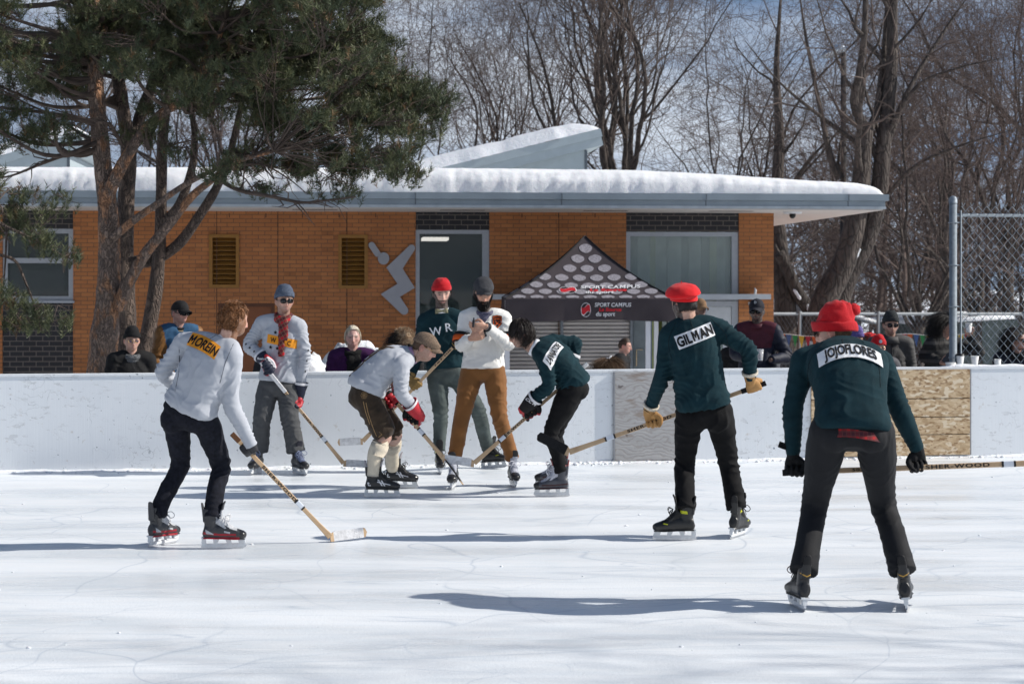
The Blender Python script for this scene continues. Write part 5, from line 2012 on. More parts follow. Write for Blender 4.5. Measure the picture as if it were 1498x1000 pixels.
# girl with headband
p, j = onlooker('child with long brown hair and white headband, head just above the boards', 889, 540, 20.3, -170, 0, .85, kid=True, coat=DKJ, tone=(.52, .31, .24), hair='long', hair_col=(.10, .055, .026), seed=27)
mb = MB()
pts = [V(math.cos(a) * .090, -.01, .0 + math.sin(a) * .135) for a in np.linspace(.1, math.pi - .1, 20)]
mb.tube(pts, [(.007, .024)] * 20, 8, 0, True, 1., (0, 0, 1))
mb.tube([V(.01, -.02, .135), V(.03, -.06, .165)], [(.006, .026), (.006, .014)], 8, 0, True, 1., (0, 0, 1))
obj('headband', mb, [WHITEC], p['root'], True, p['HM'])
# man in brown cap, mostly behind the beret
p, j = onlooker('man in a brown cap half hidden behind the red beret', 1023, 452, 23.5, 30, 4, 1., coat=BLKCOAT, tone=(.10, .05, .035), hair='crop', hair_col=(.01, .01, .01), hat=('ball_cap', ball_cap()), hat_mat=mat('brown_cap', (.20, .12, .065), .9, .2, 30), seed=28)
# person behind the man with cup
p, j = onlooker('dark-haired person half hidden between the red beret player and the man in navy', 1084, 494, 22.5, -10, 4, .95, coat=BLKCOAT, tone=(.5, .29, .22), hair='short', hair_col=(.012, .010, .009), seed=29)
# man in cap, maroon and navy jacket
def yoke(cc, b):
    t = (cc - b.spine(.55)) @ b.up
    o = np.zeros(len(cc), int)
    o[t < .0] = 1
    for S, E in ((b.SR, b.ER), (b.SL, b.EL)):
        out = nrm(S - b.N)
        o[((cc - S) @ out > .02)] = 1
    return o
Hc_ = P(1107, 462, 20.7)
p, j = onlooker('bearded man in navy cap and sunglasses, maroon and navy jacket, holding a cup', 1107, 455, 20.7, -16, 4, 1.02, coat=[MAROON, NAVYC, yoke], tone=(.085, .042, .026), hair='crop', hair_col=(.008, .007, .006), beard='short', lips=(.16, .06, .05),
                hat=('ball_cap', ball_cap()), hat_mat=mat('navy_cap', (.010, .011, .018), .8, .2, 30, .2, 120), eyes='sun', seed=30, belly=.03,
                arms={'ER': P(1075, 517, 20.65), 'WR': P(1100, 527, 20.35), 'EL': P(1152, 522, 20.7), 'WL': P(1128, 526, 20.45)})
b = p['b']
ring_part(p, 'hood', b.N - b.up * .03, b.updir(1) - b.fw * .25, .088, .075, .065, [MAROON], 1., b.rs, .014)
mb = MB()
v2, f2, _ = text2d('D', .030, .03, 1., .9)
mb.add(np.array([V(x, .105 - 1.2 * x * x * 6 - (y + .02) * .25, .105 + y * .9) for x, y in v2]) * V(-1, 1, 1), f2)
obj('cap_badge', mb, [PATCHW], p['hat'], True)
R_ = np.stack([nrm(V(.5, -.3, .4)), nrm(V(-.1, -.2, 1)), V(0, 0, 0)], 1)
R_[:, 1] = nrm(R_[:, 1] - R_[:, 0] * np.dot(R_[:, 0], R_[:, 1]))
R_[:, 2] = -np.cross(R_[:, 0], R_[:, 1])
hv, hq = place_hand(R_, b.WR, hand_canon(.7, 1.1, 'bare'))
me = mesh_from('hand', hv - p['loc'], hq, [mat('dark_skin', (.085, .042, .026), .5, .1)])
link('hand', me, p['root'])
def cup(label, c, h=.12, r0=.030, r1=.042, lid=None, m=None):
    root = empty('paper_cup', c)
    tag(root, label, 'cup')
    mb = MB()
    mb.tube([V(0, 0, 0), V(0, 0, .004), V(0, 0, h)], [r0 * .98, r0, r1], 20)
    mb.tube([V(r1 * math.cos(a), r1 * math.sin(a), h) for a in np.linspace(0, 2 * math.pi, 21)], [.0028] * 21, 6)
    obj('cup_wall', mb, [m or MATS.get('paper_white') or mat('paper_white', (.70, .70, .69), .7, .04)], root, True)
    if lid:
        mb = MB()
        mb.tube([V(0, 0, h - .004), V(0, 0, h + .010), V(0, 0, h + .016)], [r1 * 1.07, r1 * 1.05, r1 * .9], 20)
        obj('lid', mb, [mat('lid_black', (.012, .012, .013), .4)], root, True)
    return root
gl_ = G('clear_plastic')
gl_.set(Base_Color=(.8, .82, .85), Roughness=.15, Alpha=.45, Specular_IOR_Level=.6)
cup('clear plastic cup in the hand of the man in the navy cap', P(1112, 527, 20.28), .12, .028, .040, None, gl_.m)
# child in striped purple hat
PURSTR = G('purple_stripes')
c_ = PURSTR.coord((1, 1, 1))
w_ = PURSTR.n('TexWave', wave_type='BANDS', bands_direction='Z')
w_.inputs['Scale'].default_value = 18
PURSTR.l(c_, w_.inputs['Vector'])
PURSTR.set(Base_Color=PURSTR.mix(w_.outputs['Fac'], (.05, .03, .16), (.16, .13, .34)), Roughness=.95)
p, j = onlooker('child in purple striped knit hat behind the nearest player\'s shoulder', 1252, 497, 20.6, 30, 4, .85, kid=True, coat=DKJ, tone=(.55, .34, .27), hair='crop', hair_col=(.10, .06, .03), hat=('knit_hat', beanie(31, .135, .1, .04)), hat_mat=PURSTR.m, seed=31)
p, j = onlooker('person with dark curly hair under a red beret facing away', 1272, 505, 21.4, -160, 0, .95, coat=BLKCOAT, tone=(.5, .3, .22), hair='long', hair_col=(.012, .009, .008), hat=('beret', beret()), hat_mat=REDF, seed=32)
# child with red hat and glasses
p, j = onlooker('child in bright red knit hat with grey badge and glasses', 1285, 508, 20.1, 0, 6, .88, kid=True, coat=mat('grey_kid_coat', (.10, .10, .11), .8, .2, 20), tone=(.55, .34, .27), hair='crop', hair_col=(.06, .04, .03), hat=('knit_hat', beanie(33, .120, .02, .05)), hat_mat=REDK, eyes='wire', seed=33)
mb = MB()
v2, f2 = poly2d([(.020 * math.cos(a), .016 * math.sin(a) + (.010 if math.sin(a) > .3 else 0)) for a in np.linspace(0, 2 * math.pi, 14, endpoint=False)])
mb.add(np.array([V(x, .128 - 4 * x * x - .2 * y, .085 + y) for x, y in v2]), f2)
obj('hat_badge', mb, [mat('badge_grey', (.36, .40, .46), .6)], p['hat'], True)
# man in grey anorak
p, j = onlooker('man in charcoal knit hat and sunglasses wearing a grey anorak', 1303, 475, 20.9, 2, 4, 1.02, coat=ANORAK, tone=(.52, .31, .235), hair='crop', hair_col=(.04, .03, .02), beard='stubble', hat=('knit_hat', beanie(34, .112, .02, .045)), hat_mat=mat('charcoal_knit', (.028, .032, .034), .95, .2, 40, .4, 150), eyes='sun', seed=34, belly=.02)
b = p['b']
ring_part(p, 'hood', b.N - b.up * .035, b.updir(1) - b.fw * .3, .105, .080, .075, [ANORAK], 1., b.rs, .016)
mb = MB()
zp = [b.spine(t) + b.fw * .20 for t in (.95, .7, .4, .1)]
tr_ = bvh(p['tv'], p['tq'])
zz = []
for t in np.linspace(.02, .9, 14):
    h = tr_.ray_cast(Vector(b.spine(t) + b.fw * .5), Vector(-b.fw), .8)
    if h[0] is not None:
        zz.append(np.array(h[0]) + b.fw * .002)
mb.tube(zz, [.006] * len(zz), 6)
obj('zip_flap', mb, [mat('zip_dark', (.03, .03, .03), .7)], p['top'], True, None, p['loc'])
# dark figure beside the fence post
STRIPEC = G('striped_sleeve')
c_ = STRIPEC.coord((1, 1, 1))
w_ = STRIPEC.n('TexWave', wave_type='BANDS', bands_direction='Z')
w_.inputs['Scale'].default_value = 3.2
STRIPEC.l(c_, w_.inputs['Vector'])
STRIPEC.set(Base_Color=STRIPEC.ramp(w_.outputs['Fac'], [(.6, (.010, .010, .011)), (.8, (.05, .048, .046))]), Roughness=.9)
p, j = onlooker('person in black beside the fence post holding a phone and raising a white cup', 1384, 476, 20.3, 60, 8, 1.0, coat=STRIPEC.m, tone=(.35, .18, .13), hair='long', hair_col=(.010, .008, .007), hat=('knit_hat', beanie(35, .115, .02, .045)), hat_mat=BLKKNIT, seed=35,
                body_yaw=30, arms={'ER': P(1352, 522, 20.3), 'WR': P(1377, 530, 20.05), 'EL': P(1432, 515, 20.2), 'WL': P(1418, 490, 20.1)})
b = p['b']
hm_ = mat('pale_skin', (.46, .27, .20), .5, .1)
for nm, W, E, ax in (('hand', b.WR, b.ER, V(.6, -.3, .1)), ('hand', b.WL, b.EL, V(-.3, -.2, .8))):
    R_ = np.stack([nrm(ax), nrm(V(-.1, -.2, 1)) if nm else 0, V(0, 0, 0)], 1)
    R_[:, 1] = nrm(R_[:, 1] - R_[:, 0] * np.dot(R_[:, 0], R_[:, 1]))
    R_[:, 2] = -np.cross(R_[:, 0], R_[:, 1])
    hv, hq = place_hand(R_, W, hand_canon(.7, 1.05, 'bare'))
    link('hand', mesh_from('hand', hv - p['loc'], hq, [hm_]), p['root'])
mb = MB()
mb.box((0, 0, 0), (.07, .012, .12), 0, frame(0, -20, 40))
o = obj('phone', mb, [MATS['phone_black']], None, False)
o.location = P(1386, 524, 19.97)
tag(o, 'black phone held low beside the fence post', 'phone')
cup('white paper cup raised beside the top of the fence post strap', P(1417, 486, 20.0), .10, .028, .038)
# woman behind the chain link
p, j = onlooker('dark-haired woman in sunglasses behind the chain-link fence', 1489, 497, 20.4, 40, 8, .97, body_yaw=-10, coat=NAVYC, tone=(.42, .23, .17), hair='long', hair_col=(.014, .010, .009), eyes='sun', seed=36)
neck_scarf(p, BLKKNIT, .085, .032, 2)
# ================================================================ ice, snow, boards
def board_y(X):
    return 17.43 + (X + 4.85) * .1735

def ice_mat():
    g = G('rink_ice')
    c = g.coord()
    big = g.noise(g.coord((.35, 1.6, 1)), 1.0, 4, .55)
    mid = g.noise(g.coord((1.2, 4., 1), (0, 0, .06)), 2.2, 6, .66)
    fine = g.noise(c, 55, 4, .7)
    col = g.mix(g.ramp(big, [(.3, 0.), (.7, 1.)]), (.70, .755, .80), (.80, .83, .855))
    col = g.mix(g.math('MULTIPLY', g.ramp(mid, [(.42, 0.), (.62, 1.)]), .55), col, (.83, .84, .845))
    def scratch(scale, rot, dist, w, seed):
        v = g.coord(scale, (0, 0, rot), loc=(seed * 3.7, seed * 1.9, 0))
        nz = g.n('TexNoise')
        nz.inputs['Scale'].default_value = .9
        nz.inputs['Detail'].default_value = 2
        g.l(v, nz.inputs['Vector'])
        ad = g.n('MixRGB', blend_type='ADD')
        ad.inputs[0].default_value = dist
        g.l(v, ad.inputs[1])
        g.l(nz.outputs['Color'], ad.inputs[2])
        vo = g.n('TexVoronoi', feature='DISTANCE_TO_EDGE')
        vo.inputs['Scale'].default_value = 1.
        g.l(ad.outputs[0], vo.inputs['Vector'])
        brk = g.ramp(g.noise(v, 1.1, 2), [(.42, 0.), (.53, 1.)])
        return g.math('MULTIPLY', g.ramp(vo.outputs['Distance'], [(0, 1.), (w, 0.)]), brk)
    s1 = scratch((.36, .62, 1), .5, 1.5, .006, 1)
    s2 = scratch((.14, 1.5, 1), .12, 1.0, .008, 2)
    s3 = scratch((.62, .5, 1), -.6, 1.7, .0055, 3)
    s4 = scratch((.2, 2.6, 1), -.06, .8, .010, 4)
    s5 = scratch((.5, 1.3, 1), .9, 1.2, .006, 5)
    s6 = scratch((.09, 1.1, 1), -.25, .7, .008, 6)
    sc = g.math('MAXIMUM', g.math('MAXIMUM', s1, s2), g.math('MAXIMUM', s3, s4))
    sc = g.math('MAXIMUM', sc, g.math('MULTIPLY', g.math('MAXIMUM', s5, s6), .7))
    col = g.mix(g.math('MULTIPLY', sc, .75), col, (.50, .56, .63))
    chips = g.ramp(g.noise(g.coord((1, 1.8, 1)), 24, 4, .8), [(.62, 0.), (.70, 1.)])
    col = g.mix(g.math('MULTIPLY', chips, .6), col, (.90, .91, .92))
    g.set(Base_Color=col, Roughness=g.ramp(big, [(.38, .22), (.62, .60)]), Specular_IOR_Level=.3)
    h = g.math('ADD', g.math('MULTIPLY', fine, 1.), g.math('ADD', g.math('MULTIPLY', mid, .5), g.math('MULTIPLY', sc, -.12)))
    h = g.math('ADD', h, g.math('MULTIPLY', chips, .8))
    g.bump(h, .26, .012)
    return g.m

def snow_mat(name='snow', tint=(.80, .82, .85), bs=9., st=.6):
    g = G(name)
    c = g.coord()
    n = g.noise(c, 3, 5, .6)
    g.set(Base_Color=g.mix(n, tuple(np.array(tint) * .95), tint), Roughness=.8, Specular_IOR_Level=.25, Subsurface_Weight=.06, Subsurface_Scale=.03)
    g.bump(g.math('ADD', g.noise(c, bs, 5, .65), g.math('MULTIPLY', g.noise(c, bs * 7, 3, .6), .35)), st, .04)
    return g.m

SNOW = snow_mat()
RSNOW = snow_mat('roof_snow', (.84, .85, .865), 16., .28)
# ice sheet in front of the boards
mb = MB()
xs = np.linspace(-30, 30, 61)
v, f = [], []
for x in xs:
    v.append((x, -25, 0))
    v.append((x, board_y(x) + .02, 0))
for i in range(60):
    f.append((2 * i, 2 * i + 2, 2 * i + 3, 2 * i + 1))
mb.add(v, f)
o = obj('ice', mb, [ice_mat()], None, False)
tag(o, kind='structure')
# snow-covered ground beyond and around
mb = MB()
xs = np.concatenate([np.linspace(-900, -40, 20), np.linspace(-36, 36, 73), np.linspace(40, 900, 20)])
ys = np.concatenate([[-900, -300, -60, -26], np.linspace(-24, 17, 4), np.linspace(17.5, 60, 86), np.linspace(65, 200, 20), [400, 1500]])
X_, Y_ = np.meshgrid(xs, ys)
pz = np.stack([X_.ravel(), Y_.ravel(), 0 * X_.ravel()], 1)
gh = -.28 - .36 * sstep(20., 27., pz[:, 1]) + .05 * fbm(pz * .8, 3, 2) * (pz[:, 1] > 18)
pz[:, 2] = np.where(pz[:, 1] < 19.5, np.minimum(gh, -.25), gh)
nx_ = len(xs)
f = [(j * nx_ + i, j * nx_ + i + 1, (j + 1) * nx_ + i + 1, (j + 1) * nx_ + i) for j in range(len(ys) - 1) for i in range(nx_ - 1)]
mb.add(pz, f)
o = obj('ground', mb, [SNOW], None, True)
tag(o, kind='structure')

# little scraped-snow flecks on the ice: uncountable
rs = np.random.RandomState(4)
mb = MB()
ico = ellipsoid((0, 0, 0), 1., 6, 4)
for k in range(220):
    y = 8.6 + 9 * rs.rand()
    x = (rs.rand() - .5) * y * .62
    s = .002 + .007 * rs.rand() ** 4
    mb.add(ico[0] * V(s * (1 + rs.rand()), s, s * .6) + V(x, y, s * .3), ico[1])
# ridge of scraped snow along the foot of the boards
for k in range(1100):
    x = -9 + 18 * rs.rand()
    s = .004 + .013 * rs.rand() ** 3
    d = abs(rs.normal()) * .10
    mb.add(ico[0] * V(s * 1.6, s * 1.2, s) + V(x, board_y(x) - .01 - d, s * .3 * (1 - d)), ico[1])
o = obj('snow_scrapings', mb, [SNOW], None, True)
tag(o, kind='stuff', label='scattered crumbs of scraped snow on the ice', cat='snow')
# continuous snow ridge
n = 260
v, f = [], []
for i in range(n + 1):
    x = -9 + 18 * i / n
    yb = board_y(x)
    hh = .016 + .008 * float(vn(np.array([[x * 1.7, 1, 0]]))[0]) + .006 * float(vn(np.array([[x * 9, 2, 0]]))[0])
    w = .14 + .05 * float(vn(np.array([[x * 2.5, 5, 0]]))[0])
    for t, z in ((-w, .001), (-w * .6, hh * .35), (-w * .25, hh * .85), (.0, hh)):
        v.append((x, yb + t, z))
for i in range(n):
    for k in range(3):
        a = i * 4 + k
        f.append((a, a + 4, a + 5, a + 1))
mb = MB()
mb.add(v, f)
o = obj('snow_ridge', mb, [SNOW], None, True)
tag(o, kind='stuff', label='low ridge of scraped snow along the foot of the boards', cat='snow')

def board_mat():
    g = G('painted_boards')
    c = g.coord()
    st = g.noise(g.coord((26, 1, .7)), 3, 4, .6)
    blot = g.noise(c, 1.3, 4, .6)
    col = g.mix(st, (.69, .725, .76), (.775, .80, .82))
    col = g.mix(g.math('MULTIPLY', g.ramp(blot, [(.45, 0.), (.75, 1.)]), .5), col, (.64, .675, .71))
    cl = g.ramp(g.noise(g.coord((1, 1, 1), loc=(3, 1, 2)), 1.1, 3), [(.40, 0.), (.60, 1.)])
    peel = g.math('MULTIPLY', g.ramp(g.noise(g.coord((1, 1, 2.4), loc=(5, 0, 1)), 7, 6, .72), [(.56, 0.), (.59, 1.)]), cl)
    peel2 = g.ramp(g.noise(g.coord((1.2, 1, 1), loc=(1, 7, 1)), 15, 4, .6), [(.665, 0.), (.685, 1.)])
    col = g.mix(g.math('MULTIPLY', peel, .45), col, (.40, .41, .42))
    col = g.mix(g.math('MULTIPLY', peel2, .85), col, (.10, .14, .18))
    warm = g.ramp(g.noise(g.coord((1, 1, 1), loc=(9, 2, 4)), 9, 5, .7), [(.62, 0.), (.68, 1.)])
    col = g.mix(g.math('MULTIPLY', warm, .40), col, (.40, .32, .24))
    v = g.n('TexVoronoi', feature='DISTANCE_TO_EDGE')
    v.inputs['Scale'].default_value = 3.2
    ad = g.n('MixRGB', blend_type='ADD')
    ad.inputs[0].default_value = .6
    g.l(c, ad.inputs[1])
    nn = g.n('TexNoise')
    nn.inputs['Scale'].default_value = 5
    g.l(c, nn.inputs['Vector'])
    g.l(nn.outputs['Color'], ad.inputs[2])
    g.l(ad.outputs[0], v.inputs['Vector'])
    cr = g.math('MULTIPLY', g.ramp(v.outputs['Distance'], [(0, 1.), (.012, 0.)]), g.ramp(g.noise(g.coord(loc=(4, 4, 4)), 2.3, 2), [(.55, 0.), (.64, 1.)]))
    col = g.mix(g.math('MULTIPLY', cr, .55), col, (.20, .22, .24))
    g.set(Base_Color=col, Roughness=.62)
    g.bump(g.math('ADD', g.math('MULTIPLY', st, .4), g.math('ADD', g.math('MULTIPLY', peel, -.6), g.math('MULTIPLY', peel2, -.6))), .35, .006)
    return g.m

BANG = math.atan(.1735)
RB = Matrix.Translation((0, board_y(0), 0)) @ Matrix.Rotation(BANG, 4, 'Z')
def board_lx(px):
    k = (px - CX) / F
    X = k * board_y(0) / (1 - k * .1735)
    return X / math.cos(BANG)

BOARD = board_mat()
root = empty('rink_boards', RB.to_translation(), BANG)
tag(root, 'long white painted rink boards with chipped paint behind the skaters', 'rink boards')
mb = MB()
seams = [-9, -6.4, board_lx(380), board_lx(640), board_lx(898), board_lx(1160), board_lx(1418), 7.2, 9.5]
for a, b_ in zip(seams[:-1], seams[1:]):
    mb.bb((a + .003, 0, -.15), (b_ - .003, .05, .90))
obj('board_face', mb, [BOARD], root)
mb = MB()
mb.bb((-9, -.008, .902), (9.5, .16, .925))
obj('top_rail', mb, [BOARD], root)
mb = MB()
for k in range(14):
    mb.bb((-8.8 + k * 1.35, .054, -.3), (-8.7 + k * 1.35, .15, .898))
obj('rear_studs', mb, [mat('stud_wood', (.30, .22, .14), .8, .2)], root)
# ledge snow at the right end
mb = MB()
n = 60
v, f = [], []
x0, x1 = board_lx(1378), 9.4
for i in range(n + 1):
    x = x0 + (x1 - x0) * i / n
    hh = .030 + .018 * float(vn(np.array([[x * 4, 1, 0]]))[0]) + .010 * float(vn(np.array([[x * 17, 2, 0]]))[0])
    hh *= min(1, (x - x0) * 5 + .05)
    for t, z in ((-.004, .926), (.0, .926 + hh * .7), (.04, .926 + hh), (.11, .926 + hh * .9), (.155, .926)):
        v.append((x, t, z))
for i in range(n):
    for k in range(4):
        a = i * 5 + k
        f.append((a, a + 5, a + 6, a + 1))
mb.add(v, f)
obj('ledge_snow', mb, [SNOW], root, True)

# plywood and chipboard patches
def ply_mat():
    g = G('grey_plywood')
    c = g.coord((1, 1, 1))
    n = g.noise(g.coord((1.0, 1, 4)), 2.2, 5, .6, 2.2)
    w = g.n('TexWave', wave_type='BANDS', bands_direction='Z')
    w.inputs['Scale'].default_value = 7
    w.inputs['Distortion'].default_value = 14
    w.inputs['Detail'].default_value = 3
    w.inputs['Detail Scale'].default_value = 1.2
    g.l(g.coord((.6, 1, 1)), w.inputs['Vector'])
    col = g.mix(n, (.27, .265, .265), (.46, .455, .45))
    col = g.mix(g.math('MULTIPLY', g.ramp(w.outputs['Fac'], [(.0, 1.), (.35, 0.)]), .45), col, (.22, .19, .17))
    k = g.ramp(g.noise(g.coord((1, 1, 1.7), loc=(2, 3, 0)), 9, 2), [(.70, 0.), (.74, 1.)])
    col = g.mix(g.math('MULTIPLY', k, .8), col, (.07, .055, .05))
    st = g.ramp(g.noise(g.coord((.9, 1, 3), loc=(8, 0, 0)), 3, 3), [(.60, 0.), (.68, 1.)])
    col = g.mix(g.math('MULTIPLY', st, .6), col, (.19, .13, .09))
    g.set(Base_Color=col, Roughness=.75)
    g.bump(w.outputs['Fac'], .2, .004)
    return g.m

def osb_mat():
    g = G('chipboard')
    def flakes(rot, sc, seed):
        v = g.n('TexVoronoi')
        v.inputs['Scale'].default_value = sc
        g.l(g.coord((1, 1, 2.2), (0, rot, 0), loc=(seed, seed, seed)), v.inputs['Vector'])
        s = g.n('SeparateColor')
        g.l(v.outputs['Color'], s.inputs[0])
        return s.outputs[0]
    a, b_, d = flakes(.6, 17, 1), flakes(-.9, 20, 4), flakes(1.9, 16, 8)
    col = g.ramp(a, [(0., (.30, .19, .09)), (.4, (.48, .34, .20)), (.8, (.58, .44, .28)), (1., (.66, .53, .36))])
    col = g.mix(.45, col, g.ramp(b_, [(0., (.28, .17, .08)), (.5, (.50, .36, .21)), (1., (.64, .50, .33))]))
    col = g.mix(g.ramp(d, [(.82, 0.), (.86, 1.)]), col, (.66, .55, .40))
    col = g.mix(g.ramp(flakes(.2, 34, 12), [(.88, 0.), (.90, .8)]), col, (.22, .12, .05))
    g.set(Base_Color=col, Roughness=.7)
    g.bump(g.math('ADD', a, b_), .3, .004)
    return g.m
root = empty('plywood_panel', RB.to_translation(), BANG)
tag(root, 'weathered grey plywood panel patched onto the white boards', 'panel')
mb = MB()
mb.bb((board_lx(899), -.026, .02), (board_lx(1012), -.010, .905))
obj('panel_sheet', mb, [ply_mat()], root)
mb = MB()
mb.bb((board_lx(896.5), -.030, .0), (board_lx(898.6), -.009, .905))
obj('edge_strip', mb, [mat('weathered_strip', (.25, .26, .28), .7)], root)
root = empty('chipboard_panel', RB.to_translation(), BANG)
tag(root, 'tan chipboard panel of four boards nailed to the rink boards', 'panel')
OSB = osb_mat()
zz = [.02, .235, .415, .605, .905]
for a, b_ in zip(zz[:-1], zz[1:]):
    mb = MB()
    mb.bb((board_lx(1186), -.026, a + .004), (board_lx(1417.5), -.010, b_ - .004))
    obj('board', mb, [OSB], root)
mb = MB()
mb.bb((board_lx(1186), -.0085, .02), (board_lx(1417.5), -.004, .904))
obj('dark_backing', mb, [mat('dark_gap', (.03, .025, .02), .8)], root)
mb = MB()
mb.bb((board_lx(1418), -.022, .02), (board_lx(1419.6), -.0095, .905))
obj('edge_strip', mb, [MATS['weathered_strip']], root)

# cups on the ledge
def ledge(px, dz=.93):
    k = (px - CX) / F
    X = k * board_y(0) / (1 - k * .1735)
    return V(X, board_y(X) + .07, dz)
cup('white paper cup with black lid on the snowy ledge by the fence post', ledge(1407), .115, .028, .042, True)
cup('white paper cup without a lid on the snowy ledge behind the chain-link', ledge(1428.5), .105, .028, .042)
cup('crumpled white paper cup half sunk in the snow at the far end of the ledge', ledge(1462, .925), .075, .032, .034)
o = empty('paper_bowl', ledge(1393, .93))
tag(o, 'low white bowl on the ledge at the foot of the fence post', 'bowl')
mb = MB()
mb.tube([V(0, 0, 0), V(0, 0, .035)], [.045, .055], 18)
obj('bowl_wall', mb, [MATS['paper_white']], o, True)
mb = MB()
mb.tube([V(0, 0, .036), V(0, 0, .042)], [.057, .054], 18)
obj('rim', mb, [MATS['paper_white']], o, True)

# ================================================================ chain-link fence on the boards
GALV = mat('galvanised', (.20, .235, .27), .55, .15, 30, .1, 60, metal=.35, spec=.4)
pc = ledge(1399.5, 0)
root = empty('chain_link_fence', (pc[0], pc[1], 0), BANG)
tag(root, 'galvanised chain-link fence on a thick round post above the right end of the boards', 'fence')
mb = MB()
mb.tube([V(0, .05, -.3), V(0, .05, 2.62)], [.040, .040], 20)
obj('post', mb, [GALV], root, True)
mb = MB()
mb.tube([V(0, .05, 2.62), V(0, .05, 2.665), V(0, .05, 2.69), V(0, .05, 2.70)], [.044, .043, .030, .008], 20)
obj('post_cap', mb, [GALV], root, True)
mb = MB()
mb.tube([V(.085, .05, .93), V(.085, .05, 2.55)], [.010, .010], 8)
obj('tension_bar', mb, [GALV], root, True)
for z in (1.02, 1.55, 1.98, 2.42):
    mb = MB()
    mb.tube([V(.046 * math.cos(a), .05 + .046 * math.sin(a), z) for a in np.linspace(0, 2 * math.pi, 21)], [.006] * 21, 6)
    mb.tube([V(.043, .05, z), V(.095, .05, z)], [.007, .007], 6)
    obj('band_clamp', mb, [GALV], root, True)
wd, ht = .094, .102
mb = MB()
ncol = 22
nrow = 16
for i in range(ncol):
    for ph in (0,):
        pts = []
        x0 = .09 + wd * i
        for k in range(nrow * 2 + 1):
            pts.append(V(x0 + (wd * .5 if k % 2 else -0.0) * 1., .05 + (.004 if k % 2 else -.004), .96 + ht * .5 * k))
        mb.tube(pts, [.0036] * len(pts), 5)
        pts = [V(2 * (x0 + wd * .5) - p_[0], p_[1], p_[2]) for p_ in pts]
        mb.tube([V(p_[0], .05 - (p_[1] - .05), p_[2]) for p_ in pts], [.0036] * len(pts), 5)
    for sgn in (-1, 1):
        zt = .96 + ht * nrow
        mb.tube([V(.09 + wd * i + wd * .25, .05, zt + .0), V(.09 + wd * i + wd * .25 + sgn * wd * .2, .05, zt + .035)], [.0036, .003], 5)
obj('wire_mesh', mb, [GALV], root)
mb = MB()
mb.tube([V(.04, .066, 2.50), V(2.4, .066, 2.50)], [.018, .018], 10)
obj('top_rail', mb, [GALV], root, True)

# ================================================================ snowbanks behind the boards
def snow_mound(label, px, Y, w, d, h, seed, base=None):
    c = P(px, 420, Y)
    z0 = ground_h(Y) - .1 if base is None else base
    nx, ny = 46, 26
    v, f = [], []
    for i in range(nx + 1):
        for k in range(ny + 1):
            a, b_ = (i / nx * 2 - 1), (k / ny * 2 - 1)
            v.append((a * w, b_ * d, 0))
    v = np.array(v)
    rr = np.clip(1 - (np.abs(v[:, 0] / w) ** 2.6) - (np.abs(v[:, 1] / d) ** 2.6), 0, 1) ** .5
    q = v + V(seed * 5, 0, 0)
    v[:, 2] = rr * h * (1 + .10 * fbm(q * 2.6, 2, seed)) + rr * .07 * np.abs(fbm(q * 9, 3, seed + 3))
    v[:, 0] += .03 * fbm(q * 9, 2, seed + 5)
    v[:, 1] += .03 * fbm(q * 9, 2, seed + 6)
    f = [(i * (ny + 1) + k, (i + 1) * (ny + 1) + k, (i + 1) * (ny + 1) + k + 1, i * (ny + 1) + k + 1) for i in range(nx) for k in range(ny)]
    mb = MB()
    mb.add(v, f)
    o = obj('snowbank', mb, [SNOW], None, True)
    o.location = (c[0], Y, z0)
    tag(o, label, 'snowbank')
    return o
snow_mound('lumpy bright snowbank behind the white-haired woman', 517, 23.6, .72, .8, 1.56, 3)
snow_mound('small bright snowbank left of the woman in purple', 458, 23.0, .38, .6, 1.30, 7)
snow_mound('snow heap on the ground by the far park fence', 1170, 33, 1.2, 1., .75, 9)

# ================================================================ pavilion
BA = math.atan(.0893)
BC = V(4.41, 31.1, -.62)
def B(px, py=420.):
    k = (px - CX) / F
    lx = (k * BC[1] - BC[0]) / (math.cos(BA) - k * math.sin(BA))
    Y = BC[1] + lx * math.sin(BA)
    return lx, HC + (HY - py) * Y / F - BC[2]
bld = empty('pavilion', BC, BA)
tag(bld, 'low orange brick park pavilion with wide grey snow-covered eaves', 'building')

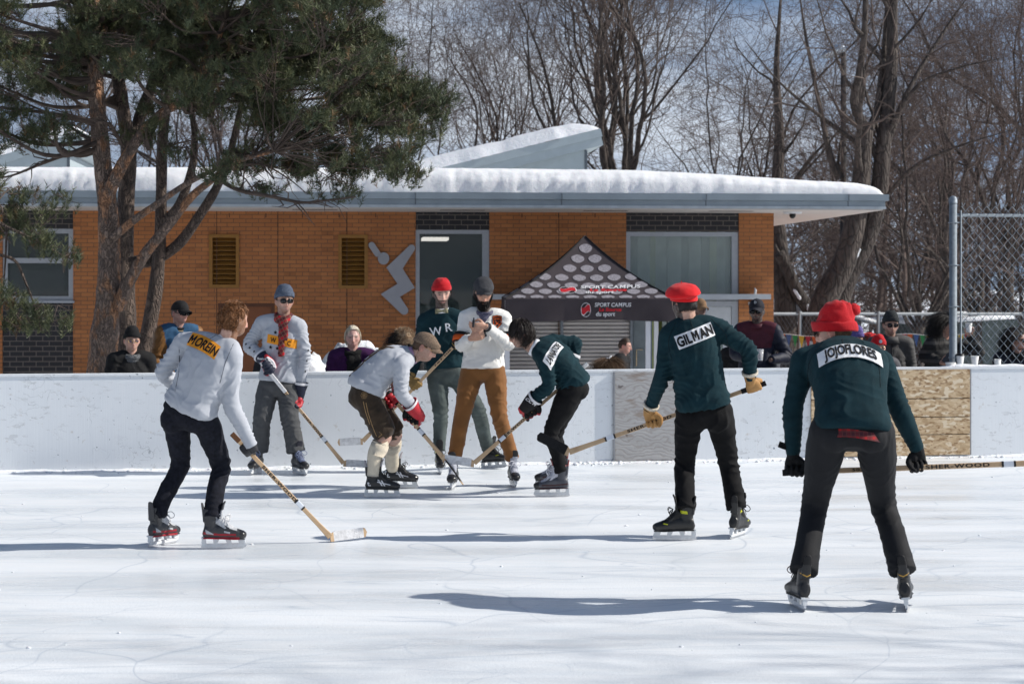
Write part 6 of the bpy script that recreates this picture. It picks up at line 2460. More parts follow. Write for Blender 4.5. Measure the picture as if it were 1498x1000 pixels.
def brick_mat(name, c1, c2, mortar, scale=1., row=.0672, wid=.205, ms=.0085, bump=.3, rough=.8):
    g = G(name)
    t = g.n('TexCoord')
    s = g.n('SeparateXYZ')
    g.l(t.outputs['Object'], s.inputs[0])
    cmb = g.n('CombineXYZ')
    g.l(g.math('ADD', s.outputs[0], s.outputs[1]), cmb.inputs[0])
    g.l(s.outputs[2], cmb.inputs[1])
    br = g.n('TexBrick')
    br.inputs['Scale'].default_value = 1.
    br.inputs['Brick Width'].default_value = wid
    br.inputs['Row Height'].default_value = row
    br.inputs['Mortar Size'].default_value = ms * .5
    br.inputs['Mortar Smooth'].default_value = .1
    br.inputs['Bias'].default_value = -.25
    br.inputs['Color1'].default_value = (*c1, 1)
    br.inputs['Color2'].default_value = (*c2, 1)
    br.inputs['Mortar'].default_value = (*mortar, 1)
    g.l(cmb.outputs[0], br.inputs['Vector'])
    n = g.noise(t.outputs['Object'], 2.2, 5, .6)
    n2 = g.noise(t.outputs['Object'], 60, 3, .6)
    v = g.n('TexWhiteNoise')
    sn = g.n('VectorMath', operation='SNAP')
    sn.inputs[1].default_value = (wid, row, 1)
    g.l(cmb.outputs[0], sn.inputs[0])
    g.l(sn.outputs[0], v.inputs['Vector'])
    col = g.mix(g.math('MULTIPLY', g.ramp(v.outputs['Value'], [(.90, 0.), (.93, 1.)]), .45), br.outputs['Color'], tuple(np.array(c1) * .45))
    col = g.mix(.18, col, g.ramp(n, [(.3, tuple(np.array(c1) * .6)), (.7, tuple(np.minimum(np.array(c2) * 1.3, 1)))]))
    g.set(Base_Color=col, Roughness=rough)
    g.bump(g.math('ADD', g.math('MULTIPLY', br.outputs['Fac'], -1.), g.math('MULTIPLY', n2, .35)), bump, .008)
    return g.m
BRICK = brick_mat('orange_brick', (.33, .122, .038), (.43, .165, .052), (.125, .064, .036), ms=.013)
TILE = brick_mat('black_tile', (.006, .006, .009), (.009, .009, .013), (.13, .105, .09), 1., .083, .21, .016, .25, .6)
FRAME = mat('pale_aluminium', (.34, .36, .39), .45, .06, 20, .05, metal=.3)
FASC = mat('grey_fascia', (.235, .28, .315), .5, .08, 3, .04, 30)
SOFF = mat('soffit_board', (.50, .47, .44), .8, .05, 4, .05)
OCHRE = mat('ochre_metal', (.26, .125, .028), .5, .1, 12, .05)
DOORB = mat('brown_door', (.20, .072, .030), .55, .08, 10, .05)
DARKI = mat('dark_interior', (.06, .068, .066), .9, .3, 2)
TOPZ = B(700, 308)[1]
zt2 = B(660, 336)[1]
# facade pieces (front skin 0.25 m thick)
mb = MB()
xL = -18.
cols = {k: B(v)[0] for k, v in dict(a=3.5, b=107, c=608, d=716, e=916, f=1081).items()}
TH = .26
def wallbox(x0, x1, z0, z1):
    mb.bb((x0, 0, z0), (x1, TH, z1))
shT = B(830, 440)[1]
shx0, shx1 = B(742)[0], B(926)[0]
vents = [(B(306)[0], B(350)[0], B(0, 421)[1], B(0, 342)[1]), (B(495)[0], B(538)[0], B(0, 422)[1], B(0, 342)[1])]
drx = (B(319)[0], B(402)[0])
drz = B(360, 445)[1]
wallbox(xL, cols['a'], -.2, TOPZ)
# b .. c with vents and door cut out
edges = [cols['b'], drx[0], drx[1], vents[1][0], vents[1][1], cols['c']]
# columns between
vx0, vx1, vz0, vz1 = vents[0]
wallbox(cols['b'], vx0, drz + .02, TOPZ)
wallbox(vx0, vx1, drz + .02, vz0)
wallbox(vx0, vx1, vz1, TOPZ)
wallbox(vx1, vents[1][0], drz + .02, TOPZ)
wallbox(vents[1][0], vents[1][1], drz + .02, vents[1][2])
wallbox(vents[1][0], vents[1][1], vents[1][3], TOPZ)
wallbox(vents[1][1], cols['c'], drz + .02, TOPZ)
wallbox(cols['b'], drx[0], -.2, drz + .02)
wallbox(drx[1], cols['c'], -.2, drz + .02)
# d .. e over the shutter
wallbox(cols['d'], cols['e'], shT, TOPZ)
wallbox(cols['d'], shx0, -.2, shT)
wallbox(cols['f'], 0, -.2, TOPZ)
# side and rear walls
mb.bb((-TH, TH + .001, -.2), (0, 9.5, TOPZ))
mb.bb((xL, 9.24, -.2), (-TH - .001, 9.5, TOPZ))
wall = obj('brick_wall', mb, [BRICK], bld)
# weep holes and movement joints
mb = MB()
for k in range(30):
    px = 175 + k * 53.5
    if any(a - 8 < px < b_ + 8 for a, b_ in ((608, 716), (916, 1081))) or px > 1120:
        continue
    lx, z = B(px, 315)
    mb.bb((lx - .008, -.002, z - .035), (lx + .008, .01, z + .035))
for px in (317, 406.5, 507.5, 817.5):
    lx = B(px)[0]
    z1 = TOPZ if px != 317 else B(0, 440)[1]
    mb.bb((lx - .007, -.0025, .0), (lx + .007, .01, TOPZ - .005))
obj('movement_joints', mb, [mat('joint_dark', (.09, .045, .025), .8)], wall)
# dark tile bands
zs = B(60, 440)[1]
for x0, x1, z0_, z1_ in ((cols['a'], cols['b'], zt2, TOPZ), (cols['a'], cols['b'], -.2, zs), (cols['c'], cols['d'], zt2, TOPZ), (cols['e'], cols['f'], B(1000, 338)[1], TOPZ)):
    mb = MB()
    mb.bb((x0 + .001, .02, z0_), (x1 - .001, TH, z1_))
    obj('tile_band', mb, [TILE], bld)

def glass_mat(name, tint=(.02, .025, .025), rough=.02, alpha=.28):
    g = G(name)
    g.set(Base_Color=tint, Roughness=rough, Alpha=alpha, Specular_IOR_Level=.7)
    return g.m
GLASS = glass_mat('dark_glass', (.06, .078, .073), .02, .36)  # dark pane; its slight green lift paints in some reflection
GLASS2 = glass_mat('reflection_tint_glass', (.34, .41, .39), .03, .46)  # pale green tint imitates reflections and a lit room behind
def window(x0, x1, z0, z1, fw=.07, glass=GLASS, bars=(), mull=(), right_extra=0.):
    mb = MB()
    y0, y1 = .035, .12
    mb.bb((x0, y0, z1 - fw), (x1, y1, z1))
    mb.bb((x0, y0, z0), (x1, y1, z0 + fw))
    mb.bb((x0, y0, z0 + fw), (x0 + fw, y1, z1 - fw))
    mb.bb((x1 - fw - right_extra, y0, z0 + fw), (x1, y1, z1 - fw))
    for z in bars:
        mb.bb((x0 + fw, y0 + .002, z - fw * .55), (x1 - fw - right_extra, y1 - .002, z + fw * .55))
    for x in mull:
        mb.bb((x - fw * .4, y0 + .004, z0 + fw), (x + fw * .4, y1 - .004, z1 - fw))
    w = obj('window', mb, [FRAME], bld)
    mb = MB()
    mb.bb((x0 + fw, .075, z0 + fw), (x1 - fw - right_extra, .081, z1 - fw))
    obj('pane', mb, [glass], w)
    return w
w1 = window(cols['a'] + .002, cols['b'] - .002, zs + .002, zt2 - .002, .075, GLASS, (B(60, 381)[1],))
mb = MB()
zq = B(60, 386)[1]
mb.bb((cols['a'] + .10, .098, zs + .12), (cols['b'] - .16, .12, zq - .10))
obj('blind', mb, [mat('grey_blind', (.055, .055, .058), .8, .15)], w1)
mb = MB()
mb.bb((cols['a'] - .02, -.03, zs - .035), (cols['b'] + .02, .10, zs + .0015))
obj('sill', mb, [FRAME], w1)
window(cols['c'] + .002, cols['d'] - .002, -.15, zt2 - .002, .065, GLASS, (), (), .05)
zA = B(1050, 440)[1]
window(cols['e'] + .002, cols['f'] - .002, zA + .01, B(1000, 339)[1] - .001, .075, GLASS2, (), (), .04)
# interiors
mb = MB()
def room(x0, x1, y1, z0, z1, m=0):
    mb.bb((x0, y1, z0), (x1, y1 + .05, z1), m)
    mb.bb((x0, TH, z1), (x1, y1, z1 + .04), m + 1)
    mb.bb((x0, TH, z0 - .04), (x1, y1, z0), m)
    mb.bb((x0 - .05, TH, z0), (x0, y1, z1), m)
    mb.bb((x1, TH, z0), (x1 + .05, y1, z1), m)
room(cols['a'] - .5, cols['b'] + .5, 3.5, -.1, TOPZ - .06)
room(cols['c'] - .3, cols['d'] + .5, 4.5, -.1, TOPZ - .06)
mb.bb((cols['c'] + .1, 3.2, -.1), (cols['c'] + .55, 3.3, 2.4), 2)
mb.bb((cols['c'] + .9, 2.2, .2), (cols['d'] - .1, 2.3, 1.5), 0)
room(cols['e'] - .9, cols['f'] + .2, 2.6, -.1, TOPZ - .06, 3)
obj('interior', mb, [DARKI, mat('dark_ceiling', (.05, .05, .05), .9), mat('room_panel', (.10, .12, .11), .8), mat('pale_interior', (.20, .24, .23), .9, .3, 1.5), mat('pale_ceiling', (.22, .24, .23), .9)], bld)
strips_ = [(0, .13, 2), (.13, .24, 3), (.24, .29, 0), (.29, .40, 1), (.40, .52, 3), (.52, .60, 2), (.60, .71, 1), (.71, .775, 4), (.775, .84, 0), (.84, .93, 1), (.93, 1.0, 2)]
wE = cols['f'] - cols['e']
pm = [mat('lime_panel', (.40, .47, .12), .7, .2, 3), mat('pale_panel', (.60, .68, .66), .8, .45, 2.5), mat('grey_panel', (.20, .25, .25), .7, .4, 2), mat('haze_panel', (.42, .50, .49), .8, .4, 3), mat('slate_panel', (.10, .13, .13), .7)]
for a_, b_, m in strips_:  # added panels; the room's lit look is put into their pale colours
    mb = MB()
    y_ = .34 + .12 * ((m * 7) % 3)
    mb.bb((cols['e'] + wE * a_, y_, .0), (cols['e'] + wE * b_ - .004, y_ + .03, TOPZ - .15))
    obj('lit_tone_panel', mb, [pm[m]], bld)
for x0, x1, z0_, z1_, y_, m in ((.06, .50, .9, 2.05, .55, 2), (.55, .95, .3, 1.6, .9, 4), (.08, .40, 2.1, 2.5, .8, 4)):  # added panels; the left one paints a reflection as lighter green-grey
    wC = cols['d'] - cols['c']
    mb = MB()
    mb.bb((cols['c'] + wC * x0, y_, z0_), (cols['c'] + wC * x1, y_ + .03, z1_))
    obj('lit_tone_panel', mb, [pm[m]], bld)

lf = MB()
lz = B(0, 352)[1]
lf.bb((cols['c'] + .16, .9, lz + .05), (cols['c'] + .60, 1.7, lz + .10))
ldm = mat('lamp_diffuser', (.75, .75, .72), .6)
ldm.node_tree.nodes['Principled BSDF'].inputs['Emission Color'].default_value = (1, .97, .9, 1)
ldm.node_tree.nodes['Principled BSDF'].inputs['Emission Strength'].default_value = 1.6
obj('ceiling_lamp', lf, [ldm], bld)
lf = MB()
lf.bb((cols['c'] + .35, .45, lz + .16), (cols['d'] - .14, .55, lz + .30))
obj('bulkhead', lf, [mat('amber_bulkhead', (.45, .27, .10), .7)], bld)
# vents
for (x0, x1, z0, z1) in vents:
    mb = MB()
    fw = .055
    for q in (((x0, -.03, z0), (x0 + fw, .10, z1)), ((x1 - fw, -.03, z0), (x1, .10, z1)), ((x0 + fw, -.03, z0), (x1 - fw, .10, z0 + fw)), ((x0 + fw, -.03, z1 - fw), (x1 - fw, .10, z1))):
        mb.bb(*q)
    vt = obj('louvre_vent', mb, [OCHRE], bld)
    mb = MB()
    n = 10
    pitch = (z1 - z0 - 2 * fw) / n
    c_, s_ = math.cos(rad(38)), math.sin(rad(38))
    Rl = np.array([[1, 0, 0], [0, c_, -s_], [0, s_, c_]])
    for k in range(n):
        mb.box(((x0 + x1) / 2, .035, z0 + fw + pitch * (k + .62)), (x1 - x0 - 2 * fw - .002, .095, .010), 0, Rl)
    obj('louvre', mb, [OCHRE], vt)
    mb = MB()
    mb.bb((x0 + .01, .11, z0 + .01), (x1 - .01, .14, z1 - .01))
    obj('vent_backing', mb, [mat('vent_black', (.008, .007, .006), .9)], vt)
# brown service door
mb = MB()
mb.bb((drx[0] + .055, .03, -.1), (drx[1] - .055, .08, drz - .04))
dr = obj('service_door', mb, [DOORB], bld)
mb = MB()
mb.bb((drx[0], .0, -.1), (drx[0] + .052, .12, drz + .018))
mb.bb((drx[1] - .052, .0, -.1), (drx[1], .12, drz + .018))
mb.bb((drx[0] + .052, .0, drz - .037), (drx[1] - .052, .12, drz + .018))
obj('door_frame', mb, [mat('brown_frame', (.10, .038, .018), .5)], dr)
mb = MB()
mb.tube([V(drx[1] - .14, .03, 1.0), V(drx[1] - .14, -.04, 1.0), V(drx[1] - .26, -.045, 1.0)], [.012] * 3, 8)
obj('handle', mb, [FRAME], dr, True)
# roller shutter, doors, awning shelf
mb = MB()
n = 34
zb = np.linspace(-.1, shT - .01, n + 1)
xs0, xs1 = shx0 + .04, shx1 - .05
v, f = [], []
for k in range(n):
    for t, d in ((0, .0), (.25, -.020), (.6, -.024), (.85, -.004), (.95, .012)):
        z = zb[k] + (zb[k + 1] - zb[k]) * t
        v += [(xs0, .06 + d, z), (xs1, .06 + d, z)]
for k in range(len(v) // 2 - 1):
    f.append((2 * k, 2 * k + 1, 2 * k + 3, 2 * k + 2))
mb.add(v, f)
SHUT = mat('shutter_metal', (.42, .395, .38), .5, .08, 4, .05, metal=.2)
st_ = obj('roller_shutter', mb, [SHUT], bld)
mb = MB()
for x in (shx0 + .02, B(822)[0], shx1 - .025):
    mb.bb((x - .022, -.01, -.1), (x + .022, .10, shT - .005))
obj('guide_rail', mb, [mat('rail_grey', (.16, .18, .20), .5)], st_)
dx = [B(k)[0] for k in (927, 955, 1012, 1030, 1081)]
mb = MB()
mb.bb((dx[0], .05, -.1), (dx[1], .10, shT))
sp = obj('side_panel', mb, [mat('panel_grey', (.14, .165, .175), .5, .1)], bld)
mb = MB()
lx0 = B(931)[0]
mb.tube([V(lx0, .05, B(0, 538)[1]), V(lx0, .0, B(0, 538)[1]), V(lx0, .0, B(0, 514)[1]), V(lx0 + .1, .0, B(0, 514)[1]), V(lx0 + .1, .05, B(0, 514)[1])], [.011] * 5, 8)
obj('handle', mb, [mat('brass_pull', (.42, .33, .22), .4, metal=.5)], sp, True)
mb = MB()
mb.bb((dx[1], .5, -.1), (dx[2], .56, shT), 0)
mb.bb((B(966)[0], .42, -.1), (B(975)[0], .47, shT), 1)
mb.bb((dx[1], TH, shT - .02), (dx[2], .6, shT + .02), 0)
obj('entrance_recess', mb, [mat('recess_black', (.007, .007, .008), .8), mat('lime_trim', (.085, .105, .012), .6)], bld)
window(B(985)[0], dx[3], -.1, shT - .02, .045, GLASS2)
mb = MB()
z0, z1 = -.1, zA - .10
mb.bb((dx[3] + .05, .055, z0), (B(1034)[0] + .14, .095, z1))
mb.bb((dx[4] - .26, .055, z0), (dx[4] - .12, .095, z1))
mb.bb((B(1034)[0] + .14, .055, z1 - .20), (dx[4] - .26, .095, z1))
mb.bb((B(1034)[0] + .14, .055, z0), (dx[4] - .26, .095, .9))
WD = mat('pale_door', (.46, .485, .51), .5, .05)
dr = obj('glazed_door', mb, [WD], bld)
mb = MB()
mb.bb((B(1034)[0] + .14, .072, .9), (dx[4] - .26, .078, z1 - .20))
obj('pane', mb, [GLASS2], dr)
mb = MB()
mb.bb((dx[3], .04, z0), (dx[3] + .048, .13, zA))
mb.bb((dx[4] - .115, .04, z0), (dx[4] - .004, .13, zA))
mb.bb((dx[3] + .048, .04, z1 + .004), (dx[4] - .115, .13, zA))
obj('door_frame', mb, [FRAME], dr)
mb = MB()
s0, s1 = B(702)[0], B(1117)[0]
zs0, zs1 = B(900, 437.5)[1], B(900, 430)[1]
mb.bb((s0, -.55, zs0), (s1, -.001, zs1))
obj('canopy_shelf', mb, [mat('shelf_grey', (.40, .425, .45), .5, .05)], bld)
# flood lamp under the shelf
lx, lz = B(1100, 440)
mb = MB()
mb.bb((lx - .07, -.14, lz - .07), (lx + .07, -.02, lz - .02))
mb.tube([V(lx + .03, -.1, zs1), V(lx + .04, -.1, zs1 + .06), V(lx + .03, -.08, zs1 + .10)], [.02, .022, .012], 8)
obj('wall_lamp', mb, [mat('lamp_white', (.55, .56, .58), .5)], bld)
# pictogram on the wall
SIGN = mat('sign_grey', (.29, .295, .32), .45, .04, metal=.2)
root = empty('pictogram_sign', BC, BA)
tag(root, 'grey cut-out figure with raised arms mounted on the brick wall', 'sign')
def at_w(px, py):
    lx, z = B(px, py)
    return V(lx, -.055, z)
def blob(pts, nm):
    mb = MB()
    mb.prism(pts, at_w, (0, .03, 0))
    obj(nm, mb, [SIGN], root)
def round_path(pts, r, n=7):
    """offset a polyline into a rounded-end outline (pixels)"""
    pts = [np.array(p, float) for p in pts]
    L, R = [], []
    for i, p in enumerate(pts):
        if i == 0:
            d = nrm(pts[1] - p)
        elif i == len(pts) - 1:
            d = nrm(p - pts[i - 1])
        else:
            d = nrm(nrm(p - pts[i - 1]) + nrm(pts[i + 1] - p))
        nn = np.array([-d[1], d[0]])
        k = 1.
        if 0 < i < len(pts) - 1:
            k = 1 / max(.6, np.dot(nn, np.array([-nrm(p - pts[i - 1])[1], nrm(p - pts[i - 1])[0]])))
        rr = r[i] if isinstance(r, (list, tuple)) else r
        L.append(p + nn * rr * k)
        R.append(p - nn * rr * k)
    def cap(p, d, rr):
        a0 = math.atan2(d[1], d[0])
        return [p + rr * np.array([math.cos(a0 + t), math.sin(a0 + t)]) for t in np.linspace(math.pi / 2, -math.pi / 2, n)[1:-1]]
    d1 = nrm(pts[-1] - pts[-2])
    d0 = nrm(pts[0] - pts[1])
    r0, r1 = (r[0], r[-1]) if isinstance(r, (list, tuple)) else (r, r)
    return [tuple(q) for q in L] + [tuple(q) for q in cap(pts[-1], d1, r1)] + [tuple(q) for q in R[::-1]] + [tuple(q) for q in cap(pts[0], d0, r0)]
blob(round_path([(543.5, 358.5), (552, 371)], 4.6), 'forearm')
blob([(561 + 8.3 * math.cos(a), 378 + 9 * math.sin(a)) for a in np.linspace(0, 2 * math.pi, 26)[:-1]], 'head')
blob(round_path([(602, 363), (577, 392), (594, 418), (571, 432), (591, 454)], [5.2, 9.5, 9.0, 9.0, 6.2]), 'torso')
# roof slab with stepped fascia
OV = 1.35
xr = 1.52
zf0, zf1, zf2 = B(700, 304)[1], 0, 0
Yf = 29.75
def zfr(py):
    return HC + (HY - py) * Yf / F - BC[2]
z0, zm, z1 = zfr(305), zfr(293.5), zfr(284)
mb = MB()
mb.bb((xL, -OV, z0), (xr, 9.8, zm), 0)
mb.bb((xL, -OV - .05, zm + .002), (xr + .05, 9.85, z1), 0)
mb.bb((xL, -OV - .012, z0 - .004), (xr + .012, -OV - .001, z0 + .035), 2)
for k in range(9):
    x = xr - .62 - k * 2.33
    mb.bb((x, -OV - .056, zm + .004), (x + .012, -OV - .0505, z1 - .002), 1)
    mb.bb((x, -OV - .006, z0 + .04), (x + .012, -OV - .0005, zm - .002), 1)
roof = obj('roof', mb, [FASC, mat('seam_dark', (.09, .11, .13), .5), mat('drip_edge', (.40, .44, .47), .45)], bld)
mb = MB()
mb.bb((xL, -OV + .02, z0 - .022), (xr - .03, 9.7, z0 - .0045))
obj('soffit', mb, [SOFF], roof)
mb = MB()
for px in (462, 672, 876, 1055):
    lx = B(px)[0]
    mb.bb((lx - .36, -OV + .45, z0 - .027), (lx + .36, -OV + .65, z0 - .0225))
obj('soffit_vent', mb, [mat('soffit_vent', (.16, .14, .13), .8)], roof)
lx = B(1148)[0]
mb = MB()
mb.tube([V(lx, -.55, z0 - .024), V(lx, -.55, z0 - .05)], [.16, .15], 20)
mb.ell((lx, -.55, z0 - .075), (.055, .055, .06), 14, 8, 1)
obj('dome_camera', mb, [mat('camera_white', (.6, .62, .64), .4), mat('camera_black', (.01, .01, .01), .2)], roof, True)
# roof snow
def roof_snow():
    nx, ny = 420, 60
    xs = np.linspace(xL + .02, xr - .03, nx + 1)
    tt = np.concatenate([np.linspace(0, .55, 26), np.linspace(.58, 10.9, 35)])
    ny = len(tt) - 1
    X, T = np.meshgrid(xs, tt, indexing='ij')
    q = np.stack([X.ravel(), T.ravel() * 1.0, 0 * X.ravel()], 1)
    er = np.clip((xr - .03 - X) / 1.0, 0, 1)
    full = .39 + .010 * vn(q * .35, 3).reshape(X.shape) - .20 * sstep(-3.0, 1.5, X)
    h = full * np.minimum(1, (1 - (1 - np.clip(T / .30, 0, 1)) ** 2.4) ** .5) * (1 - (1 - er) ** 5) ** .5
    edge = np.clip(1 - T / .55, 0, 1)
    rough = (.008 * fbm(q * V(3.2, 5, 1), 4, 5) + .008 * np.abs(fbm(q * V(12, 9, 1), 3, 9))).reshape(X.shape)
    h = h + rough * edge * np.clip(h * 6, 0, 1)
    Y = -OV - .05 + .02 + T + (.014 * fbm(q * V(9, 3, 1) + V(0, 0, 3), 4, 12)).reshape(X.shape) * edge * np.clip(h * 5, 0, 1) - .03 * np.sin(np.clip(h / .4, 0, 1) * math.pi) * edge
    Z = z1 + .003 + np.maximum(h, 0)
    st_ = np.stack([X.ravel() * 2.2, Z.ravel() * 26, 0 * X.ravel()], 1)
    Y = Y + (.016 * vn(st_, 41) + .012 * vn(st_ * V(6, 1.7, 1), 43)).reshape(X.shape) * edge * np.clip(h * 9, 0, 1)
    v = np.stack([X.ravel(), Y.ravel(), Z.ravel()], 1)
    n1 = ny + 1
    I, K = np.meshgrid(np.arange(nx), np.arange(ny), indexing='ij')
    a = (I * n1 + K).ravel()
    f = np.stack([a, a + n1, a + n1 + 1, a + 1], 1)
    me = mesh_from('roof_snow', v, f, [RSNOW])
    link('snow_cover', me, roof)
roof_snow()
# tilted clerestory fins on the roof
def fin(apx, apy, lowpx, lowpy, thick_px, depth0, depth1, nm='clerestory'):
    Yd = BC[1] + depth0
    def at2(px, py):
        X = (px - CX) * Yd / F
        Z = HC + (HY - py) * Yd / F
        return V((X - BC[0] + depth0 * math.sin(BA)) / math.cos(BA), depth0, Z - BC[2])
    A, L = at2(apx, apy), at2(lowpx, lowpy)
    d = nrm(A - L)
    L = A - d * (np.linalg.norm(A - L) + 1.2)
    tk = thick_px * Yd / F
    nn = V(d[2], 0, -d[0])
    mb = MB()
    mb.prism([(0, 0), (1, 0), (1, 1), (0, 1)], lambda a, b_: L + (A - L) * a + nn * tk * b_, (0, depth1 - depth0, 0), 0)
    mb.prism([(0, 0), (1, 0), (1, 1), (0, 1)], lambda a, b_: L + (A + d * .02 - L) * a + nn * (-.05 + (tk * .38 + .05) * b_) + V(0, -.03, 0), (0, .028, 0), 0)
    w0 = A - d * .30 + nn * tk
    mb.bb((w0[0] - 1.6, depth0 + .15, z1 - .1), (w0[0], depth1, w0[2] - .02), 0)
    mb.bb((w0[0] - .05, depth0 + .13, z1 - .1), (w0[0] + .002, depth0 + .149, w0[2] - .02), 1)
    c = obj(nm, mb, [mat('fin_metal', (.34, .40, .43), .5, .05), MATS['seam_dark']], roof)
    nx, ny = 70, 24
    v, f = [], []
    for i in range(nx + 1):
        s = i / nx
        base = L + (A - L) * s
        for k in range(ny + 1):
            t = k / ny
            e = min(1., t / .14)
            hh = .26 * (1 - (1 - e) ** 2) ** .5 * min(1, (1 - s) * 9 + .02) ** .5
            hh += .018 * float(vn(np.array([[s * 14, t * 9, 1.]]))[0]) * e
            v.append(base - nn * (.055 + max(hh, 0)) + V(0, -.03 + t * (depth1 - depth0 + .03) + (.05 * float(vn(np.array([[s * 20, 3., t * 2]]))[0]) if k < 4 else 0), 0))
    f = [(i * (ny + 1) + k, (i + 1) * (ny + 1) + k, (i + 1) * (ny + 1) + k + 1, i * (ny + 1) + k + 1) for i in range(nx) for k in range(ny)]
    mb = MB()
    mb.add(v, f)
    obj('snow_cover', mb, [SNOW], c, True)
fin(877, 194, 655, 250, 20, 4.2, 8.)
fin(136, 203, 30, 238, 21, 4.2, 8.)

# ================================================================ tent
TENTM = mat('canopy_cloth', (.052, .042, .047), .75, .15, 3, .2, 30)
DOT = mat('canopy_dot', (.26, .245, .27), .8, .3, 40, .2, 60)
TRED = mat('print_red', (.50, .018, .028), .7, .05)
TWHITE = mat('print_white', (.70, .70, .72), .7, .04)
tw = P(985, 437, 27.2)[0] - P(736, 437, 27.2)[0]
tc = V((P(985, 437, 27.2)[0] + P(736, 437, 27.2)[0]) / 2, 27.2 + tw / 2, -.6)
tent = empty('canopy_tent', tc, rad(1.5))
tag(tent, 'dark pop-up canopy tent with pale dots and sport campus lettering', 'tent')
ze = P(860, 437, 27.2)[2] + .6
zp = P(872, 345, 28.4)[2] + .6
zv = P(860, 469, 27.2)[2] + .6
hw = tw / 2
def tent_pt(u, t):
    """front slope: u across -1..1, t 0 at eave .. 1 at peak"""
    w = hw * (1 - t)
    z = ze + (zp - ze) * (t * .72 + .28 * t ** 2.4) - .05 * (1 - u * u) * t * (1 - t) * 2
    return V(u * w, -hw * (1 - t), z)
def slope(rot):
    c, s = math.cos(rot), math.sin(rot)
    Rz = np.array([[c, -s, 0], [s, c, 0], [0, 0, 1]])
    v, f = [], []
    nu, nt = 24, 24
    for i in range(nu + 1):
        for k in range(nt + 1):
            v.append(Rz @ tent_pt(i / nu * 2 - 1, k / nt * .995))
    f = [(i * (nt + 1) + k, (i + 1) * (nt + 1) + k, (i + 1) * (nt + 1) + k + 1, i * (nt + 1) + k + 1) for i in range(nu) for k in range(nt)]
    return np.array(v), f
mb = MB()
for k in range(4):
    mb.add(*slope(k * math.pi / 2))
mb.ell((0, 0, zp - .02), (.022, .022, .03), 10, 8)
can = obj('canopy', mb, [TENTM], tent, True)
mb = MB()
for k in range(4):
    c, s = math.cos(k * math.pi / 2), math.sin(k * math.pi / 2)
    Rz = np.array([[c, -s, 0], [s, c, 0], [0, 0, 1]])
    pts = [Rz @ tent_pt(1, t) + V(0, 0, .006) for t in np.linspace(0, .99, 20)]
    mb.tube(pts, [.012] * 20, 6)
obj('seam', mb, [mat('seam_black', (.008, .008, .009), .7)], can, True)
mb = MB()
for k in range(4):
    c, s = math.cos(k * math.pi / 2), math.sin(k * math.pi / 2)
    Rz = np.array([[c, -s, 0], [s, c, 0], [0, 0, 1]])
    nu, nt = 40, 6
    v = []
    for i in range(nu + 1):
        u = i / nu * 2 - 1
        for q in range(nt + 1):
            t = q / nt
            wv = .018 * math.sin(u * 9 + k) * t
            v.append(Rz @ V(u * (hw + .004), -hw - .004 - wv, ze - (ze - zv) * t * (1 - .10 * (1 - abs(u)) * 0) + .012 * math.sin(u * 4 + 1 + k) * t))
    mb.add(v, [(i * (nt + 1) + q, i * (nt + 1) + q + 1, (i + 1) * (nt + 1) + q + 1, (i + 1) * (nt + 1) + q) for i in range(nu) for q in range(nt)])
val = obj('valance', mb, [TENTM], tent, True)
# dots (front and right slopes)
mb = MB()
disc = ellipsoid((0, 0, 0), (1, 1, .001), 18, 3)
def slope_patch(v2, u0, t0, rot=0., lift=.008):
    c, s = math.cos(rot), math.sin(rot)
    Rz = np.array([[c, -s, 0], [s, c, 0], [0, 0, 1]])
    out = []
    for x, y in v2:
        t = t0 + y
        w = max(hw * (1 - t), 1e-3)
        uu = (u0 + x) / w
        p_ = tent_pt(max(-1, min(1, uu)), t)
        out.append(Rz @ (p_ + V(0, -.6, .8) / 1. * lift))
    return np.array(out)
def disc2(rx, ry, n=18):
    return poly2d([(rx * math.cos(a) * (1 + .05 * math.sin(3 * a)), ry * math.sin(a) * (1 + .05 * math.cos(4 * a))) for a in np.linspace(0, 2 * math.pi, n, endpoint=False)])
for rot in (0, math.pi / 2, -math.pi / 2):
    for row, t in enumerate((.035, .155, .285, .425, .575, .715, .85)):
        w = hw * (1 - t)
        sp_ = .262
        nd = int(w / sp_) + 1
        for i in range(-nd, nd + 1):
            x = (i + (.5 if row % 2 else 0)) * sp_
            if abs(x) > w - .02:
                continue
            v2, f2 = disc2(.099, .043 + .011 * (row > 0))
            k = max(-1, min(1, (w - .02) ))
            ok = [abs(x + a) < hw * (1 - t - b_) - .012 for a, b_ in v2]
            if not all(ok):
                v2 = np.array([[max(-(hw * (1 - t - b_) - .012) - x, min(hw * (1 - t - b_) - .012 - x, a)), b_] for a, b_ in v2])
            mb.add(slope_patch(v2, x, t, rot), f2)
cv_ = np.array([x.co for x in can.data.vertices])
cf_ = [tuple(x.vertices) for x in can.data.polygons]
dv_, df_ = mb.vf()
can.data = mesh_from('canopy', np.concatenate([cv_, dv_]), cf_ + [tuple(i + len(cv_) for i in f_) for f_ in df_], [TENTM, DOT], [0] * len(cf_) + [1] * len(df_))
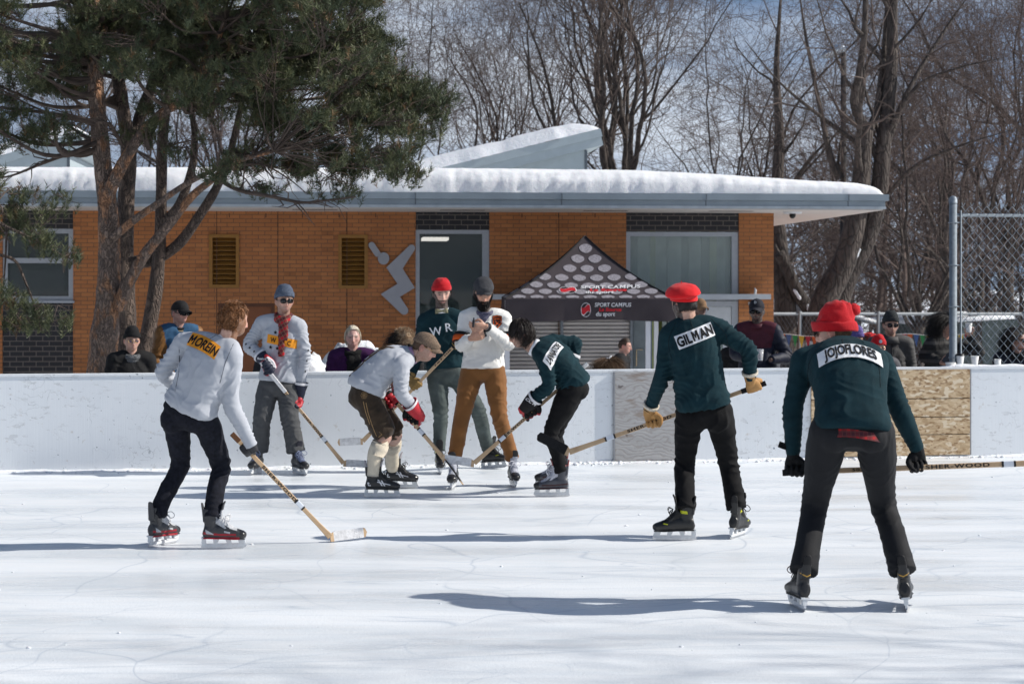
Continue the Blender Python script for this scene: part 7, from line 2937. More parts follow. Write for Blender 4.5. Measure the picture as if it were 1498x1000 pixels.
# printed words and emblem
def emblem(fn, cx, cy, r, ry, mb):
    th = np.linspace(0, 2 * math.pi, 30, endpoint=False)
    ring_o = [(r * 1.0 * math.cos(a), ry * math.sin(a)) for a in th]
    v = np.array(ring_o + [(x * .93, y * .93) for x, y in ring_o])
    f = [(i, (i + 1) % 30, 30 + (i + 1) % 30, 30 + i) for i in range(30)]
    mb.add(fn(v + V(cx, cy)), f, 1)
    top = [(x, ry * (.46 + .26 * math.sin(x * 3.0 / r))) for x in np.linspace(-r * .92, r * .92, 12)]
    bot = [(x, ry * (-.46 + .26 * math.sin(x * 3.0 / r))) for x in np.linspace(r * .92, -r * .92, 12)]
    pts = []
    for x, y in top + bot:
        k = min(1, .95 / max(1e-6, math.hypot(x / r, y / ry)))
        pts.append((x * k, y * k))
    v2, f2 = poly2d(pts)
    mb.add(fn(v2 + V(cx, cy)) + V(0, -.004, .004), f2, 0)
    big = poly2d([(x * 1.06, y * 1.16) for x, y in pts])
    mb.add(fn(big[0] + V(cx, cy)) + V(0, -.002, .002), big[1], 1)
mb = MB()
front = lambda v: slope_patch(v, 0, .0, 0, .014)
emblem(front, -.32, .185, .135, .075, mb)
for s_, sz, x, y, slot, xs_ in (('SPORT CAMPUS', .085, .27, .250, 1, 1.05), ('La Source', .080, .23, .190, 0, 1.25), ('du sport', .085, .10, .135, 1, 1.05)):
    v2, f2, wd_ = text2d(s_, sz, .03 if slot else .07, 1., xs_, .15)
    v2 = v2 * V(1, .74)
    mb.add(front(v2 + V(x + .05, y)), f2, slot)
obj('print', mb, [TRED, TWHITE], can)
mb = MB()
vf_ = lambda v: np.array([V(x, -hw - .030, ze - (ze - zv) * .5 + y) for x, y in v])
emblem(vf_, -.07, -.0, .075, .105, mb)
for s_, sz, x, y, slot, xs_ in (('SPORT CAMPUS', .060, .30, .075, 1, .9), ('La Source', .052, .26, .005, 0, 1.15), ('du sport', .066, .19, -.07, 1, .9)):
    v2, f2, wd_ = text2d(s_, sz, .02 if slot else .06, 1., xs_, .12)
    mb.add(vf_(v2 + V(x + .03, y)), f2, slot)
obj('print', mb, [TRED, TWHITE], val)
POLE = mat('white_pole', (.66, .67, .70), .4, .04)
for sx in (-1, 1):
    for sy in (-1, 1):
        mb = MB()
        x = sx * (hw - .03)
        if sx > 0 and sy < 0:
            x = (P(944, 440, 27.4)[0] - tc[0])
        mb.bb((x - .035, sy * (hw - .06) - .035, 0), (x + .035, sy * (hw - .06) + .035, ze - .02))
        leg_ = obj('leg', mb, [POLE], tent)
        mb = MB()
        mb.bb((x - .06, sy * (hw - .06) - .06, -.012), (x + .06, sy * (hw - .06) + .06, -.001))
        obj('foot_plate', mb, [POLE], leg_)

# ================================================================ park fence, bunting, houses, floodlight
root = empty('park_fence', (8.5, 36, -.64))
tag(root, 'low grey metal park fence in front of the far trees', 'fence')
GREYM = mat('fence_grey', (.22, .24, .26), .5, .1)
mb = MB()
zr = HC + (HY - 459) * 36 / F + .64
zr2 = HC + (HY - 490) * 36 / F + .64
mb.tube([V(-4, 0, zr), V(8, 0, zr)], [.030, .030], 8)
mb.tube([V(-4, 0, .12), V(8, 0, .12)], [.022, .022], 8)
obj('rail', mb, [GREYM], root, True)
for px in (1170, 1285, 1397, 1500, 1610):
    mb = MB()
    x = (px - CX) * 36 / F - 8.5
    mb.tube([V(x, 0, 0), V(x, 0, zr + .05)], [.038, .038], 10)
    obj('post', mb, [GREYM], root, True)
mb = MB()
for k in range(150):
    x = -4 + k * .08
    for s in (1, -1):
        mb.tube([V(x, 0, .12), V(x + s * (zr - .12) * .6, 0, zr)], [.0022, .0022], 3, 0, False)
obj('wire_mesh', mb, [GREYM], root)
root = empty('bunting', (8.5, 35.8, 0))
tag(root, 'string of small coloured pennants hung along the park fence', 'bunting')
zl = HC + (HY - 488) * 35.8 / F
mb = MB()
x0, x1 = (1140 - CX) * 35.8 / F - 8.5, (1420 - CX) * 35.8 / F - 8.5
mb.tube([V(x0 + (x1 - x0) * t, 0, zl - .05 * math.sin(t * math.pi * 3) ** 2) for t in np.linspace(0, 1, 40)], [.006] * 40, 5)
obj('string', mb, [mat('string_white', (.5, .5, .5), .8)], root)
pcol = [mat('pennant_%d' % k, c, .7, .1) for k, c in enumerate(((.34, .07, .02), (.04, .08, .2), (.02, .16, .05), (.38, .26, .03), (.26, .015, .03)))]
npn = 30
for k in range(npn):
    t = (k + .5) / npn
    x = x0 + (x1 - x0) * t
    z = zl - .05 * math.sin(t * math.pi * 3) ** 2
    mb = MB()
    mb.prism([(-.055, 0), (.055, 0), (.0, -.25)], lambda a, b_, x=x, z=z: V(x + a, .01 * math.sin(k), z + b_), (0, .004, 0))
    obj('pennant', mb, [pcol[k % 5]], root)

def house(label, px, Y, w, h, d, wallc, roofh, seed, wins=True):
    c = P(px, 420, Y)
    root = empty('house', (c[0], Y, -.66), rad(seed * 3 - 4))
    tag(root, label, 'house')
    mb = MB()
    mb.bb((-w / 2, 0, 0), (w / 2, d, h))
    mb.prism([(-w / 2, h), (w / 2, h), (0, h + roofh * .92)], lambda a, b_: V(a, .02, b_), (0, d - .04, 0))
    wl = obj('wall', mb, [mat('house_%d' % seed, wallc, .85, .1, 2)], root)
    mb = MB()
    for s in (-1, 1):
        a = math.atan2(roofh, w / 2)
        L = math.hypot(roofh, w / 2) + .35
        Rr = np.array([[math.cos(a), 0, -s * -math.sin(a) * -1], [0, 1, 0], [s * -math.sin(a) * 1., 0, math.cos(a)]])
        mb.add(*(lambda vv, ff: (vv, ff))(*_slab(s, w, h, roofh, d)))
    obj('roof', mb, [SNOW], root, True)
    for (x, z, ww, hh) in () if not wins else ((-w * .28, h * .42, .9, 1.2), (w * .22, h * .42, .9, 1.2), (-w * .05, h * .35, .9, 1.9)):
        mb = MB()
        for q in (((x - ww / 2, -.05, z - hh / 2), (x + ww / 2, -.001, z - hh / 2 + .08)), ((x - ww / 2, -.05, z + hh / 2 - .08), (x + ww / 2, -.001, z + hh / 2)), ((x - ww / 2, -.05, z - hh / 2 + .08), (x - ww / 2 + .08, -.001, z + hh / 2 - .08)), ((x + ww / 2 - .08, -.05, z - hh / 2 + .08), (x + ww / 2, -.001, z + hh / 2 - .08)), ((x - .03, -.05, z - hh / 2 + .08), (x + .03, -.001, z + hh / 2 - .08))):
            mb.bb(*q)
        wn_ = obj('window', mb, [mat('sash_white', (.6, .6, .6), .6)], root)
        mb = MB()
        mb.bb((x - ww / 2 + .05, -.02, z - hh / 2 + .05), (x + ww / 2 - .05, -.0025, z + hh / 2 - .05))
        obj('pane', mb, [mat('far_pane', (.03, .035, .04), .15)], wn_)
def _slab(s, w, h, rh, d):
    A = V(0, -.3, h + rh + .02)
    Bv = V(s * (w / 2 + .35), -.3, h - .35 * rh / (w / 2) + .02)
    t = nrm(np.cross(Bv - A, V(0, 1, 0)))
    if t[2] < 0:
        t = -t
    q = [A, Bv, Bv + t * .10, A + t * .14]
    v = q + [p_ + V(0, d + .6, 0) for p_ in q]
    return np.array(v), [(0, 1, 2, 3), (7, 6, 5, 4), (0, 4, 5, 1), (1, 5, 6, 2), (2, 6, 7, 3), (3, 7, 4, 0)]
house('small grey hut with snowy roof and white windows beyond the park fence', 1168, 50, 3.4, 1.5, 3, (.16, .16, .17), .5, 1)
house('low grey-green hut behind the chain-link fence', 1478, 48, 4.6, 1.45, 4, (.10, .125, .12), .12, 3, False)
# floodlight
c = P(1234, 420, 47)
root = empty('street_lamp', (c[0], 47, -.66))
tag(root, 'tall dark lamp post with a silver lamp head among the bare trees', 'street lamp')
zt = HC + (HY - 78) * 47 / F + .66
mb = MB()
mb.tube([V(0, 0, 0), V(0, 0, zt)], [.10, .07], 12)
obj('pole', mb, [mat('lamp_pole', (.055, .05, .05), .6)], root, True)
mb = MB()
mb.tube([V(0, 0, zt - .1), V(0, 0, zt + .06), V(-.05, 0, zt + .12)], [.05, .05, .05], 10)
obj('bracket', mb, [MATS['lamp_pole']], root, True)
mb = MB()
mb.tube([V(.07, 0, zt + .10), V(-.02, 0, zt + .12), V(-.25, -.02, zt + .05), V(-.48, -.03, zt - .06), V(-.56, -.03, zt - .11)], [(.09, .06), (.17, .13), (.20, .15), (.15, .10), (.04, .04)], 14, 0, True, 1., (0, 1, 0))
obj('lamp_head', mb, [mat('lamp_silver', (.52, .56, .60), .25, .1, metal=.8)], root, True)
# ================================================================ trees
def bark_mat(name, c1, c2, scale=9., bump=.8, c3=None):
    g = G(name)
    c = g.coord((1, 1, .35))
    n = g.noise(c, scale, 6, .65, .4)
    v = g.n('TexVoronoi', feature='DISTANCE_TO_EDGE')
    v.inputs['Scale'].default_value = scale * 1.6
    ad = g.n('MixRGB', blend_type='ADD')
    ad.inputs[0].default_value = .25
    g.l(c, ad.inputs[1])
    nn = g.n('TexNoise')
    nn.inputs['Scale'].default_value = scale
    g.l(c, nn.inputs['Vector'])
    g.l(nn.outputs['Color'], ad.inputs[2])
    g.l(ad.outputs[0], v.inputs['Vector'])
    col = g.mix(g.ramp(n, [(.35, 0.), (.65, 1.)]), c1, c2)
    if c3:
        col = g.mix(g.ramp(g.noise(g.coord((1, 1, .5), loc=(3, 3, 3)), scale * .5, 4, .6), [(.50, 0.), (.60, 1.)]), col, c3)
    col = g.mix(g.math('MULTIPLY', g.ramp(v.outputs['Distance'], [(0, 1.), (.10, 0.)]), .65), col, tuple(np.array(c1) * .35))
    g.set(Base_Color=col, Roughness=.9)
    g.bump(g.math('ADD', g.ramp(v.outputs['Distance'], [(0, 0.), (.2, 1.)]), n), bump, .03)
    return g.m
BARKP = bark_mat('pine_bark', (.16, .118, .098), (.33, .24, .185), 13., .9, (.46, .24, .13))
BARKP2 = bark_mat('pine_bark_dark', (.075, .056, .047), (.16, .115, .09), 11., .9)
BARKD = bark_mat('grey_bark', (.042, .033, .029), (.10, .08, .068), 5., .8)
TWIG = mat('twig_bark', (.080, .061, .053), .9, .3, 2, 0, col2=(.150, .117, .102))
TWIG2 = mat('twig_bark_red', (.082, .060, .053), .9, .3, 2, 0, col2=(.152, .116, .103))

class Segs:
    """many thin tapered limbs, written straight into arrays"""
    def __init__(s):
        s.a, s.b, s.ra, s.rb = [], [], [], []
    def add(s, a, b, ra, rb):
        s.a.append(a)
        s.b.append(b)
        s.ra.append(ra)
        s.rb.append(rb)
    def mesh(s, name, mats, sides=4):
        a, b = np.array(s.a), np.array(s.b)
        ra, rb = np.array(s.ra), np.array(s.rb)
        d = b - a
        d = d / (np.linalg.norm(d, axis=1)[:, None] + 1e-9)
        h = np.where(np.abs(d[:, 2:3]) < .9, V(0, 0, 1), V(1, 0, 0))
        x = np.cross(d, h)
        x /= np.linalg.norm(x, axis=1)[:, None]
        y = np.cross(d, x)
        n = len(a)
        v = np.empty((n, 2, sides, 3))
        for k in range(sides):
            t = 2 * math.pi * k / sides
            o = x * math.cos(t) + y * math.sin(t)
            v[:, 0, k] = a + o * ra[:, None] - d * (ra * .3)[:, None]
            v[:, 1, k] = b + o * rb[:, None] + d * (rb * .3)[:, None]
        base = (np.arange(n) * 2 * sides)[:, None, None]
        k = np.arange(sides)[None, :, None]
        k2 = (np.arange(sides) + 1) % sides
        f = base + np.stack([np.arange(sides), k2, k2 + sides, np.arange(sides) + sides], 1)[None]
        return mesh_from(name, v.reshape(-1, 3), f.reshape(-1, 4), mats)

def branch(rs, segs, thick, p, d, L, r, lev, maxlev, up, spread, droop, rmin=.0045, dens=1.):
    n = max(3, int(L / (.26 if lev > 1 else .42)))
    pts = [p]
    rr = [r]
    for k in range(n):
        wob = .16 + .05 * lev
        d = nrm(d + rs.normal(size=3) * wob + V(0, 0, up * (.10 if lev < 2 else .045)) - V(0, 0, droop * .02 * lev))
        p = p + d * L / n
        pts.append(p)
        rr.append(max(rmin * .75, r * (1 - .80 * (k + 1) / n)))
    if lev <= 1 and r > .03:
        thick.append((np.array(pts), np.array(rr)))
    else:
        for k in range(n):
            segs.add(pts[k], pts[k + 1], rr[k], rr[k + 1])
    if lev >= maxlev:
        return
    nb = int((L * (2.6 if lev == 0 else 3.0 if lev == 1 else 3.4 if lev == 2 else 4.2)) * dens * (.8 + .4 * rs.rand())) + 1
    for _ in range(nb):
        t = .22 + .78 * rs.rand() ** .8
        k = min(n - 1, int(t * n))
        q = pts[k] + (pts[k + 1] - pts[k]) * (t * n - k if t * n - k < 1 else .5)
        dd = nrm(pts[k + 1] - pts[k])
        side = rs.normal(size=3)
        side = nrm(side - dd * np.dot(side, dd))
        a = rad(spread * (.7 + .6 * rs.rand()))
        nd = nrm(dd * math.cos(a) + side * math.sin(a))
        nl = L * (.62 - .30 * t) * (.7 + .6 * rs.rand()) + .12
        nr = max(rmin, rr[k] * (.38 + .2 * rs.rand()))
        branch(rs, segs, thick, q, nd, nl, nr, lev + 1, maxlev, up, spread, droop, rmin, dens)

def bare_tree(name, label, px, Y, height, fork, seed, r0=.22, limbs=7, lean=(0, 0), spread=38, up=1., maxlev=4, paths=None, twig=None, mesh_only=False, dens=1., out=.55, rmin=.0045, cat='tree', group='bare trees behind the pavilion'):
    rs = np.random.RandomState(seed)
    segs, thick = Segs(), []
    c = P(px, 420, Y)
    root = empty(name, (c[0], Y, ground_h(Y)))
    tag(root, label, cat, group)
    if paths is None:
        top = V(lean[0], lean[1], fork)
        trunk = catmull([V(0, 0, -.2), V(lean[0] * .2, 0, fork * .35), V(lean[0] * .6, lean[1] * .5, fork * .7), top], 5)
        tr = np.interp(np.linspace(0, 1, len(trunk)), [0, .08, .3, 1], [r0 * 1.5, r0 * 1.12, r0, r0 * .85])
        thick.append((trunk, tr))
        a0 = rs.rand() * 6.28
        for k in range(limbs):
            a = a0 + k * 2.4 + rs.normal() * .25
            tilt = out * (.55 + .75 * rs.rand())
            d = nrm(V(math.cos(a) * tilt, math.sin(a) * tilt, 1))
            zz = .78 + .22 * rs.rand()
            L = (height - fork) * (.72 + .35 * rs.rand())
            branch(rs, segs, thick, trunk[int((len(trunk) - 1) * zz)], d, L, r0 * (.30 + .22 * rs.rand()), 0, maxlev, up, spread, 0, rmin, dens)
    else:
        for pp, r_a, r_b, nlev in paths:
            w = catmull([np.asarray(q) - np.array(root.location) for q in pp], 6)
            tr = np.linspace(r_a, r_b, len(w))
            thick.append((w, tr))
            L = np.linalg.norm(np.diff(w, axis=0), axis=1).sum()
            nb = int(L * 1.7 * dens)
            for _ in range(nb):
                t = .35 + .65 * rs.rand()
                k = min(len(w) - 2, int(t * (len(w) - 1)))
                dd = nrm(w[k + 1] - w[k])
                side = rs.normal(size=3)
                side = nrm(side - dd * np.dot(side, dd))
                a = rad(spread * (.7 + .6 * rs.rand()))
                branch(rs, segs, thick, w[k], nrm(dd * math.cos(a) + side * math.sin(a)), (1.2 + 2.4 * rs.rand()) * nlev, tr[k] * (.30 + .2 * rs.rand()), 1, maxlev, up, spread, 0, rmin, dens)
    mb = MB()
    for pts, rr in thick:
        mb.tube(pts, rr, 9)
    obj('trunk', mb, [BARKD], root, True)
    if segs.a:
        link('crown', segs.mesh('crown', [twig or TWIG]), root)
    return root

# the double maple right of the roof, drawn from its visible limbs
Yt = 41.
def PP(*a):
    return [P(x, y, Yt + (z if len(r_) else 0)) for (x, y, z, *r_) in [(q[0], q[1], q[2] if len(q) > 2 else 0, 1) for q in a]]
bare_tree('maple_tree', 'large forked bare tree with two leaning trunks just right of the roof corner', 1235, Yt, 12, 3, 5, paths=[
    (PP((1196, 500), (1206, 440), (1236, 380), (1256, 300), (1262, 230), (1268, 190)), .34, .15, .8),
    (PP((1212, 500, .5), (1232, 420, .4), (1266, 350, .3), (1284, 290, .2), (1292, 215, .2), (1304, 110, .4), (1306, 10, .6), (1312, -60, .8)), .30, .08, 1.1),
    (PP((1268, 195), (1250, 150, -.3), (1258, 105, -.6), (1265, 40, -.9), (1266, -40, -1.)), .12, .05, 1.1),
    (PP((1266, 200), (1282, 165, .3), (1290, 110, .6), (1296, 40, .8), (1300, -30, 1.)), .10, .05, 1.1),
    (PP((1228, 262, .2), (1215, 230, .2), (1198, 150, .2), (1180, 60, .3), (1168, -20, .4)), .09, .015, 1.),
    (PP((1290, 230, .2), (1330, 130, .2), (1385, 40, .5), (1420, -10, .5)), .08, .010, .9),
    (PP((1295, 200, .2), (1340, 128, -.2), (1400, 100, -.6), (1470, 84, -1)), .06, .008, .9),
    (PP((1262, 215, 0), (1200, 170, -.2), (1140, 120, -.5), (1090, 60, -1)), .06, .008, 1.),
    (PP((1275, 320, .2), (1330, 250, -.8), (1400, 215, -1.5), (1480, 190, -2)), .06, .008, .9)],
    maxlev=4, dens=.44, spread=40, group='')
# low crotch branch with snow at the left of that trunk
bare_tree('maple_tree', 'thick low-branching bare tree with snow in its crotch by the building corner', 1152, 43, 9, 1.2, 8, r0=.33, paths=[
    ([P(1150, 520, 43), P(1148, 440, 43), P(1142, 380, 43), P(1136, 300, 43), P(1140, 200, 43), P(1136, 100, 43), P(1142, 0, 43)], .30, .03, .8),
    ([P(1165, 505, 43), P(1185, 462, 43), P(1168, 430, 42.8), P(1152, 395, 42.7), P(1140, 370, 42.6)], .18, .13, .7),
    ([P(1140, 300, 43), P(1180, 240, 42), P(1215, 200, 41.5)], .08, .012, .8)], maxlev=4, dens=.42, group='')
def limb_snow(label, c, axis, L, r, seed):
    axis = nrm(axis)
    n = 14
    pts = [c + axis * (L * (i / n - .5)) + V(0, 0, .02) for i in range(n + 1)]
    rr = [r * math.sin(math.pi * (i + .9) / (n + 1.8)) ** .35 * (1 + .2 * float(vn(np.array([[i * .9, seed, 0]]))[0])) for i in range(n + 1)]
    mb = MB()
    mb.tube(pts, [(r_ * .8, r_ * 1.3) for r_ in rr], 10)
    o = obj('snow_patch', mb, [SNOW], None, True, None, c)
    o.location = c
    tag(o, label, 'snow')
limb_snow('thin snow streak high in the fork of the leaning tree', P(1251, 378, Yt - .06), V(.62, 0, 1.1), .45, .06, 2)
limb_snow('snow on the low curved branch near the brick corner', P(1164, 428, 42.70), V(.62, 0, -1.), .42, .06, 3)
limb_snow('snow lump at the base of the low branching tree', P(1184, 455, 42.78), V(.3, 0, -.9), .30, .06, 4)
PROT = []
def kind_of(k):
    return [dict(height=11, fork=3.2, r0=.15, limbs=9, out=.50, spread=34, up=1.3, maxlev=4, dens=.42),
            dict(height=12, fork=2.4, r0=.13, limbs=7, out=.62, spread=42, up=.8, maxlev=4, dens=.42),
            dict(height=9, fork=1.6, r0=.12, limbs=8, out=.70, spread=46, up=.6, maxlev=4, dens=.42)][k]
# the big vase-shaped one behind the roof
bare_tree('maple_tree', 'broad vase-shaped bare tree with many upright limbs right behind the tilted roof fin', 905, 46, 13.5, 4.6, 21, r0=.20, limbs=14, out=.70, spread=30, up=1.5, maxlev=4, dens=.42, group='')
for k, seed in enumerate((31, 32, 33)):
    kw = kind_of(k)
    px, Y = ((735, 52), (640, 49), (1345, 45))[k]
    lab = ('slender brown bare tree left of the roof fin, behind the pavilion', 'thin open bare tree next to the pine crown above the roof', 'low wide-spreading bare tree behind the man in the grey anorak')[k]
    PROT.append(bare_tree('bare_tree', lab, px, Y, seed=seed, twig=(TWIG2 if k != 1 else TWIG), **kw))
def plant(k, px, Y, rz, s, label):
    o = copy_tree(PROT[k])
    c = P(px, 420, Y)
    o.location = (c[0], Y, ground_h(Y))
    o.rotation_euler = (0, 0, rz)
    o.scale = (s, s, s * (1 + .06 * math.sin(px)))
    o['label'] = label
    return o
ROW = [
       (1, 575, 55, 1.0, .95, 'bare tree with forked twigs seen just right of the pine crown edge'),
       (1, 1065, 50, 4.0, 1.0, 'bare tree with rising reddish twigs between the vase-shaped tree and the lamp post'),
       (2, 1110, 60, .5, 1.2, 'bushy bare tree filling the gap above the right end of the roof snow'),
       (0, 1385, 58, 1.2, 1.05, 'tall bare tree rising left of the fence post top'),
       (2, 1430, 48, 3.4, 1.15, 'wide bare tree right behind the fence post'),
       (0, 1475, 52, .2, 1.15, 'tall dense bare tree at the right edge of the picture'),
       (2, 1500, 43, 4.4, .95, 'low bare tree behind the chain-link mesh'),
       (2, 1340, 68, 3.0, 1.3, 'distant bushy bare tree above the brown brick house'),
       (0, 320, 50, 1.6, 1.0, 'bare tree seen through gaps in the middle of the pine crown'),
       (1, 70, 48, 2.5, 1.0, 'bare tree showing through the pine at the left edge'),
       (2, 200, 56, 3.6, 1.2, 'bare tree behind the pine trunks above the left roof'),
       (0, 1560, 50, 1.1, 1.2, 'tall bare tree just outside the right edge')]
for r_ in ROW:
    plant(*r_)
# far wood: one hazy mass of trunks and twigs that nobody could count
rs = np.random.RandomState(77)
sg = Segs()
for k in range(64):
    x = 10 + 24 * rs.rand()
    y = 62 + 26 * rs.rand()
    h = 4.5 + 4.5 * rs.rand()
    r = .08 + .10 * rs.rand()
    p = V(x, y, -.8)
    d = V(0, 0, 1)
    for q in range(6):
        p2 = p + nrm(d + rs.normal(size=3) * .08) * h / 6
        sg.add(p, p2, r * (1 - q / 7), r * (1 - (q + 1) / 7))
        for _ in range(6):
            a = nrm(V(rs.normal(), rs.normal() * .5, .5 + .7 * rs.rand()))
            L = (.8 + 1.8 * rs.rand())
            m = p + (p2 - p) * rs.rand()
            e = m + a * L
            sg.add(m, e, .03, .012)
            for _ in range(5):
                t = m + (e - m) * (.3 + .7 * rs.rand())
                b_ = nrm(a + rs.normal(size=3) * .7)
                e2 = t + b_ * (.5 + .8 * rs.rand())
                sg.add(t, e2, .014, .007)
                for _ in range(3):
                    t2 = t + (e2 - t) * rs.rand()
                    sg.add(t2, t2 + nrm(b_ + rs.normal(size=3) * .8) * (.3 + .4 * rs.rand()), .009, .005)
        p = p2
o = link('far_wood', sg.mesh('far_wood', [TWIG2], 3))
tag(o, 'far wood of leafless trees closing the view', 'trees', None, 'stuff')

# ---------------------------------------------------------------- pines
def needle_mat():
    g = G('pine_needles')
    a = g.n('VertexColor', layer_name='Col')
    g.set(Base_Color=a.outputs[0], Roughness=.55, Specular_IOR_Level=.3)
    return g.m
NEEDLE = needle_mat()

def needles(tips, dirs, rs, per=26, length=.072, width=.0078, shoot=.13):
    n = len(tips)
    t = rs.rand(n, per)
    base = tips[:, None, :] - dirs[:, None, :] * (shoot * t)[:, :, None]
    rnd = rs.normal(size=(n, per, 3))
    rnd -= dirs[:, None, :] * (rnd * dirs[:, None, :]).sum(2, keepdims=True)
    rnd /= np.linalg.norm(rnd, axis=2, keepdims=True) + 1e-9
    d = dirs[:, None, :] * (.45 + .5 * rs.rand(n, per, 1)) + rnd * .8 + V(0, 0, .1)
    d /= np.linalg.norm(d, axis=2, keepdims=True)
    side = np.cross(d, rs.normal(size=(n, per, 3)))
    side /= np.linalg.norm(side, axis=2, keepdims=True) + 1e-9
    L = length * (.7 + .6 * rs.rand(n, per, 1))
    v = np.empty((n, per, 3, 3))
    v[:, :, 0] = base - side * width * .5
    v[:, :, 1] = base + side * width * .5
    v[:, :, 2] = base + d * L
    tone = .8 + .6 * rs.rand(n, 1, 1) + .25 * (rs.rand(n, per, 1) - .5)
    warm = rs.rand(n, 1, 1)
    c0 = np.array([.044, .062, .034]) * (1 - warm) + np.array([.098, .104, .046]) * warm
    brown = (rs.rand(n, 1, 1) < .05)
    c0 = np.where(brown, np.array([.12, .075, .035]), c0)
    colr = np.repeat((c0 * tone)[:, :, None, :], 3, 2).reshape(-1, 3)
    f = np.arange(n * per * 3).reshape(-1, 3)
    return v.reshape(-1, 3), f, colr

def pine(label, trunks, pads, seed, bark, dead=(), per=27, group=None, twl=.55):
    """trunks: (points, r0, r1); pads: (px, py, Y, rx, ry(depth), rz, number) foliage masses fed by twigs"""
    rs = np.random.RandomState(seed)
    base = np.array(trunks[0][0][0])
    root = empty('pine_tree', (base[0], base[1], ground_h(base[1])))
    tag(root, label, 'pine tree', group)
    off = np.array(root.location)
    mb = MB()
    allp = []
    for pts, r0, r1 in trunks:
        w = catmull(pts, 7)
        tq_ = np.linspace(0, 1, len(w))
        rr = r0 + (r1 - r0) * tq_ ** (.5 if r0 > .2 else .9)
        rr = rr * (1 + .06 * vn(w * 5, seed) + .04 * vn(w * 14, seed + 1))
        mb.tube(w, rr, 14)
        allp.append((w, rr))
    v, f = mb.vf()
    o = link('trunk', mesh_from('trunk', v - off, f, [bark]), root)
    W = np.concatenate([a for a, _ in allp])
    RR = np.concatenate([b for _, b in allp])
    tips, dirs = [], []
    sg = Segs()
    for (px, py, Y, rx, ry, rz, num) in pads:
        c = P(px, py, Y)
        cost = np.linalg.norm(W - c, axis=1) + .8 * np.clip(W[:, 2] - c[2] + .15, 0, 9)
        k = int(np.argmin(cost))
        a = W[k]
        mid = (a + c) / 2 + rs.normal(size=3) * .10 - V(0, 0, .08)
        path = catmull([a, mid, c], 5)
        r0 = min(RR[k] * .6, .035)
        for q in range(len(path) - 1):
            sg.add(path[q], path[q + 1], r0 * (1 - .65 * q / len(path)), r0 * (1 - .65 * (q + 1) / len(path)))
        num = int(num * 1.3)
        nc = max(3, num // 12)
        u = rs.normal(size=(nc, 3))
        u /= np.linalg.norm(u, axis=1)[:, None]
        cen = c + u * (rs.rand(nc, 1) ** .5) * V(rx, ry, rz)
        q = cen[rs.randint(0, nc, num)] + rs.normal(size=(num, 3)) * V(.085, .085, .038)
        q = q + .10 * np.stack([vn(q * 2.3, seed), vn(q * 2.3, seed + 1), vn(q * 2.3, seed + 2)], 1)
        keep = vn(q * 1.9, seed + 5) > -.40
        q = q[keep]
        d = (q - (c - V(0, 0, .25))) / V(rx, ry, rz)
        d = nrm_rows(d + rs.normal(size=q.shape) * .45 + V(0, 0, .35))
        tips.append(q)
        dirs.append(d)
        # twigs from the pad's core to clumps
        hub = path[-3:]
        for i in range(0, len(q), 4):
            h = hub[rs.randint(3)] + (rs.rand(3) - .5) * V(rx, ry, rz) * .5
            m = (h + q[i]) / 2 + rs.normal(size=3) * .04
            sg.add(h, m, .0055, .004)
            sg.add(m, q[i], .004, .002)
    for pts, r0, r1 in dead:
        w = catmull(pts, 6)
        rr = np.linspace(r0, r1, len(w))
        for q in range(len(w) - 1):
            sg.add(w[q], w[q + 1], rr[q], rr[q + 1])
        for _ in range(int(len(w) * .8)):
            k = rs.randint(2, len(w) - 1)
            d = nrm(nrm(w[k] - w[k - 1]) + rs.normal(size=3) * .8)
            L = .12 + .28 * rs.rand()
            e = w[k] + d * L * .5
            sg.add(w[k], e, rr[k] * .5, rr[k] * .35)
            sg.add(e, e + nrm(d + rs.normal(size=3) * .5) * L * .5, rr[k] * .35, .002)
    sg.a = [x - off for x in sg.a]
    sg.b = [x - off for x in sg.b]
    link('branches', sg.mesh('branches', [mat('pine_twig', (.060, .045, .036), .9, .3, 4, 0, col2=(.13, .10, .085))], 5), root)
    tips, dirs = np.concatenate(tips), np.concatenate(dirs)
    v, f, colr = needles(tips, dirs, rs, per)
    me = mesh_from('crown', v - off, f, [NEEDLE], None, False)
    at = me.color_attributes.new('Col', 'FLOAT_COLOR', 'POINT')
    at.data.foreach_set('color', np.concatenate([colr, np.ones((len(v), 1))], 1).astype(np.float32).ravel())
    link('crown', me, root)
    return root

def path_px(pts, Y, dys=None):
    return [P(q[0], q[1], Y + (q[2] if len(q) > 2 else 0)) for q in pts]

YA = 21.6
A_tr = [
    (path_px([(146, 640), (149, 552), (152, 500), (158, 440), (160, 380), (158, 310), (149, 230), (142, 150), (138, 70), (136, -20), (134, -140), (130, -260)], YA), .25, .05),
    (path_px([(172, 452, -.05), (186, 418, -.1), (212, 372, -.15), (246, 330, -.2), (282, 286, -.25), (312, 262, -.3), (336, 240, -.3), (372, 226, -.3)], YA), .085, .02),
    (path_px([(152, 300, -.05), (168, 262, -.1), (188, 225, -.15), (212, 190, -.2), (242, 162, -.2), (276, 144, -.2), (304, 92, -.2), (330, 30, -.2)], YA), .085, .03),
    (path_px([(165, 348, -.1), (196, 322, -.3), (232, 297, -.4), (268, 272, -.5), (310, 250, -.6), (352, 235, -.7), (400, 222, -.8)], YA), .052, .014),
    (path_px([(140, 90, 0), (152, 40, .1), (168, 0, .2), (190, -80, .3)], YA), .06, .03),
]
A_tr[0] = (A_tr[0][0], .255, .055)
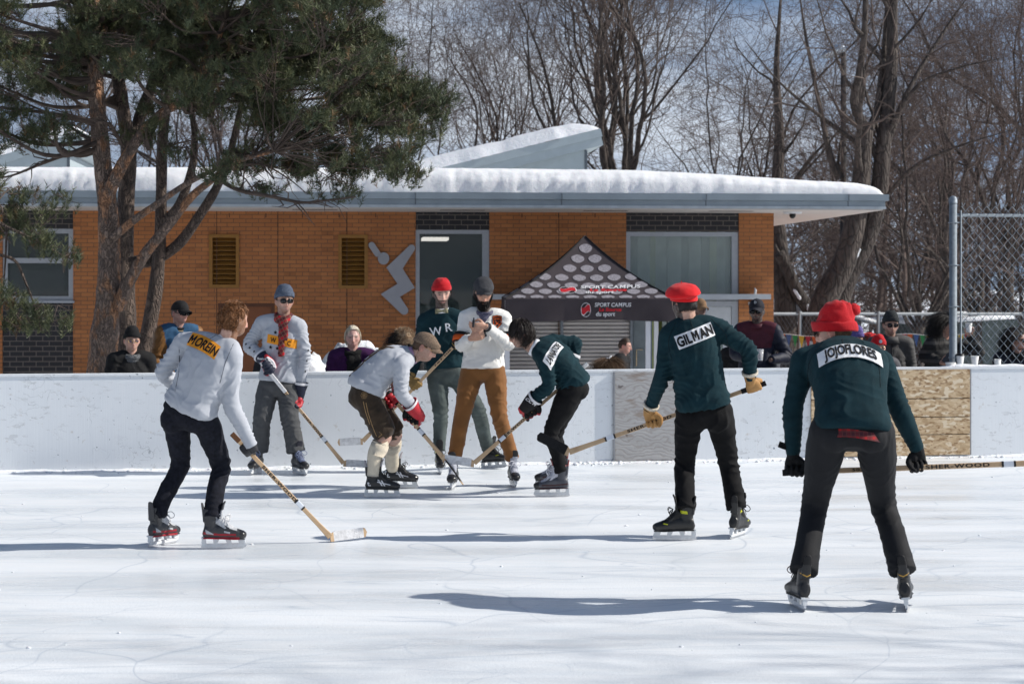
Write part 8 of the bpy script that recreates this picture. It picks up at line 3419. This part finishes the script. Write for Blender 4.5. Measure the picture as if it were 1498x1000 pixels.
# trunk flare near the boards comes from the wide first radius
A_pads = []
rsA = np.random.RandomState(3)
def scatter(x0, x1, y0, y1, n, Yc, dY, rx, rz, num, shape=None):
    k = 0
    while k < n:
        x, y = x0 + (x1 - x0) * rsA.rand(), y0 + (y1 - y0) * rsA.rand()
        if shape and not shape(x, y):
            continue
        A_pads.append((x, y, Yc + (rsA.rand() - .5) * dY, rx * (.7 + .6 * rsA.rand()), rx * (.7 + .6 * rsA.rand()), rz * (.7 + .6 * rsA.rand()), int(num * (.7 + .6 * rsA.rand()))))
        k += 1
# upper right mass
scatter(330, 545, -90, 95, 28, YA - .2, 3.0, .48, .30, 95)
scatter(380, 625, 90, 200, 26, YA - .2, 2.6, .42, .24, 90, lambda x, y: x < 640 - abs(y - 150) * .5)
scatter(420, 600, 195, 265, 11, YA - .3, 2.0, .34, .20, 70, lambda x, y: x < 660 - (y - 195) * .9)
scatter(560, 650, 120, 185, 6, YA - .3, 1.6, .30, .14, 60, lambda x, y: x < 668 - abs(y - 150) * .9)
scatter(500, 560, -60, 110, 9, YA, 2., .36, .2, 70)
# upper middle and left
scatter(140, 360, -100, 80, 30, YA, 3.0, .48, .28, 90)
scatter(-60, 170, -100, 60, 22, YA, 3.0, .48, .28, 85)
scatter(170, 380, 70, 150, 14, YA - .3, 2.4, .36, .18, 62)
scatter(-40, 130, 55, 115, 9, YA - .2, 2.2, .38, .18, 60)
scatter(-30, 110, 150, 200, 6, YA - .3, 1.8, .34, .15, 50)
scatter(190, 320, 150, 215, 6, YA - .4, 1.8, .26, .12, 36)
scatter(330, 470, 200, 280, 9, YA - .5, 1.6, .30, .14, 46)
dead = [
    (path_px([(134, 222), (100, 226, -.2), (60, 240, -.4), (20, 256, -.6), (-10, 262, -.7)], YA), .028, .008),
    (path_px([(150, 178), (110, 175, -.3), (80, 168, -.5), (40, 152, -.8), (0, 130, -.9)], YA), .022, .008),
    (path_px([(178, 212, -.2), (170, 196, -.4), (158, 180, -.5), (120, 172, -.7), (70, 158, -.9)], YA), .025, .006),
    (path_px([(320, 262, -.4), (350, 278, -.6), (400, 288, -.8), (440, 296, -.9), (470, 294, -1.), (520, 288, -1.)], YA), .030, .008),
    (path_px([(330, 245, -.4), (380, 240, -.6), (420, 260, -.8), (450, 284, -.9)], YA), .018, .005),
    (path_px([(380, 225, -.5), (400, 218, -.6), (430, 212, -.8), (465, 225, -.9)], YA), .014, .004),
    (path_px([(240, 215, -.3), (280, 206, -.5), (330, 205, -.6)], YA), .014, .005),
]
pine('tall orange-barked pine with forking limbs nearest the boards', A_tr, A_pads, 5, BARKP, dead)
A_pads = []
YB = 23.4
scatter(60, 330, -120, 60, 20, YB + .4, 2.4, .5, .3, 85)
scatter(250, 470, -60, 130, 16, YB + .4, 2.4, .46, .26, 80)
scatter(-40, 140, 30, 130, 8, YB, 2.2, .4, .2, 60)
pine('second pine whose straight dark trunk stands just behind the orange-barked one', [
    (path_px([(186, 640), (186, 545), (184, 460), (182, 380), (184, 300), (188, 220), (178, 150), (166, 60), (160, -60), (150, -220)], YB), .155, .06),
    (path_px([(188, 230), (205, 170, .2), (230, 100, .3), (250, 20, .3), (262, -60, .3)], YB), .09, .04)], A_pads, 6, BARKP2)
A_pads = []
YC_ = 22.8
scatter(270, 460, 20, 120, 12, YC_ + .2, 2.2, .42, .22, 70)
scatter(380, 560, 60, 190, 14, YC_ + .3, 2.2, .42, .24, 80)
pine('leaning dark-barked pine on the right of the clump', [
    (path_px([(203, 640), (208, 545), (218, 480), (228, 420), (234, 350), (236, 280), (238, 200), (250, 120), (270, 30), (280, -80)], YC_), .115, .04),
    (path_px([(190, 385, .1), (228, 378, .1), (262, 356, 0), (294, 312, -.1), (318, 272, -.2), (336, 226, -.2), (352, 160, -.2), (370, 90, -.2)], YC_), .085, .03),
    (path_px([(234, 330, 0), (262, 300, -.1), (282, 240, -.1), (284, 190, 0), (276, 150, 0)], YC_), .07, .03)], A_pads, 7, BARKP2)
# boughs reaching in from a pine beyond the left edge
A_pads = []
YD = 18.9
for q in ((30, 300, .28, .10, 60), (70, 300, .16, .06, 26), (6, 330, .26, .12, 60), (55, 340, .22, .08, 40), (105, 370, .16, .06, 30), (20, 275, .2, .08, 40), (-20, 260, .25, .12, 50), (75, 356, .14, .05, 22),
          (20, 430, .22, .09, 44), (60, 446, .20, .07, 34), (90, 470, .16, .05, 24), (20, 466, .24, .09, 46), (-10, 480, .2, .09, 40), (48, 462, .16, .06, 26), (8, 420, .16, .07, 26), (-15, 385, .2, .1, 36), (40, 322, .2, .08, 40), (95, 282, .14, .05, 18)):
    A_pads.append((q[0] - 6, q[1], YD + (rsA.rand() - .5) * .6, q[2] * .9, .22, q[3] * .8, int(q[4] * .55)))
scatter(-220, -60, 100, 420, 22, YD, 2., .4, .22, 60)
pine('dark pine boughs hanging into view from beyond the left edge', [
    (path_px([(-170, 760), (-165, 560), (-170, 300), (-168, 60), (-165, -200)], YD), .22, .10),
    (path_px([(-168, 300), (-90, 300, -.1), (-30, 310, -.1), (10, 332, -.1), (50, 350, -.1), (92, 374, -.1)], YD), .035, .008),
    (path_px([(10, 332, -.1), (8, 380, -.1), (5, 420, -.1)], YD), .014, .006),
    (path_px([(-168, 400), (-90, 380), (-20, 372), (20, 380), (36, 410), (48, 440), (58, 468)], YD), .028, .006)], A_pads, 9, BARKP2)
# crowns' shade: a bare tree beyond the right edge of the rink
bare_tree('bare_tree', 'bare tree beyond the right end of the rink', 749 + 2700 * 1.75, 8.1, 10, 2.2, 91, r0=.14, limbs=6, out=.55, maxlev=3, dens=.42, rmin=.006, group='')
# ================================================================ light, sky, camera
SUN = nrm(V(1., .012, .70))
elev = math.asin(SUN[2])
sd = bpy.data.lights.new('sun', 'SUN')
sd.energy = 5.0
sd.angle = rad(.53)
sd.color = (1., .95, .875)
so = bpy.data.objects.new('sun', sd)
COL.objects.link(so)
so.rotation_euler = Vector(SUN).to_track_quat('Z', 'Y').to_euler()
w = bpy.data.worlds.new('World')
SC.world = w
w.use_nodes = True
nt = w.node_tree
bg = nt.nodes['Background']
sky = nt.nodes.new('ShaderNodeTexSky')
sky.sky_type = 'NISHITA'
sky.sun_disc = False
sky.sun_elevation = elev
sky.sun_rotation = math.atan2(SUN[0], SUN[1])
sky.altitude = 50
sky.air_density = 1.
sky.dust_density = .3
sky.ozone_density = 1.4
tc = nt.nodes.new('ShaderNodeTexCoord')
mp = nt.nodes.new('ShaderNodeMapping')
mp.inputs['Scale'].default_value = (1.4, 1.4, 7.)
nt.links.new(tc.outputs['Generated'], mp.inputs[0])
up = nt.nodes.new('ShaderNodeVectorMath')
up.inputs[1].default_value = (0, 0, .30)
nt.links.new(tc.outputs['Generated'], up.inputs[0])
un = nt.nodes.new('ShaderNodeVectorMath')
un.operation = 'NORMALIZE'
nt.links.new(up.outputs[0], un.inputs[0])
nt.links.new(un.outputs[0], sky.inputs['Vector'])
n1 = nt.nodes.new('ShaderNodeTexNoise')
n1.inputs['Scale'].default_value = 2.2
n1.inputs['Detail'].default_value = 7
n1.inputs['Roughness'].default_value = .58
nt.links.new(mp.outputs[0], n1.inputs['Vector'])
rp = nt.nodes.new('ShaderNodeValToRGB')
rp.color_ramp.elements[0].position = .36
rp.color_ramp.elements[1].position = .60
nt.links.new(n1.outputs['Fac'], rp.inputs['Fac'])
ml = nt.nodes.new('ShaderNodeMath')
ml.operation = 'MULTIPLY'
ml.inputs[1].default_value = .68
sx = nt.nodes.new('ShaderNodeSeparateXYZ')
nt.links.new(tc.outputs['Generated'], sx.inputs[0])
lowr = nt.nodes.new('ShaderNodeMapRange')
for i_, v_ in ((1, .30), (2, .60), (3, 1.), (4, .12)):
    lowr.inputs[i_].default_value = v_
nt.links.new(sx.outputs[2], lowr.inputs[0])
m2 = nt.nodes.new('ShaderNodeMath')
m2.operation = 'MULTIPLY'
nt.links.new(rp.outputs['Color'], m2.inputs[0])
nt.links.new(lowr.outputs[0], m2.inputs[1])
nt.links.new(m2.outputs[0], ml.inputs[0])
mx = nt.nodes.new('ShaderNodeMix')
mx.data_type = 'RGBA'
nt.links.new(ml.outputs[0], mx.inputs[0])
nt.links.new(sky.outputs[0], mx.inputs[6])
mx.inputs[7].default_value = (8.2, 8.7, 9.4, 1)
nt.links.new(mx.outputs[2], bg.inputs['Color'])
bg.inputs['Strength'].default_value = .10

cd = bpy.data.cameras.new('camera')
cam = bpy.data.objects.new('camera', cd)
COL.objects.link(cam)
SC.camera = cam
cam.location = (0, 0, HC)
cam.rotation_euler = (rad(90), 0, 0)
cd.sensor_width = 36
cd.lens = 36 * F / 1498
cd.shift_y = -80 / 1498
cd.clip_end = 4000
cd.clip_start = .1
cd.dof.use_dof = True
cd.dof.focus_distance = 13.5
cd.dof.aperture_fstop = 5.
cd.dof.aperture_blades = 0

SC.render.engine = 'CYCLES'
SC.cycles.use_denoising = True
SC.cycles.max_bounces = 6
SC.cycles.diffuse_bounces = 3
SC.cycles.glossy_bounces = 2
SC.cycles.transparent_max_bounces = 8
SC.cycles.caustics_reflective = False
SC.cycles.caustics_refractive = False
SC.view_settings.view_transform = 'Standard'
SC.view_settings.look = 'None'
SC.view_settings.exposure = .10
SC.view_settings.gamma = 1.
SC.view_settings.use_curve_mapping = False
bpy.data.scenes.remove(TMP)
